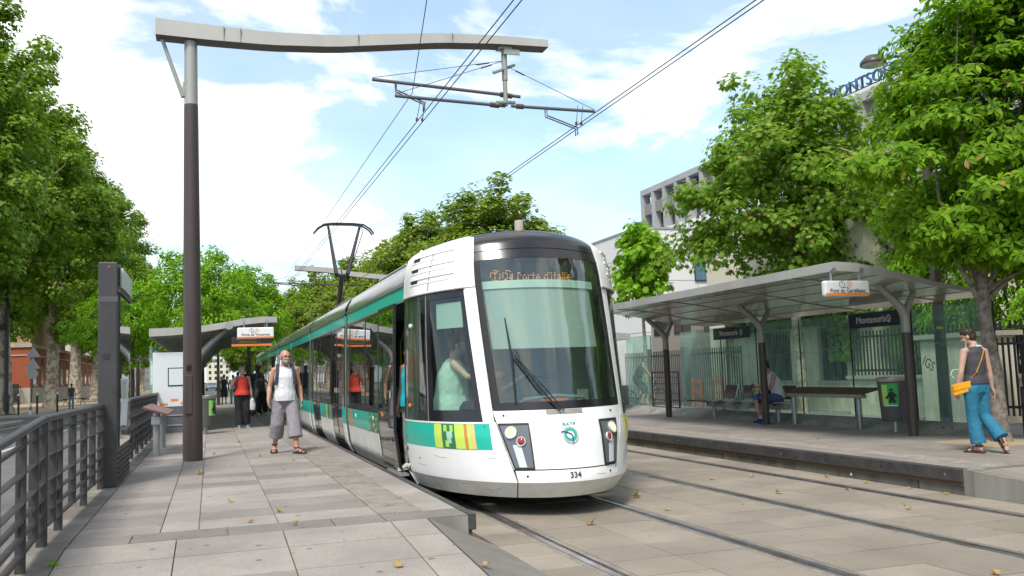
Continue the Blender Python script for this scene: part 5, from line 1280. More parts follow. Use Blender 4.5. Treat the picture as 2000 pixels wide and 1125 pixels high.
def hair(parent, M, c, m, balls, voxel=.011, k=1.):
    b = MB()
    for p, r in balls:
        q = MB().ball((0, 0, 0), r, 14); b.add([c+M @ ((V(x)+V(p))*k) for x in q.v], q.f)
    return skin('hair', b, voxel, m, parent, 3)
SHORT = [((0, .022, .042), (.083, .095, .085)), ((0, .055, -.005), (.072, .06, .07)), ((0, -.035, .088), (.06, .055, .028))]
BOB = SHORT+[((0, .05, -.03), (.085, .06, .085)), ((.062, .02, -.02), (.03, .055, .075)), ((-.062, .02, -.02), (.03, .055, .075))]
def person(label, loc, rz, h, J=None, group=None, **kw):
    t = thing('person', label, 'person', (0, 0, 0), group)
    JJ = {k: v.copy() for k, v in BASE.items()}
    for k, v in (J or {}).items(): JJ[k] = V(v)
    return t, JJ
def place(t, loc, rz, h):
    t.location = loc; t.rotation_euler = (0, 0, rz); s = h/1.75; t.scale = (s, s, s)

# 1 man walking, white sleeveless top
t, J = person('bald bearded man in white sleeveless top and grey cropped trousers walking towards camera', 0, 0, 0, dict(
    hL=(.095, 0, .92), kL=(.13, -.13, .52), aL=(.16, -.24, .09), tL=(.27, -.40, .03),
    hR=(-.095, 0, .92), kR=(-.13, .02, .50), aR=(-.17, .22, .13), tR=(-.20, .05, .03),
    eL=(.25, .05, 1.14), wL=(.275, -.02, .91), fL=(.27, -.06, .74), eR=(-.255, .03, 1.14), wR=(-.285, -.07, .91), fR=(-.27, -.12, .74), head=(.005, -.03, 1.632)))
b = body_mb(J, belly=.03); M, c = head_mb(b, J, .42, -.02, 1.05); bd = skin('body', b, .0075, 'skin_a', t, 2)
face_bits(t, M, c, 1.05, True, 'hair_grey')
skin('top', shirt_mb(J, .020, -.045, 0, .045, flare=.012), .009, 'cloth_white', t)
skin('trousers', trouser_mb(J, .58, (.115, .118, .118, .122)), .009, 'cloth_greytrouser', t)
sandal(J, 'L', 'shoe_dark', t); sandal(J, 'R', 'shoe_dark', t)
be = MB()
for p, r in (((0, -.058, -.082), (.052, .05, .05)), ((.045, -.03, -.07), (.026, .05, .045)), ((-.045, -.03, -.07), (.026, .05, .045))):
    q = MB().ball((0, 0, 0), r, 12); be.add([c+M @ ((V(x)+V(p))*1.05) for x in q.v], q.f)
skin('beard', be, .009, 'hair_beard', t)
hr = MB()
for p, r in (((.066, .03, .01), (.018, .06, .045)), ((-.066, .03, .01), (.018, .06, .045)), ((0, .075, .0), (.06, .03, .055))):
    q = MB().ball((0, 0, 0), r, 12); hr.add([c+M @ ((V(x)+V(p))*1.05) for x in q.v], q.f)
skin('hair', hr, .009, 'hair_grey', t)
for sx in (-1, 1):
    MB().tube([(sx*.12, .11, 1.46), (sx*.125, .02, 1.515), (sx*.13, -.09, 1.44), (sx*.145, -.135, 1.30), (sx*.16, -.12, 1.16)], [(.027, .009)]*5, 8, flat=(1, 0, 0)).build('rucksack_strap', 'strap_dark', t, smooth=.8)
skin('rucksack', MB().tube([(0, .17, 1.0), (0, .2, 1.15), (0, .2, 1.35), (0, .16, 1.47)], [(.12, .07), (.15, .10), (.14, .09), (.09, .05)], 14, flat=(1, 0, 0)), .012, 'strap_dark', t)
place(t, (1.21, 16.18, PZ), 0.0, 1.74)

# 2 woman in red
t, J = person('grey-haired woman in red blouse and black trousers walking, carrying white plastic bag', 0, 0, 0, dict(
    kL=(.11, -.05, .50), aL=(.12, .04, .1), tL=(.16, -.12, .03), kR=(-.10, .0, .5), aR=(-.10, -.06, .09), tR=(-.12, -.25, .03),
    eL=(.24, .02, 1.13), wL=(.25, -.10, .93), fL=(.25, -.13, .79), eR=(-.28, -.02, 1.15), wR=(-.24, -.16, 1.36), fR=(-.20, -.17, 1.5)))
b = body_mb(J, .02, True); M, c = head_mb(b, J, .45, 0, .98); skin('body', b, .011, 'skin_e', t, 2); face_bits(t, M, c, .98)
skin('blouse', shirt_mb(J, .03, .0, .62, .03, True, .03, .03), .012, 'cloth_red', t); skin('trousers', trouser_mb(J, .97, (.115, .11, .105, .11)), .012, 'cloth_black', t)
shoe(J, 'L', 'shoe_teal', t, 'sole_white'); shoe(J, 'R', 'shoe_teal', t, 'sole_white'); hair(t, M, c, 'hair_grey', SHORT+[((.05, .03, .0), (.04, .06, .06)), ((-.05, .03, .0), (.04, .06, .06))], .012)
MB().tube([(-.11, .10, 1.30), (-.13, .02, 1.47), (-.12, -.10, 1.35), (-.15, -.09, 1.12)], .014, 6).build('rucksack_strap', 'strap_dark', t)
bg = MB(); bg.tube([(.26, -.13, .86), (.26, -.13, .78), (.27, -.13, .62), (.27, -.13, .5)], [.02, .06, (.085, .06), (.07, .04)], 12); skin('plastic_bag', bg, .012, 'bag_white', t)
place(t, (.80, 25.6, PZ), .1, 1.63)

# 3 woman in olive top by the tram
t, J = person('woman in olive sleeveless top and black trousers with cream shoulder bag reaching towards tram', 0, 0, 0, dict(
    eL=(.33, -.05, 1.22), wL=(.53, -.12, 1.14), fL=(.68, -.15, 1.11), eR=(-.24, -.02, 1.12), wR=(-.16, -.16, .98), fR=(-.06, -.2, .95), kL=(.12, -.04, .5), aL=(.17, .03, .09), tL=(.2, -.14, .03)))
b = body_mb(J, .01, True); M, c = head_mb(b, J, .9, 0, .97); skin('body', b, .014, 'skin_d', t, 2)
skin('top', shirt_mb(J, .018, .02, 0, .01, True, .0, .05), .014, 'cloth_olive', t); skin('trousers', trouser_mb(J, .95, (.11, .105, .10, .09), .1), .014, 'cloth_black', t); hair(t, M, c, 'hair_black', BOB, .014)
shoe(J, 'L', 'shoe_pale', t); shoe(J, 'R', 'shoe_pale', t)
skin('shoulder_bag', MB().tube([(-.2, -.08, 1.1), (-.2, -.10, .95), (-.2, -.09, .78)], [(.05, .07), (.09, .11), (.06, .09)], 12), .014, 'cloth_khaki', t)
MB().tube([(-.16, -.06, 1.1), (-.15, .02, 1.48), (-.2, .08, 1.1)], .012, 6).build('bag_strap', 'cloth_khaki', t)
skin('handbag', MB().tube([(.17, .1, .95), (.19, .1, .82), (.19, .1, .70)], [(.06, .05), (.09, .08), (.08, .06)], 12), .014, 'cloth_black', t)
place(t, (1.72, 34.2, PZ), .2, 1.52)
# 4 man in blue
t, J = person('dark-skinned man in blue shirt standing behind the woman in olive', 0, 0, 0)
b = body_mb(J); M, c = head_mb(b, J, -.1); skin('body', b, .014, 'skin_c', t, 2); skin('shirt', shirt_mb(J, .022, -.04, .7), .014, 'cloth_blue', t); skin('trousers', trouser_mb(J, .97), .014, 'cloth_camo', t); hair(t, M, c, 'hair_black', SHORT, .014); shoe(J, 'L', 'shoe_dark', t); shoe(J, 'R', 'shoe_dark', t)
place(t, (1.66, 35.6, PZ), .1, 1.80)
# 5 man behind the woman in red
t, J = person('dark-haired man in navy shirt half hidden behind the woman in red', 0, 0, 0)
b = body_mb(J); M, c = head_mb(b, J, .3); skin('body', b, .014, 'skin_c', t, 2); skin('shirt', shirt_mb(J, .022, -.04, .7), .014, 'cloth_navy', t); skin('trousers', trouser_mb(J, .97), .014, 'cloth_camo', t); hair(t, M, c, 'hair_black', SHORT, .014); shoe(J, 'L', 'shoe_dark', t); shoe(J, 'R', 'shoe_dark', t)
place(t, (1.28, 34.4, PZ), .1, 1.78)
# 6-8 people further along the platform
def far_person(label, loc, rz, h, sk, top, bot, hr_, dress=False, bag=None, J=None):
    t, JJ = person(label, 0, 0, 0, J)
    b = body_mb(JJ, 0, dress); M, c = head_mb(b, JJ, 0); skin('body', b, .018, sk, t, 2)
    skin('top', shirt_mb(JJ, .022, -.04, .6, .01, dress), .018, top, t)
    if dress: skin('skirt', MB().tube([(0, 0, 1.02), (0, 0, .8), (0, 0, .42)], [(.17, .14), (.21, .18), (.23, .2)], 16), .02, bot, t)
    else: skin('trousers', trouser_mb(JJ, .97), .018, bot, t)
    hair(t, M, c, hr_, SHORT+([((0, .03, .1), (.06, .06, .05))] if dress else []), .018); shoe(JJ, 'L', 'shoe_dark', t); shoe(JJ, 'R', 'shoe_dark', t)
    if bag: skin('bag', MB().tube([(.22, .08, 1.15), (.23, .1, 1.0), (.23, .09, .85)], [(.06, .06), (.11, .1), (.07, .08)], 12), .018, bag, t)
    place(t, loc, rz, h); return t
far_person('woman in black dress with hair tied up walking away along the platform', (.72, 54, PZ), math.pi, 1.62, 'skin_d', 'cloth_black', 'cloth_black', 'hair_black', True, 'cloth_khaki')
far_person('distant person in pale top walking away beside the woman in black dress', (1.18, 53, PZ), math.pi, 1.6, 'skin_d', 'bag_white', 'cloth_jeans', 'hair_black')
far_person('distant black-haired person seen over the shoulder of the woman in red', (1.25, 46, PZ), math.pi, 1.68, 'skin_e', 'cloth_charcoal', 'cloth_black', 'hair_black')
far_person('pedestrian in dark checked shirt and jeans walking on the far left pavement', (-8.6, 66, .12), math.pi, 1.65, 'skin_d', 'cloth_check', 'cloth_jeans', 'hair_black')

# 9 woman on the right platform, seen from behind
t, J = person('short-haired woman in grey top and teal trousers walking away with orange handbag', 0, 0, 0, dict(
    hL=(.09, 0, .92), kL=(.085, -.02, .50), aL=(.06, .03, .09), tL=(.10, -.15, .03),
    hR=(-.09, 0, .92), kR=(-.10, .0, .51), aR=(-.13, .27, .18), tR=(-.15, .33, .02),
    eL=(.265, .02, 1.13), wL=(.285, -.05, .90), fL=(.28, -.08, .73), eR=(-.23, .03, 1.12), wR=(-.25, .03, .89), fR=(-.26, .06, .72), head=(.03, -.045, 1.625)))
b = body_mb(J, 0, True, feet=True); M, c = head_mb(b, J, .55, .28, .98); skin('body', b, .0075, 'skin_e', t, 2)
skin('top', shirt_mb(J, .018, .03, .16, 0, True, .004, .01), .009, 'cloth_charcoal', t); skin('trousers', trouser_mb(J, .90, (.112, .095, .083, .105), .07), .009, 'cloth_teal', t)
sandal(J, 'L', 'shoe_brown', t); sandal(J, 'R', 'shoe_brown', t)
hair(t, M, c, 'hair_brown', SHORT+[((0, .05, -.02), (.075, .055, .075)), ((0, .0, .075), (.085, .09, .05)), ((.03, .06, .06), (.05, .05, .05)), ((-.04, .06, .03), (.045, .05, .06))], .009)
bagm = MB().hexa([(.16, -.02, .86), (.34, -.10, .80), (.35, -.04, .80), (.17, .06, .86), (.16, -.02, 1.0), (.36, -.10, .95), (.37, -.04, .95), (.17, .06, 1.0)]).build('handbag', 'bag_orange', t, bevel=.012)
MB().hexa([(.15, .045, .92), (.36, -.048, .87), (.365, -.03, .87), (.155, .07, .92), (.15, .05, 1.01), (.37, -.045, .96), (.375, -.03, .96), (.155, .07, 1.01)]).build('bag_flap', 'bag_orange', bagm, bevel=.006)
MB().tube([(.16, .03, 1.0), (.10, .125, 1.12), (0, .135, 1.3), (-.08, .11, 1.43), (-.11, .03, 1.49), (-.09, -.08, 1.42)], [(.012, .004)]*6, 6, flat=(1, 0, 0)).build('bag_strap', 'bag_orange', bagm)
MB().tube([(.07, -.05, 1.60), (.085, -.04, 1.5), (.1, -.02, 1.42)], .003, 4).tube([(.20, -.05, 1.18), (.28, -.12, 1.16), (.32, -.12, 1.10), (.28, -.1, 1.05)], .005, 4).build('earphone_cable', 'ear_white', t)
MB().tube([(-.10, .06, 1.475), (-.04, .085, 1.492), (.02, .09, 1.492)], .014, 6).build('undershirt', 'ear_white', t)
place(t, (9.38, 9.45, PR), math.pi, 1.60)

# 10 seated man
t, J = person('seated man in white shirt and blue shorts wearing headphones, bent over his phone', 0, 0, 0, dict(
    pel=(0, .0, .53), waist=(0, -.04, .68), chest=(0, -.11, .88), up=(0, -.15, 1.0), neck=(0, -.19, 1.07), head=(0, -.25, 1.19),
    hL=(.09, 0, .52), kL=(.15, -.42, .53), aL=(.15, -.40, .09), tL=(.17, -.58, .03), hR=(-.09, 0, .52), kR=(-.13, -.42, .53), aR=(-.12, -.34, .09), tR=(-.13, -.52, .03),
    sL=(.175, -.15, 1.0), eL=(.22, -.28, .75), wL=(.07, -.47, .72), fL=(-.02, -.56, .75), sR=(-.175, -.15, 1.0), eR=(-.22, -.28, .75), wR=(-.06, -.50, .72), fR=(.02, -.60, .76)))
b = body_mb(J, .03); M, c = head_mb(b, J, .25, .38); skin('body', b, .010, 'skin_e', t, 2); face_bits(t, M, c, 1., True, 'hair_black')
skin('shirt', shirt_mb(J, .026, -.02, .62, .05), .011, 'cloth_white', t); skin('shorts', trouser_mb(J, .02, (.115, .11, .10, .10), .06), .011, 'cloth_shorts', t)
shoe(J, 'L', 'shoe_blue', t, 'sole_white'); shoe(J, 'R', 'shoe_blue', t, 'sole_white')
for s in 'LR': MB().tube([J['a'+s]+V((0, 0, .015)), J['a'+s]+V((0, -.005, .10))], [.044, .042], 12).build('sock', 'cloth_white', t, smooth=.8)
hair(t, M, c, 'hair_black', SHORT, .011)
T_ = lambda p: c+M @ V(p)
MB().tube([T_((-.085, .01, .0)), T_((-.08, .02, .08)), T_((0, .02, .132)), T_((.08, .02, .08)), T_((.085, .01, 0))], .011, 6).tube([T_((.078, .01, -.01)), T_((.1, .01, -.01))], .034, 12).tube([T_((-.078, .01, -.01)), T_((-.1, .01, -.01))], .034, 12).build('headphones', 'iron', t)
MB().cbox((.0, -.60, .79), (.07, .012, .14), 0, mtx=Matrix.Rotation(-.7, 3, 'X')).build('phone', 'iron', t)
skin('belt_bag', MB().tube([(-.10, -.22, .66), (0, -.25, .68), (.10, -.22, .66)], [(.05, .04), (.07, .06), (.05, .04)], 10), .012, 'cloth_black', t)
place(t, (11.12, 16.45, PR-.01), -math.pi/2, 1.72)

# 11 tram driver
t, J = person('tram driver in mint green shirt seated at the controls behind the side window', 0, 0, 0, dict(
    pel=(0, .0, .55), waist=(0, .0, .70), chest=(0, -.02, .92), up=(0, -.04, 1.05), neck=(0, -.05, 1.13), head=(0, -.08, 1.27),
    hL=(.09, 0, .54), kL=(.14, -.42, .55), aL=(.14, -.42, .12), tL=(.14, -.58, .05), hR=(-.09, 0, .54), kR=(-.14, -.42, .55), aR=(-.14, -.42, .12), tR=(-.14, -.58, .05),
    sL=(.19, -.04, 1.06), eL=(.33, -.25, .95), wL=(.36, -.50, .92), fL=(.36, -.66, .93), sR=(-.19, -.04, 1.06), eR=(-.32, -.20, .90), wR=(-.30, -.46, .90), fR=(-.26, -.62, .92)))
b = body_mb(J, .05, feet=False); M, c = head_mb(b, J, .3, .1); skin('body', b, .011, 'skin_e', t, 2)
skin('shirt', shirt_mb(J, .034, -.03, .75, .06, flare=.02), .012, 'cloth_mint', t); skin('trousers', trouser_mb(J, .95), .014, 'cloth_black', t); hair(t, M, c, 'hair_brown', SHORT+[((0, -.01, .10), (.09, .10, .045))], .012)
place(t, (2.72, 10.66, .56), 1.3, 1.80)
# 12 man in the open tram door
t, J = person('man in turquoise shirt and camouflage trousers leaning out of the open tram door', 0, 0, 0, dict(
    eL=(.25, -.02, 1.13), wL=(.27, -.06, .88), fL=(.26, -.10, .71), head=(0, -.05, 1.63), neck=(0, -.01, 1.49)))
b = body_mb(J, .03); M, c = head_mb(b, J, .75); skin('body', b, .010, 'skin_b', t, 2); face_bits(t, M, c, 1., False, 'hair_black')
skin('shirt', shirt_mb(J, .026, -.06, .65, .03, flare=.01), .011, 'cloth_turq', t); skin('trousers', trouser_mb(J, .95), .011, 'cloth_camo', t); hair(t, M, c, 'hair_black', SHORT+[((0, -.055, -.085), (.045, .045, .035))], .011); shoe(J, 'L', 'shoe_pale', t, 'sole_white'); shoe(J, 'R', 'shoe_pale', t, 'sole_white')
place(t, (2.46, 11.60, .335), -.9, 1.60)
# 13 cyclist behind the glass
def bicycle(loc, rz, label):
    t = thing('bicycle', label, 'bicycle', (0, 0, 0))
    for y in (-.52, .52):
        w = MB().tube([(0, y+.33*math.cos(a), .34+.33*math.sin(a)) for a in np.linspace(0, 2*math.pi, 25)], .017, 6, cap=False).build('wheel', 'rubber', t)
        sp = MB()
        for k in range(10):
            a = math.pi*2*k/10; sp.tube([(0, y, .34), (0, y+.32*math.cos(a), .34+.32*math.sin(a))], .0025, 4)
        sp.build('spokes', 'grey_ink', w)
    MB().tube([(0, .52, .34), (0, .06, .30), (0, -.38, .78), (0, .17, .80), (0, .52, .34)], .018, 6).tube([(0, .06, .30), (0, .19, .92)], .018, 6).tube([(0, -.52, .34), (0, -.40, .95)], .018, 6).build('frame', 'iron_grey', t)
    MB().tube([(-.26, -.32, 1.0), (-.1, -.42, 1.0), (.1, -.42, 1.0), (.26, -.32, 1.0)], .014, 6).build('handlebar', 'iron', t); MB().tube([(0, .32, .94), (0, .05, .95)], [(.08, .03), (.03, .02)], 8, flat=(1, 0, 0)).build('saddle', 'iron', t)
    MB().tube([(-.11, .06, .20), (-.02, .06, .20), (0, .06, .30), (.02, .06, .42), (.11, .06, .42)], .011, 6).build('pedals', 'iron', t)
    t.location = loc; t.rotation_euler = (0, 0, rz); return t
CY = (13.35, 27.2, .12)
bicycle(CY, math.radians(70), 'grey bicycle ridden past behind the shelter glass')
t, J = person('cyclist in dark shirt and shorts riding behind the shelter glass', 0, 0, 0, dict(
    pel=(0, .18, 1.0), waist=(0, .13, 1.14), chest=(0, .02, 1.33), up=(0, -.03, 1.43), neck=(0, -.06, 1.5), head=(0, -.10, 1.63), hL=(.09, .16, .98), kL=(.11, -.12, .68), aL=(.11, .06, .46), tL=(.11, -.12, .42), hR=(-.09, .16, .98), kR=(-.11, -.05, .58), aR=(-.11, .08, .22), tR=(-.11, -.10, .19),
    sL=(.18, -.03, 1.43), eL=(.23, -.18, 1.2), wL=(.24, -.32, 1.03), fL=(.24, -.42, .99), sR=(-.18, -.03, 1.43), eR=(-.23, -.18, 1.2), wR=(-.24, -.32, 1.03), fR=(-.24, -.42, .99)))
b = body_mb(J); M, c = head_mb(b, J, 0); skin('body', b, .013, 'skin_e', t, 2); skin('shirt', shirt_mb(J, .024, -.02, .65), .014, 'cloth_black', t); skin('shorts', trouser_mb(J, .05, (.11, .10, .095, .09)), .014, 'cloth_navy', t); hair(t, M, c, 'hair_brown', SHORT, .014); shoe(J, 'L', 'shoe_dark', t); shoe(J, 'R', 'shoe_dark', t)
place(t, CY, math.radians(70), 1.75)
# ================================================================ TREES AND GREENERY
SHAPES = {
 'oval': (np.array([[0, -.5, 0], [.27, -.05, .05], [0, .55, -.05], [-.27, -.05, .05]]), np.array([[0, 1, 2], [0, 2, 3]])),
 'lobed': (np.array([[0, -.45, 0], [.50, -.22, .05], [.24, .06, .02], [.0, .58, -.06], [-.24, .06, .02], [-.50, -.22, .05]]), np.array([[0, 1, 2], [0, 2, 4], [2, 3, 4], [0, 4, 5]])),
 'palm': (np.array([[0, -.36, 0], [.30, -.36, .02], [.22, -.14, .02], [.56, -.02, .05], [.27, .09, .01], [.30, .38, .0], [.10, .26, -.01], [0, .62, -.07], [-.10, .26, -.01], [-.30, .38, 0], [-.27, .09, .01], [-.56, -.02, .05], [-.22, -.14, .02], [-.30, -.36, .02]]), np.array([[0, 1, 2], [2, 3, 4], [4, 5, 6], [6, 7, 8], [8, 9, 10], [10, 11, 12], [12, 13, 0], [0, 2, 4], [0, 4, 6], [0, 6, 8], [0, 8, 10], [0, 10, 12]])),
 'magn': (np.array([[0, 0, 0], [.17, .42, .05], [.20, .68, .03], [0, 1.0, -.14], [-.20, .68, .03], [-.17, .42, .05], [0, .55, -.02]]), np.array([[0, 1, 6], [1, 2, 6], [2, 3, 6], [3, 4, 6], [4, 5, 6], [5, 0, 6]])),
 'slim': (np.array([[0, 0, 0], [.14, .45, .02], [0, 1.0, -.16], [-.14, .45, .02]]), np.array([[0, 1, 2], [0, 2, 3]])),
}
def nrm(a): return a/np.maximum(np.linalg.norm(a, axis=1, keepdims=True), 1e-9)
def leaf_mesh(name, P, N, Tg, S, shape, m):
    """P positions, N leaf normals, Tg leaf tip directions, S sizes -> one mesh"""
    sv, st = SHAPES[shape]; n = len(P); k = len(sv)
    N = nrm(N); Tg = nrm(Tg-N*np.sum(Tg*N, 1, keepdims=True)); X = np.cross(Tg, N)
    co = P[:, None, :]+S[:, None, None]*(X[:, None, :]*sv[None, :, 0:1]+Tg[:, None, :]*sv[None, :, 1:2]+N[:, None, :]*sv[None, :, 2:3])
    co = co.reshape(-1, 3); tri = (st[None]+(np.arange(n)*k)[:, None, None]).reshape(-1)
    me = bpy.data.meshes.new(name); nt_ = n*len(st)
    me.vertices.add(len(co)); me.vertices.foreach_set('co', co.ravel().astype(np.float32))
    me.loops.add(nt_*3); me.loops.foreach_set('vertex_index', tri.astype(np.int32))
    me.polygons.add(nt_); me.polygons.foreach_set('loop_start', np.arange(0, nt_*3, 3, dtype=np.int32)); me.polygons.foreach_set('loop_total', np.full(nt_, 3, dtype=np.int32))
    me.materials.append(MATS[m]); me.update(calc_edges=True); return me
def rdir(r, n): return nrm(r.normal(size=(n, 3)))
def lump(d, ph):
    return 1+.16*np.sin(3.1*d[:, 0]+ph[0])*np.cos(2.7*d[:, 1]+ph[1])+.12*np.sin(5.3*d[:, 2]+4.1*d[:, 0]+ph[2])+.10*np.cos(6.7*d[:, 1]-3.9*d[:, 2]+ph[3])
def crown(name, seed, r3, zc, nclump, perclump, cr, leaf, shape, m, inner=.35, cutz=None, up=.5, tap=0.):
    """leaf clumps spread through an uneven ellipsoid; returns mesh and clump centres"""
    r = np.random.default_rng(seed); ph = r.uniform(0, 6.28, 4)
    d = rdir(r, nclump); f = inner+(1-inner)*r.uniform(0, 1, nclump)**.55
    c = d*np.array(r3)*(f*lump(d, ph))[:, None]
    if tap: c[:, :2] *= (1-tap*np.clip(c[:, 2:3]/r3[2], -.2, 1))
    c[:, 2] += zc
    if cutz is not None: c = c[c[:, 2] > cutz]
    n = len(c); crs = cr*r.uniform(.6, 1.35, n)
    idx = np.repeat(np.arange(n), perclump); e = rdir(r, len(idx)); rad = crs[idx]*(.35+.65*r.uniform(0, 1, len(idx))**.5)
    P = c[idx]+e*rad[:, None]*np.array([1, 1, .72]); P[:, 2] -= .12*cr*np.sum(e[:, :2]**2, 1)
    out = nrm(P-np.array([0, 0, zc-.3*r3[2]]))
    N = e*.75+out*.4+np.array([0, 0, up+.25])+r.normal(size=P.shape)*.33
    T = out*.6+np.array([0, 0, -.5])+r.normal(size=P.shape)*.6
    S = leaf*r.uniform(.65, 1.3, len(P))
    return leaf_mesh(name, P, N, T, S, shape, m), c
def limbs(b, base, targets, r0, r, sag=.0, n=5):
    base = V(base)
    for t in targets:
        t = V(t); L = (t-base).length; k = V((r.normal()*.07*L, r.normal()*.07*L, .12*L))
        pts = [base, base+(t-base)*.3+k*.7, base+(t-base)*.65+k*.6, t]
        b.tube(pts, [r0, r0*.62, r0*.36, r0*.12], n)
def tree_proto(name, label, cat_label, seed, trunk, bark, crownargs, nl=10, lr=.1, fork=None):
    t = thing(name, label, cat_label); r = np.random.default_rng(seed+99)
    me, cs = crown('crown', seed, **crownargs)
    b = MB(); pts, rs = trunk; b.tube(pts, rs, 12)
    top = pts[-1]
    far = cs[np.argsort(-np.linalg.norm(cs-np.array(top), axis=1))]
    sel = cs[r.choice(len(cs), min(nl, len(cs)), replace=False)]
    limbs(b, top, [tuple(x) for x in sel], lr, r)
    for q in pts[-2:-1]: limbs(b, V(q)+(V(top)-V(q))*.5, [tuple(x) for x in cs[r.choice(len(cs), min(4, len(cs)), replace=False)]], lr*.8, r)
    link(bpy.data.objects.new('crown', me), t); b.build('trunk', bark, t, smooth=.9)
    return t
def put(t, loc, rzz, sc): t.location = loc; t.rotation_euler = (0, 0, rzz); t.scale = sc if hasattr(sc, '__len__') else (sc,)*3
# --- tall planes along the left avenue
planeA = tree_proto('plane_tree', '', 'tree', 3, ([(0, 0, 0), (.05, 0, .5), (.1, .05, 3), (.2, .1, 6.0), (.1, .0, 9.0)], [.62, .50, .42, .36, .28]), 'bark_plane',
    dict(r3=(5.4, 5.4, 7.4), zc=12.4, nclump=290, perclump=190, cr=.86, leaf=.225, shape='lobed', m='leaf_plane', inner=.35, cutz=4.6, tap=.12), 46, .17)
planeB = tree_proto('plane_tree', '', 'tree', 8, ([(0, 0, 0), (-.05, 0, .5), (-.1, .1, 3), (-.1, .2, 6.0), (.0, .1, 9.5)], [.55, .46, .40, .33, .25]), 'bark_plane',
    dict(r3=(5.2, 5.6, 7.6), zc=12.6, nclump=290, perclump=190, cr=.9, leaf=.225, shape='lobed', m='leaf_plane', inner=.35, cutz=4.4, tap=.12), 46, .17)
LT = [(-12.3, 33.5, 1.6, .9, 'leafy plane tree at the very left edge of the picture'), (-11.4, 45, .3, 1.0, 'large near plane tree filling the upper left corner'), (-11.0, 58, 2.2, 1.02, 'plane tree behind the first, left of the brown mast'), (-10.74, 72, 4.1, 1.03, 'plane tree with the thick mottled trunk left of the totem'), (-11.2, 88, .9, 1.05, 'plane tree with second pale trunk left of the totem'),
      (-11.0, 101, 5.2, 1.03, 'plane tree with third darker trunk just left of the totem'), (-11.2, 116, 3.3, .98, 'far plane tree seen right of the totem'), (-11.1, 132, 1.3, .97, 'far plane tree, second right of the totem'), (-11.2, 150, 2.8, .97, 'far plane tree, third right of the totem'), (-11.2, 170, 4.8, .97, 'most distant plane tree of the left row'),
      (-20, 66, 1.1, 1.05, 'plane tree of the back row before the brick building'), (-21, 48, 5.5, 1.1, 'tall plane tree of the back row at left edge')]
for i, (x, y, a, s, lab) in enumerate(LT):
    src = planeA if i % 2 == 0 else planeB
    if i < 2: src['label'] = lab; src['group'] = 'plane trees along the left avenue'; put(src, (x, y, .1), a, s)
    else: c = copy_tree(src, None, (x, y, .1), a, lab, s)
for (x, y, a, s, lab) in ((17.0, 2.0, 2.1, .72, 'plane tree on the right pavement just beyond the picture edge'), (20.5, -7.0, .7, .75, 'plane tree on the right pavement beside the viewpoint'), (15.5, -14, 4.2, .72, 'plane tree on the right pavement behind the viewpoint')):
    c = copy_tree(planeB, None, (x, y, .1), a, lab, s); c['group'] = 'plane trees on the right pavement'
# --- far right-hand row
farA = tree_proto('avenue_tree', 'broad avenue tree rising behind the tram roof', 'tree', 21, ([(0, 0, 0), (0, 0, 3), (.1, 0, 6), (0, 0, 8)], [.4, .3, .26, .2]), 'bark_plane',
    dict(r3=(4.6, 4.6, 5.2), zc=9.0, nclump=330, perclump=100, cr=.95, leaf=.27, shape='lobed', m='leaf_far', inner=.45, cutz=3.2, tap=.15), 14, .13)
farA['group'] = 'avenue trees beyond the tram'
put(farA, (18.6, 60, 0), .4, (1.15, 1.15, .96))
for (x, y, a, s, lab) in ((15.2, 66, 2.0, .92, 'avenue tree left of the broad one behind the tram'), (16.6, 83, 3.1, 1.0, 'avenue tree above the pantograph side of the tram'), (15.8, 100, 1.2, 1.0, 'avenue tree behind the far mast beam'), (13.6, 112, 4.4, 1.0, 'avenue tree right of the far beam end'), (13.0, 128, 5.5, 1.0, 'avenue tree between the far beam and the left trees'), (11.5, 146, 2.4, 1.0, 'hazy avenue tree above the tram tail'), (10.0, 165, .2, 1.0, 'most distant avenue tree of the right row'), (20.5, 73, .2, .95, 'avenue tree at right behind the tram front roof'),
                          (6.5, 195, 1.7, .95, 'distant tree above the left shelter opening'), (-3.5, 190, 2.9, .85, 'distant tree seen through the left shelter'), (9, 215, 3.3, 1.1, 'distant tree closing the avenue at right'), (-6, 230, 3.9, 1.1, 'distant tree closing the avenue at left')):
    copy_tree(farA, None, (x, y, 0), a, lab, s)
# --- young bright trees behind the left shelter
yb = tree_proto('young_tree', 'bright green young tree behind the left shelter roof, left peak', 'tree', 33, ([(0, 0, 0), (0, 0, 2), (.05, 0, 4), (0, 0, 6)], [.10, .085, .06, .03]), 'bark_dark',
    dict(r3=(2.35, 2.35, 2.5), zc=4.9, nclump=120, perclump=62, cr=.46, leaf=.25, shape='slim', m='leaf_bright', inner=.2, cutz=2.6, up=.15, tap=.45), 16, .03)
yb['group'] = 'young trees behind the left shelter'
put(yb, (-.55, 41.0, .2), .5, 1.02)
copy_tree(yb, None, (1.75, 45.5, .2), 2.6, 'bright green young tree behind the left shelter roof, right peak', (1.0, 1.0, .98))
copy_tree(yb, None, (-3.2, 43, .1), 4.0, 'bright green young tree left of the brown mast behind the shelter', (1.0, 1.0, .86))
copy_tree(yb, None, (.4, 52.0, .2), 1.3, 'bright green young tree under the far end of the shelter', .95)
# --- right: plane tree over the shelter
pr2 = tree_proto('plane_tree', 'large plane tree rising behind the right shelter roof', 'tree', 45, ([(0, 0, 0), (.02, 0, 1.5), (-.05, .05, 3.4), (.1, 0, 5.4), (.15, 0, 7.6)], [.17, .15, .135, .10, .06]), 'bark_plane',
    dict(r3=(3.0, 3.0, 3.5), zc=6.35, nclump=320, perclump=92, cr=.55, leaf=.16, shape='palm', m='leaf_plane_near', inner=.22, cutz=3.25, up=.35, tap=.42), 30, .055)
put(pr2, (15.35, 21.5, .12), .9, (.97, .97, .99))
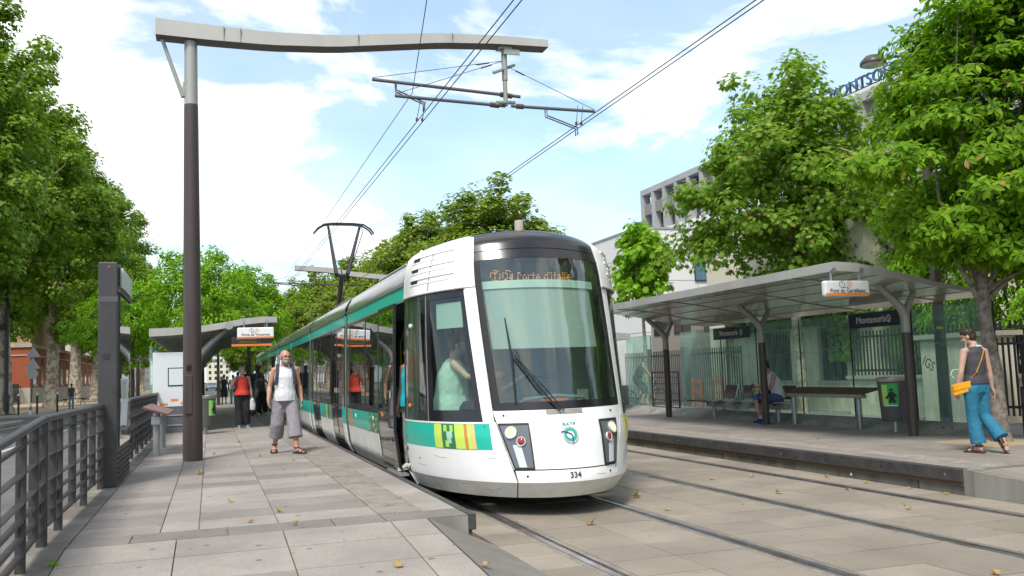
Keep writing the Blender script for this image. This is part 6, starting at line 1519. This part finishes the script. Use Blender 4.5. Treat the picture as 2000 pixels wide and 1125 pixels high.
# --- right: small young plane between tram and building
r1 = tree_proto('young_plane_tree', 'small bright plane tree between tram nose and white building', 'tree', 52, ([(0, 0, 0), (0, 0, 2), (.03, 0, 3.6), (0, 0, 5.6)], [.085, .075, .055, .025]), 'bark_plane',
    dict(r3=(1.35, 1.35, 1.75), zc=4.85, nclump=95, perclump=34, cr=.36, leaf=.25, shape='palm', m='leaf_bright', inner=.15, cutz=2.7, up=.3, tap=.25), 14, .025)
put(r1, (14.4, 29.0, .12), 2.0, (.9, .9, 1.0))
# --- right: near tree with whorled leaves
def magnolia():
    r = np.random.default_rng(77); t = thing('broadleaf_tree', 'near broad-leaved tree with whorled bright leaves at the right edge', 'tree', (10.75, 10.45, PR))
    ph = r.uniform(0, 6.28, 4); R3 = np.array([1.7, 1.8, 2.9]); C = np.array([.80, .15, 4.75])
    nb = 150; d = rdir(r, nb); f = .30+.70*r.uniform(0, 1, nb)**.5; bc = d*R3*(f*lump(d, ph)**.6)[:, None]; bc[:, :2] *= 1-.38*np.clip(bc[:, 2:3]/2.9, -.4, 1); bc = bc+C
    bc = np.vstack([bc, [[-2.15, -.25, 3.75], [-1.8, -.3, 3.85], [-1.45, -.2, 3.95], [-1.0, -.5, 2.85], [-.5, -.6, 2.6], [-.2, -.8, 2.55], [.1, -.7, 2.6], [.4, -.8, 2.5], [.7, -.7, 2.6], [1.0, -.8, 2.55], [1.3, -.6, 2.6], [.5, .3, 2.6], [0, .5, 2.7], [-.6, .2, 2.75], [-.3, -.5, 3.1], [.2, -.6, 3.2], [.8, -.7, 3.2], [-.45, -.3, 6.2], [-.6, .2, 5.6], [-.9, -.35, 5.0], [-1.05, -.3, 4.5], [-1.0, -.4, 3.1], [1.4, -.6, 2.9]]])
    bc = bc[bc[:, 2] > 2.3]; n = len(bc)
    per = 56; idx = np.repeat(np.arange(n), per); e = rdir(r, len(idx)); rr = .52*r.uniform(.35, 1.1, len(idx))
    e[:, 2] = np.abs(e[:, 2])*.8-.12
    tips = bc[idx]+nrm(e)*rr[:, None]*np.array([1.15, 1.15, .62])
    ax = nrm(e*.5+nrm(tips-C)*.45+np.array([0, 0, .65])+r.normal(size=tips.shape)*.2)
    K = 7; P = np.repeat(tips, K, 0); A = np.repeat(ax, K, 0)
    ref = np.where(np.abs(A[:, 2:3]) < .9, np.array([[0, 0, 1.]]), np.array([[1., 0, 0]])); U = nrm(np.cross(A, ref)); W_ = np.cross(A, U)
    an = np.tile(np.arange(K)*2*np.pi/K, len(tips))+r.normal(size=len(P))*.3+np.repeat(r.uniform(0, 6.28, len(tips)), K)
    rad = U*np.cos(an)[:, None]+W_*np.sin(an)[:, None]
    drop = r.uniform(-.25, .65, len(P))[:, None]
    T = rad+A*(.45-drop*.9); N = A*(.8)+rad*(drop*.8)+r.normal(size=P.shape)*.18
    me = leaf_mesh('crown', P+rad*.012, N, T, .14*r.uniform(.65, 1.3, len(P)), 'magn', 'leaf_magnolia')
    link(bpy.data.objects.new('crown', me), t)
    b = MB(); b.tube([(.02, 0, -.02), (0, 0, .15), (-.02, .0, 1.0), (-.10, .02, 1.75), (-.13, .0, 2.1), (.02, .05, 3.2), (.12, .0, 4.6), (.1, 0, 6.2)], [.15, .122, .10, .09, .085, .06, .045, .03], 14)
    limbs(b, (-.13, 0, 2.1), [tuple(x) for x in bc[r.choice(n, 4, replace=False)]], .036, r); limbs(b, (.02, .05, 3.2), [tuple(x) for x in bc[r.choice(n, 18, replace=False)]], .04, r); limbs(b, (.1, 0, 4.4), [tuple(x) for x in bc[r.choice(n, 16, replace=False)]], .035, r)
    b.tube([(-.14, 0, 2.0), (.35, -.05, 2.35), (.9, -.1, 2.75)], [.045, .036, .024], 8)
    b.tube([(-.12, 0, 1.9), (-.3, .05, 2.3), (-.6, .0, 2.7)], [.042, .034, .024], 8)
    b.v = [(p[0]+10.75, p[1]+10.45, p[2]+PR) for p in b.v]
    b.build('trunk', 'bark_grey', t, smooth=.9)
    return t
magnolia()
# --- ivy wall, hedges, shrubs on the right
def leafbox(name, label, cat_, lo, hi, n, leaf, m, shape='oval', seed=1, lumps=.25, group=None):
    r = np.random.default_rng(seed); lo = np.array(lo, float); hi = np.array(hi, float); sz = hi-lo
    P = lo+r.uniform(0, 1, (n, 3))*sz
    face = r.integers(0, 4, n)   # push most leaves to the visible skin
    P[face == 0, 0] = lo[0]+np.abs(r.normal(size=(face == 0).sum()))*.12
    P[face == 1, 2] = hi[2]-np.abs(r.normal(size=(face == 1).sum()))*.12
    P[face == 2, 0] = lo[0]+np.abs(r.normal(size=(face == 2).sum()))*.25
    w = lumps*(np.sin(P[:, 1]*2.3)*np.cos(P[:, 2]*2.9)+.6*np.sin(P[:, 1]*5.1+P[:, 2]*3.3)+.5*np.sin(P[:, 1]*.9))
    P[:, 0] -= np.maximum(w, -lumps); P[:, 2] += w*.6*(P[:, 2]-lo[2])/sz[2]
    N = np.array([-.7, -.3, .55])+r.normal(size=P.shape)*.5; T = np.array([-.3, -.1, -.8])+r.normal(size=P.shape)*.5
    t = thing(name, label, cat_, tuple((lo+hi)/2*np.array([1, 1, 0])+np.array([0, 0, lo[2]])), group)
    me = leaf_mesh('foliage', P-np.array(t.location), N, T, leaf*r.uniform(.6, 1.3, n), shape, m)
    link(bpy.data.objects.new('foliage', me), t)
    b = MB()
    for k in range(max(3, int(sz[1]))):
        y = lo[1]+r.uniform(0, sz[1]); x = lo[0]+.35*sz[0]; b.tube([(x, y, lo[2]), (x+.05, y+.1, lo[2]+.5*sz[2]), (x, y+.2, lo[2]+.92*sz[2])], [.04, .03, .01], 5)
    b.build('stems', 'bark_dark', t)
    return t
leafbox('ivy', 'dense ivy hanging over the cream building behind the glass', 'ivy', (15.9, 19.6, 2.5), (16.35, 26.4, 4.0), 15000, .13, 'leaf_hedge', 'palm', 5, .16)
leafbox('ivy', 'trailing ivy strands between the cream building windows', 'ivy', (16.05, 20.3, 1.5), (16.28, 21.2, 3.0), 1500, .11, 'leaf_hedge', 'palm', 6, .08)
leafbox('hedge', 'dense green hedge behind the railings at the right edge', 'hedge', (16.6, 4.0, .9), (19.5, 19.5, 4.9), 36000, .15, 'leaf_hedge', 'oval', 7, .5)
leafbox('hedge', 'bright bushes rising above the right name board', 'hedge', (16.2, 14.0, 1.6), (17.0, 19.4, 4.3), 12000, .14, 'leaf_bright', 'slim', 8, .4)
leafbox('hedge', 'clipped hedge behind the left iron fence', 'hedge', (-18.2, 92, .12), (-17.2, 150, 1.5), 9000, .22, 'leaf_hedge', 'oval', 9, .2)
leafbox('hedge', 'low hedge behind the iron fence facing the crossing', 'hedge', (-40, 92.4, .12), (-17.5, 93.6, 1.5), 8000, .2, 'leaf_hedge', 'oval', 10, .15)
lawn = tag(MB().box((-1.0, 76, -.1), (2.2, 110, .10)).build('lawn', 'grass'), kind='structure')
# ================================================================ BUILDINGS
# hotel with roof lettering
ho = thing('building', 'grey hotel block with framed facade and MONTSOURIS roof lettering', 'building', (24, 30, 0))
HX = 24.0
Bx('core', (HX+.9, 6, 0), (HX+18, 46.6, 10.3), 'wall_grey', ho)
Bx('core', (HX+.9, 6, 10.3), (HX+18, 42.3, 11.55), 'wall_grey', ho)
Bx('penthouse', (HX+2.0, 36.3, 11.77), (HX+12, 43.2, 12.75), 'louvre', ho)
Bx('roof_slab', (HX, 6, 11.42), (HX+18, 48, 11.76), 'wall_grey', ho, bevel=.02)
YS = list(np.arange(48, 8, -1.36))
for i, y in enumerate(YS):
    MB().box((HX, y-.28, 2), (HX+.5, y, 11.415)).build('pier', 'wall_grey', ho)
    if i == len(YS)-1: break
    a, b = y-1.36, y-.28
    if y > 42.5:   # open roof terrace frames at the end
        MB().box((HX+17, y-.28, 8), (HX+17.4, y, 11.415)).build('pier', 'wall_grey', ho)
        MB().box((HX+.1, a, 10.25), (HX+.5, b, 10.86)).build('spandrel', 'louvre', ho)
        MB().tube([(HX+.5, a, 11.1), (HX+.5, b, 11.1)], .02, 5).build('guard_rail', 'iron_grey', ho)
    else:
        MB().box((HX+.3, a, 10.75), (HX+.5, b, 11.415)).build('spandrel', 'louvre', ho)
        MB().box((HX+.15, a, 10.45), (HX+.55, b, 10.75)).build('spandrel', 'wall_grey', ho)
    w = MB().box((HX+.42, a, 9.18), (HX+.46, b, 10.24 if y > 42.5 else 10.44)).build('window', 'window_dark' if i % 3 else 'window_blue', ho)
    MB().box((HX+.40, (a+b)/2-.03, 9.18), (HX+.418, (a+b)/2+.03, 10.2)).build('mullion', 'window_frame', w)
    for (z0, z1) in ((6.3, 7.9), (3.4, 5.0)):
        w = MB().box((HX+.42, a, z0), (HX+.46, b, z1)).build('window', 'window_blue' if (i+int(z0)) % 3 == 0 else 'window_dark', ho)
        MB().box((HX+.40, (a+b)/2-.03, z0), (HX+.418, (a+b)/2+.03, z1)).build('mullion', 'window_frame', w)
for (z0, z1) in ((8.75, 9.17), (7.9, 8.35), (5.0, 5.7), (2.6, 3.38)): MB().box((HX+.06, 8, z0), (HX+.9, 47.7, z1)).build('floor_band', 'wall_white' if z0 > 8.5 else 'wall_grey', ho)
MB().box((HX-.1, 8, 8.6), (HX+.2, 47.9, 8.74)).build('cornice', 'wall_white', ho)
MB().box((HX+.02, 8, 11.77), (HX+.12, 31.5, 11.9)).build('sign_rail', 'wall_white', ho)
text('roof_lettering', 'MONTSOURIS', .66, 'letters_blue', ho, (HX+.05, 30.6, 12.17), (0, -1, 0), (0, 0, 1), .04, align='LEFT', sx=1.12)
for z in (11.98, 12.4): MB().tube([(HX+.13, 22.5, z), (HX+.13, 31.9, z)], .025, 6).build('sign_support', 'iron_grey', ho)
for y in np.arange(22.6, 32, 1.3): MB().tube([(HX+.14, y, 11.76), (HX+.14, y, 12.42)], .02, 6).tube([(HX+.14, y, 12.4), (HX+.7, y, 11.76)], .015, 6).build('sign_strut', 'iron_grey', ho)
text('roof_lettering', 'L', .66, 'letters_blue', ho, (HX+.05, 31.45, 12.17), (0, -1, 0), (0, 0, 1), .04, align='LEFT', sx=1.12)
# white building
wb = thing('building', 'white panelled low building with one blue window beyond the small plane tree', 'building', (18, 40, 0))
Bx('wall', (18, 36.5, 0), (23.6, 62, 7.62), 'wall_white', wb)
Bx('coping', (17.96, 36.46, 7.62), (23.6, 62, 7.70), 'roof_zinc', wb)
for z in (1.8, 3.0, 4.15, 5.3, 6.45): MB().box((18.0, 36.492, z), (23.6, 36.4995, z+.025)).build('panel_joint', 'wall_grey', wb); MB().box((17.992, 36.5, z), (17.9995, 62, z+.025)).build('panel_joint', 'wall_grey', wb)
for x in (19.4, 20.9): MB().box((x, 36.492, 0.2), (x+.025, 36.4995, 7.6)).build('panel_joint', 'wall_grey', wb)
for y in (42, 50): MB().box((17.992, y, .2), (17.9995, y+.025, 7.6)).build('panel_joint', 'wall_grey', wb)
wi = MB().box((20.78, 36.45, 5.32), (23.0, 36.49, 6.62)).build('window', 'window_blue', wb)
for x in (20.74, 22.1, 23.0): MB().box((x, 36.43, 5.28), (x+.05, 36.449, 6.66)).build('window_frame', 'window_frame', wi)
for z in (5.27, 6.62): MB().box((20.74, 36.43, z), (23.05, 36.449, z+.05)).build('window_frame', 'window_frame', wi)
Bx('louvre_strip', (17.95, 57.5, 0), (18.4, 62.3, 7.5), 'louvre', wb)
wb2 = thing('building', 'pale grey gabled hall just right of the tram roof, behind white building', 'building', (17, 75, 0))
MB().prism([(62.5, 0), (92, 0), (92, 10.0), (77, 11.6), (62.5, 8.0)], 'X', 17.6, 34).build('wall', 'wall_white', wb2)
MB().prism([(62.3, 7.98), (77, 11.62), (92.2, 10.0), (92.2, 10.2), (77, 11.85), (62.3, 8.2)], 'X', 17.4, 34).build('roof', 'roof_zinc', wb2)
for y in (66, 70, 74): MB().box((17.59, y, 5), (17.598, y+.04, 9)).build('panel_joint', 'wall_grey', wb2)
# cream building with barred windows
cb = thing('building', 'cream building with barred windows and ivy behind the right shelter', 'building', (16.4, 24, 0))
CX = 16.4
wins = [(20.9, 22.1), (23.4, 24.9)]
segs = []
prev = 19.9
MB().box((CX, 19.9, 0), (CX+6, 28.0, .95)).box((CX, 19.9, 2.45), (CX+6, 28.0, 5.3)).build('wall', 'wall_cream', cb)
for a, b in ((19.9, 20.9), (22.1, 23.4), (24.9, 26.15), (26.95, 28.0)): MB().box((CX, a, .95), (CX+6, b, 2.45)).build('wall', 'wall_cream', cb)
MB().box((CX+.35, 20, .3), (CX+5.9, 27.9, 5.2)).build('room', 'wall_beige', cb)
for (a, b) in wins:
    w = MB().box((CX+.18, a, .95), (CX+.2, b, 2.45)).build('window', 'window_dark', cb)
    MB().box((CX-.05, a-.06, .88), (CX+.3, b+.06, .948)).build('window_sill', 'stone', w)
    for y in np.arange(a+.1, b, .16): MB().box((CX+.05, y, .95), (CX+.075, y+.025, 2.45)).build('window_bar', 'iron', w)
d = MB().box((CX+.28, 26.15, .95), (CX+.3, 26.95, 2.45)).build('door', 'wall_cream', cb)
MB().box((CX-.01, 26.9, .2), (CX+.02, 26.96, 2.4)).build('downpipe', 'iron_grey', cb)
MB().tube([(CX-.03, 25.6, 3.25), (CX-.03, 27.0, 3.25), (CX-.03, 27.0, 2.9)], .02, 6).build('pipe', 'stone', cb)
bb = thing('building', 'shaded beige annex with small dark windows left of the cream building', 'building', (17.2, 31, 0))
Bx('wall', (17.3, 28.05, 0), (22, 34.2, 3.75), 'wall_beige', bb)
for y in (28.6, 30.9, 32.6):
    w = MB().box((17.27, y, 2.75), (17.29, y+1.3, 3.35)).build('window', 'window_dark', bb)
    MB().box((17.25, y+.6, 2.75), (17.269, y+.66, 3.35)).build('mullion', 'window_frame', w)
# low wall with iron railings at right
lw = thing('garden_wall', 'low cream garden wall topped with black iron railings at right edge', 'wall', (15.6, 12, .12))
Bx('wall', (15.6, 2.0, .0), (15.95, 19.85, 1.02), 'wall_cream', lw); Bx('coping', (15.52, 2.0, 1.02), (16.03, 19.85, 1.10), 'stone', lw)
MB().box((15.75, 2, 1.2), (15.79, 19.8, 1.26)).box((15.75, 2, 2.05), (15.79, 19.8, 2.1)).build('rail', 'iron', lw)
for y in np.arange(2.1, 19.8, .13): MB().box((15.755, y, 1.1), (15.785, y+.035, 2.22)).build('picket', 'iron', lw)
gp = thing('gate_pillar', 'cream gate pillar with flat cap seen through the near glass pane', 'pillar', (15.3, 14.0, .12))
Bx('shaft', (15.0, 14.6, .1), (15.6, 16.6, 1.9), 'wall_cream', gp); Bx('cap', (14.9, 14.5, 1.9), (15.7, 16.7, 2.0), 'stone', gp); MB().box((14.99, 12.2, .45), (15.03, 14.6, .5)).box((14.99, 12.2, 1.7), (15.03, 14.6, 1.75)).build('gate_rail', 'iron', gp)
for y in np.arange(12.25, 14.6, .14): MB().box((14.995, y, .3), (15.025, y+.035, 1.85)).build('gate_bar', 'iron', gp)
br_ = thing('railing', 'black horizontal-bar railing behind the right tree trunk', 'railing', (11.95, 8, PR))
for z in (.44, .58, .72, 1.0): MB().tube([(11.95, 4.0, z), (11.95, 11.15, z)], .02, 8).build('rail_bar', 'iron', br_)
for y in (4.0, 6.4, 8.8, 11.15): MB().tube([(11.95, y, .1), (11.95, y, 1.0)], .025, 8).build('post', 'iron', br_)
# right street furniture beyond glass: fence, lantern, barriers
fe = thing('fence', 'grey steel picket fence before the white building, seen between glass panes', 'fence', (15.4, 32, .12))
MB().box((15.38, 24.5, .3), (15.42, 40, .36)).box((15.38, 24.5, 1.85), (15.42, 40, 1.91)).build('rail', 'iron_grey', fe)
for y in np.arange(24.5, 40, .14): MB().box((15.385, y, .15), (15.415, y+.03, 2.05)).build('picket', 'iron_grey', fe)
for y in (27.9, 30.7, 35): MB().box((15.3, y, .12), (15.5, y+.22, 2.15)).build('post', 'iron_grey', fe)
la = thing('street_lantern', 'small black lantern post between the shelter posts', 'street lamp', (14.7, 27.9, .12))
MB().lathe([(.06, .12), (.05, .5), (.035, 2.4)], (14.7, 27.9, 0), 10).build('pole', 'iron', la); MB().lathe([(.05, 2.4), (.1, 2.62), (.12, 2.63), (.02, 2.72)], (14.7, 27.9, 0), 8).build('lantern', 'stone', la); MB().lathe([(.2, 2.70), (.02, 2.74)], (14.7, 27.9, 0), 12).build('lantern_hat', 'iron', la)
for (y, lab) in ((25.1, 'orange plastic road barrier seen through glass, right one'), (26.4, 'orange plastic road barrier seen through glass, left one')):
    o = thing('road_barrier', lab, 'barrier', (14.9, y, .12), 'orange barriers behind the glass')
    for yy in (y-.28, y+.25): MB().box((14.88, yy, .14), (14.93, yy+.05, 1.1)).build('post', 'orange_plastic', o)
    for z in (.3, .62, .95): MB().box((14.885, y-.26, z), (14.925, y+.28, z+.06)).build('board', 'orange_plastic', o)
# ---------------- left: brick building
br = thing('building', 'red and tan brick building with arched windows beyond the left pavement', 'building', (-16, 110, 0))
BX_, BY_ = -16.0, 96.0
MB().box((-60, BY_, 0), (BX_, 170, 1.6)).build('plinth', 'stone', br)
MB().box((-60, BY_+.05, 1.6), (BX_-.05, 170, 5.4)).build('lower_wall', 'brick_red', br)
MB().box((-60, BY_-.1, 5.4), (BX_+.1, 170, 5.75)).box((-60, BY_-.03, 4.6), (BX_+.03, 170, 4.72)).build('string_course', 'stone', br)
MB().box((-60, BY_+.05, 5.75), (BX_-.05, 118, 14)).build('upper_wall', 'brick_tan', br)
MB().box((-60, BY_-.3, 14), (BX_+.3, 118.2, 14.4)).build('cornice', 'stone', br)
def arch_pts(c, w, z0, z1): 
    return [(c-w/2, z0), (c+w/2, z0), (c+w/2, z1-w/2)]+[(c+w/2*math.cos(a), z1-w/2+w/2*math.sin(a)) for a in np.linspace(.3, math.pi-.3, 7)]+[(c-w/2, z1-w/2)]
for y in np.arange(98.5, 165, 4.2):
    w = MB().prism(arch_pts(y, 1.7, 1.9, 4.5), 'X', BX_-.06, BX_-.03).build('arched_window', 'window_dark', br, fix=True)
    MB().box((BX_-.06, y-1.0, 1.7), (BX_+.08, y+1.0, 1.88)).build('window_sill', 'stone', w)
for x in np.arange(-55, -18, 5.5):
    w = MB().box((x, BY_-.0, 6.8), (x+1.6, BY_+.04, 9.2)).build('window', 'window_dark', br)
    MB().box((x-.1, BY_-.1, 6.6), (x+1.7, BY_+.04, 6.78)).build('window_sill', 'stone', w)
lb = thing('building', 'long beige apartment row beyond the left avenue trees', 'building', (-19, 230, 0))
Bx('wall', (-40, 171, 0), (-19, 330, 14), 'stone', lb); Bx('roof', (-41, 171, 14), (-18.6, 331, 15.2), 'roof_zinc', lb)
for y in np.arange(174, 328, 5):
    for z in (1.2, 5.0, 8.5, 11.5): MB().box((-18.99, y, z), (-18.95, y+2.2, z+2)).build('window', 'window_dark', lb)
# iron fence in front
fi = thing('fence', 'black iron fence along the far left pavement before the hedge', 'fence', (-16.9, 95, .12))
MB().box((-16.95, 91.5, .3), (-16.90, 150, .36)).box((-16.95, 91.5, 1.75), (-16.9, 150, 1.8)).box((-45, 91.45, .3), (-16.9, 91.5, .36)).box((-45, 91.45, 1.75), (-16.9, 91.5, 1.8)).build('rail', 'iron', fi)
MB().box((-45, 91.4, .1), (-16.85, 91.6, .28)).build('base', 'stone', fi)
for x in np.arange(-45, -16.9, .30): MB().box((x, 91.455, .28), (x+.05, 91.495, 2.0)).build('picket', 'iron', fi)
pk = MB()
for y in np.arange(91.6, 150, .30): pk.box((-16.945, y, .28), (-16.905, y+.05, 2.0))
tag(pk.build('picket_row', 'iron', fi), kind='stuff')
# bollards, lamp posts, sign post
for (x, y, lab) in ((-11.3, 59.6, 'black bollard left of the tall lamp post'), (-9.97, 56.4, 'black bollard right of the tall lamp post'), (-9.15, 57.0, 'black bollard just right of the sign post'), (-8.45, 59.2, 'black bollard before the thick plane trunk')):
    o = thing('bollard', lab, 'bollard', (x, y, .11), 'bollards along the left kerb')
    MB().lathe([(.055, .11), (.05, 1.15)], (x, y, 0), 10).build('shaft', 'iron', o); MB().lathe([(.056, 1.15), (.056, 1.24), (.02, 1.28)], (x, y, 0), 10).build('cap', 'sign_white', o)
lp = thing('street_lamp', 'tall dark lamp post at the far left kerb', 'street lamp', (-10.8, 57.6, .11))
MB().lathe([(.17, .11), (.15, 1.2), (.11, 1.3), (.09, 8.8)], (-10.8, 57.6, 0), 12).build('pole', 'iron', lp, smooth=.8)
MB().tube([(-10.8, 57.6, 7.6), (-11.8, 57.2, 7.9)], .04, 6).cbox((-12.2, 57.1, 7.9), (.7, .35, .16)).build('lamp_head', 'iron', lp); MB().cbox((-11.2, 57.5, 5.0), (.5, .3, .3)).build('sign_box', 'iron', lp)
sp = thing('sign_post', 'grey sign post with two triangular signs and a disc seen from behind', 'sign', (-9.3, 55.9, .11))
MB().tube([(-9.3, 55.9, .1), (-9.15, 55.9, 3.9)], .045, 8).build('pole', 'iron_grey', sp)
for (z, sh) in ((3.5, 't'), (2.88, 't'), (2.32, 'c')):
    x = -9.16-.05*(4.2-z)/2
    if sh == 't': MB().prism([(x-.37, z-.28), (x+.37, z-.28), (x, z+.34)], 'Y', 55.8, 55.84).build('triangle_sign', 'wall_grey', sp)
    else: MB().lathe([(.28, 0), (.28, .04)], (x, 55.8, z), 20, axis='Y').build('disc_sign', 'wall_grey', sp)
MB().tube([(-9.3, 55.85, .11), (-9.29, 55.85, .35)], .06, 8).tube([(-9.29, 55.85, .55), (-9.28, 55.85, .75)], .06, 8).build('post_band', 'sign_white', sp)
l1 = thing('street_lamp', 'brown lamp post with curved arm just right of the totem', 'street lamp', (-5.9, 85, 0))
MB().lathe([(.2, 0), (.16, 1.0), (.15, 5.2)], (-5.9, 85, 0), 14).build('pole', 'mast_paint', l1, smooth=.8); MB().lathe([(.12, 5.2), (.1, 8.6)], (-5.9, 85, 0), 12).build('pole_head', 'brushed_steel', l1, smooth=.8)
MB().tube([(-5.9, 85, 8.5), (-5.6, 85, 8.9), (-4.6, 85, 9.25), (-3.9, 85, 9.3)], .06, 6).build('arm', 'mast_paint', l1); MB().lathe([(.5, 0), (.4, .15), (.1, .25)], (-3.4, 85, 9.2), 16).build('lamp_dome', 'mast_paint', l1, smooth=.8)
bc_ = thing('park_bench', 'small dark bench under the second plane trunk on the far pavement', 'bench', (-10.2, 80, .12))
MB().box((-11.0, 79.8, .55), (-9.4, 80.2, .62)).build('seat', 'iron', bc_)
for x in (-10.8, -9.6): MB().tube([(x-.2, 80, .12), (x, 80, .56), (x+.2, 80, .12)], .03, 5).build('leg', 'iron', bc_)
# ---------------- far avenue: cars, hills
def car(loc, rzz, m, label):
    t = thing('car', label, 'car', (0, 0, 0), 'cars on the far road')
    b = MB(); prof = [(-2.0, .35), (-2.05, .7), (-1.9, .88), (-1.2, .98), (-.55, 1.42), (.9, 1.46), (1.6, 1.05), (2.0, .95), (2.05, .5), (2.0, .35)]
    b.prism(prof, 'X', -.86, .86); b.build('body', m, t, bevel=.08, fix=True)
    MB().add([(-.75, -1.15, 1.02), (.75, -1.15, 1.02), (.66, -.6, 1.40), (-.66, -.6, 1.40)], [(0, 1, 2, 3)]).build('windscreen', 'window_dark', t)
    for s in (-1, 1): MB().add([(s*.865, -1.0, 1.0), (s*.865, 1.4, 1.04), (s*.865, .85, 1.38), (s*.865, -.5, 1.36)], [(0, 1, 2, 3)]).build('side_window', 'window_dark', t)
    for x in (-.8, .8):
        for y in (-1.3, 1.3): MB().lathe([(.32, -.1), (.32, .1)], (x, y, .32), 14, axis='X').build('wheel', 'rubber', t)
    for x in (-.6, .6): MB().box((x-.16, -2.07, .66), (x+.16, -2.03, .8)).build('headlight', 'lens_light', t)
    t.location = loc; t.rotation_euler = (0, 0, rzz); return t
car((2.2, 150, -.03), .05, 'car_white', 'white car approaching on the far road beneath the shelter'); car((.2, 168, -.03), .05, 'car_blue', 'dark blue car left of the white car on the far road'); car((4.9, 170, -.03), .05, 'car_silver', 'silver car right of the white car on the far road')
hl_ = MB(); rows = []
for i in range(7):
    rows.append([(-300+k*50, 900+i*60, (18+22*math.sin(i/6*math.pi))*(1+.3*math.sin(k*.9))*(.1 if i in (0, 6) else 1)) for k in range(16)])
tag(MB().grid(rows).build('hills', 'hill', smooth=3), kind='structure')
for k, (x, y, w, h) in enumerate(((18, 420, 14, 16), (36, 470, 16, 20), (4, 500, 12, 18), (-14, 450, 14, 17), (58, 520, 20, 22))):
    o = thing('building', ['pale distant apartment block, nearest the avenue end', 'pale distant tower block right of the avenue end', 'pale distant block behind the avenue trees', 'pale distant block left of the avenue end', 'widest pale distant block on the right'][k], 'building', (x, y, 0), 'distant apartment blocks')
    Bx('wall', (x-w/2, y, 0), (x+w/2, y+12, h), 'wall_grey' if k % 2 else 'wall_cream', o)
    Bx('roof', (x-w/2-.3, y-.3, h), (x+w/2+.3, y+12, h+.6), 'roof_zinc', o)
    for zz in np.arange(2.5, h-1.5, 3):
        for xx in np.arange(x-w/2+1.2, x+w/2-1.5, 2.8): MB().box((xx, y-.06, zz), (xx+1.3, y-.01, zz+1.6)).build('window', 'window_dark', o)
# ---------------- fallen leaves
LFV = SHAPES['palm'][0]; 
def fallen(x, y, z, s, lab):
    r = random.Random(int(x*1000+y*77)); a = r.uniform(0, 6.28); vs = []
    for p in LFV:
        px, py = p[0]*s*r.uniform(.5, 1.05), p[1]*s*r.uniform(.5, 1.05); vs.append((x+px*math.cos(a)-py*math.sin(a), y+px*math.sin(a)+py*math.cos(a), z+.004+abs(r.gauss(0, .4))*s*1.1*(abs(p[0])+abs(p[1]))))
    o = MB().add(vs, [tuple(t) for t in SHAPES['palm'][1]]).build('fallen_leaf', 'leaf_fallen', None)
    tag(o, lab, 'leaf', lab)
for (x, y, s) in ((-.13, 13.35, .17), (.20, 10.1, .10), (.62, 9.1, .13), (.33, 8.6, .09), (.75, 15.7, .12), (.68, 8.22, .09), (.05, 16.9, .10), (1.2, 14.6, .09), (.55, 19.6, .1), (1.15, 12.1, .07), (-.5, 19.2, .09), (.95, 13.2, .06), (.3, 14.4, .07)):
    fallen(x, y, PZ, s, 'dry yellowish leaf lying on the left platform paving')
for (x, y) in ((1.25, 6.55), (1.83, 6.35)): fallen(x, y, rz(y)+.002, .12, 'dry leaf lying on the near ramp paving')
for (x, y, s) in ((3.55, 8.55, .15), (4.75, 10.0, .17), (4.62, 8.95, .10), (5.5, 8.9, .06), (6.3, 9.4, .13), (7.1, 9.2, .1), (6.9, 10.9, .12), (6.05, 5.6, .12), (6.7, 7.75, .10), (7.65, 10.3, .11), (7.7, 9.6, .08), (7.75, 8.9, .08), (7.75, 8.35, .08), (7.7, 7.2, .16), (5.2, 5.2, .1), (6.35, 11.0, .11)):
    fallen(x, y, .002, s, 'dry brown leaf lying on the track paving')
for (x, y, s) in ((9.1, 12.4, .08), (10.3, 14.2, .07), (9.4, 15.5, .07), (11.1, 14.9, .08)): fallen(x, y, PR, s, 'small dry leaf lying on the right platform')
for (x, y, s) in ((-3.2, 11.5, .2), (-2.1, 12.6, .14), (-4.4, 14.0, .16), (-2.0, 9.6, .15), (-2.9, 8.3, .16)): fallen(x, y, .002, s, 'dry leaf lying on the road beyond the left railing')
# weed tuft at the kerb joint
r_ = np.random.default_rng(5); n_ = 60; P_ = np.column_stack([-1.08+r_.normal(size=n_)*.02, 7.5+r_.normal(size=n_)*.03, np.full(n_, rz(7.5))+.005])
tuft = bpy.data.objects.new('weed_tuft', leaf_mesh('weed_tuft', P_, np.array([0, -.5, .8])+r_.normal(size=(n_, 3))*.5, r_.normal(size=(n_, 3))*np.array([.6, .6, 0])+np.array([0, 0, .8]), .035*r_.uniform(.5, 1.2, n_), 'slim', 'leaf_bright')); COL.objects.link(tuft)
tag(tuft, 'tiny green weed growing from the kerb joint at lower left', 'weed')
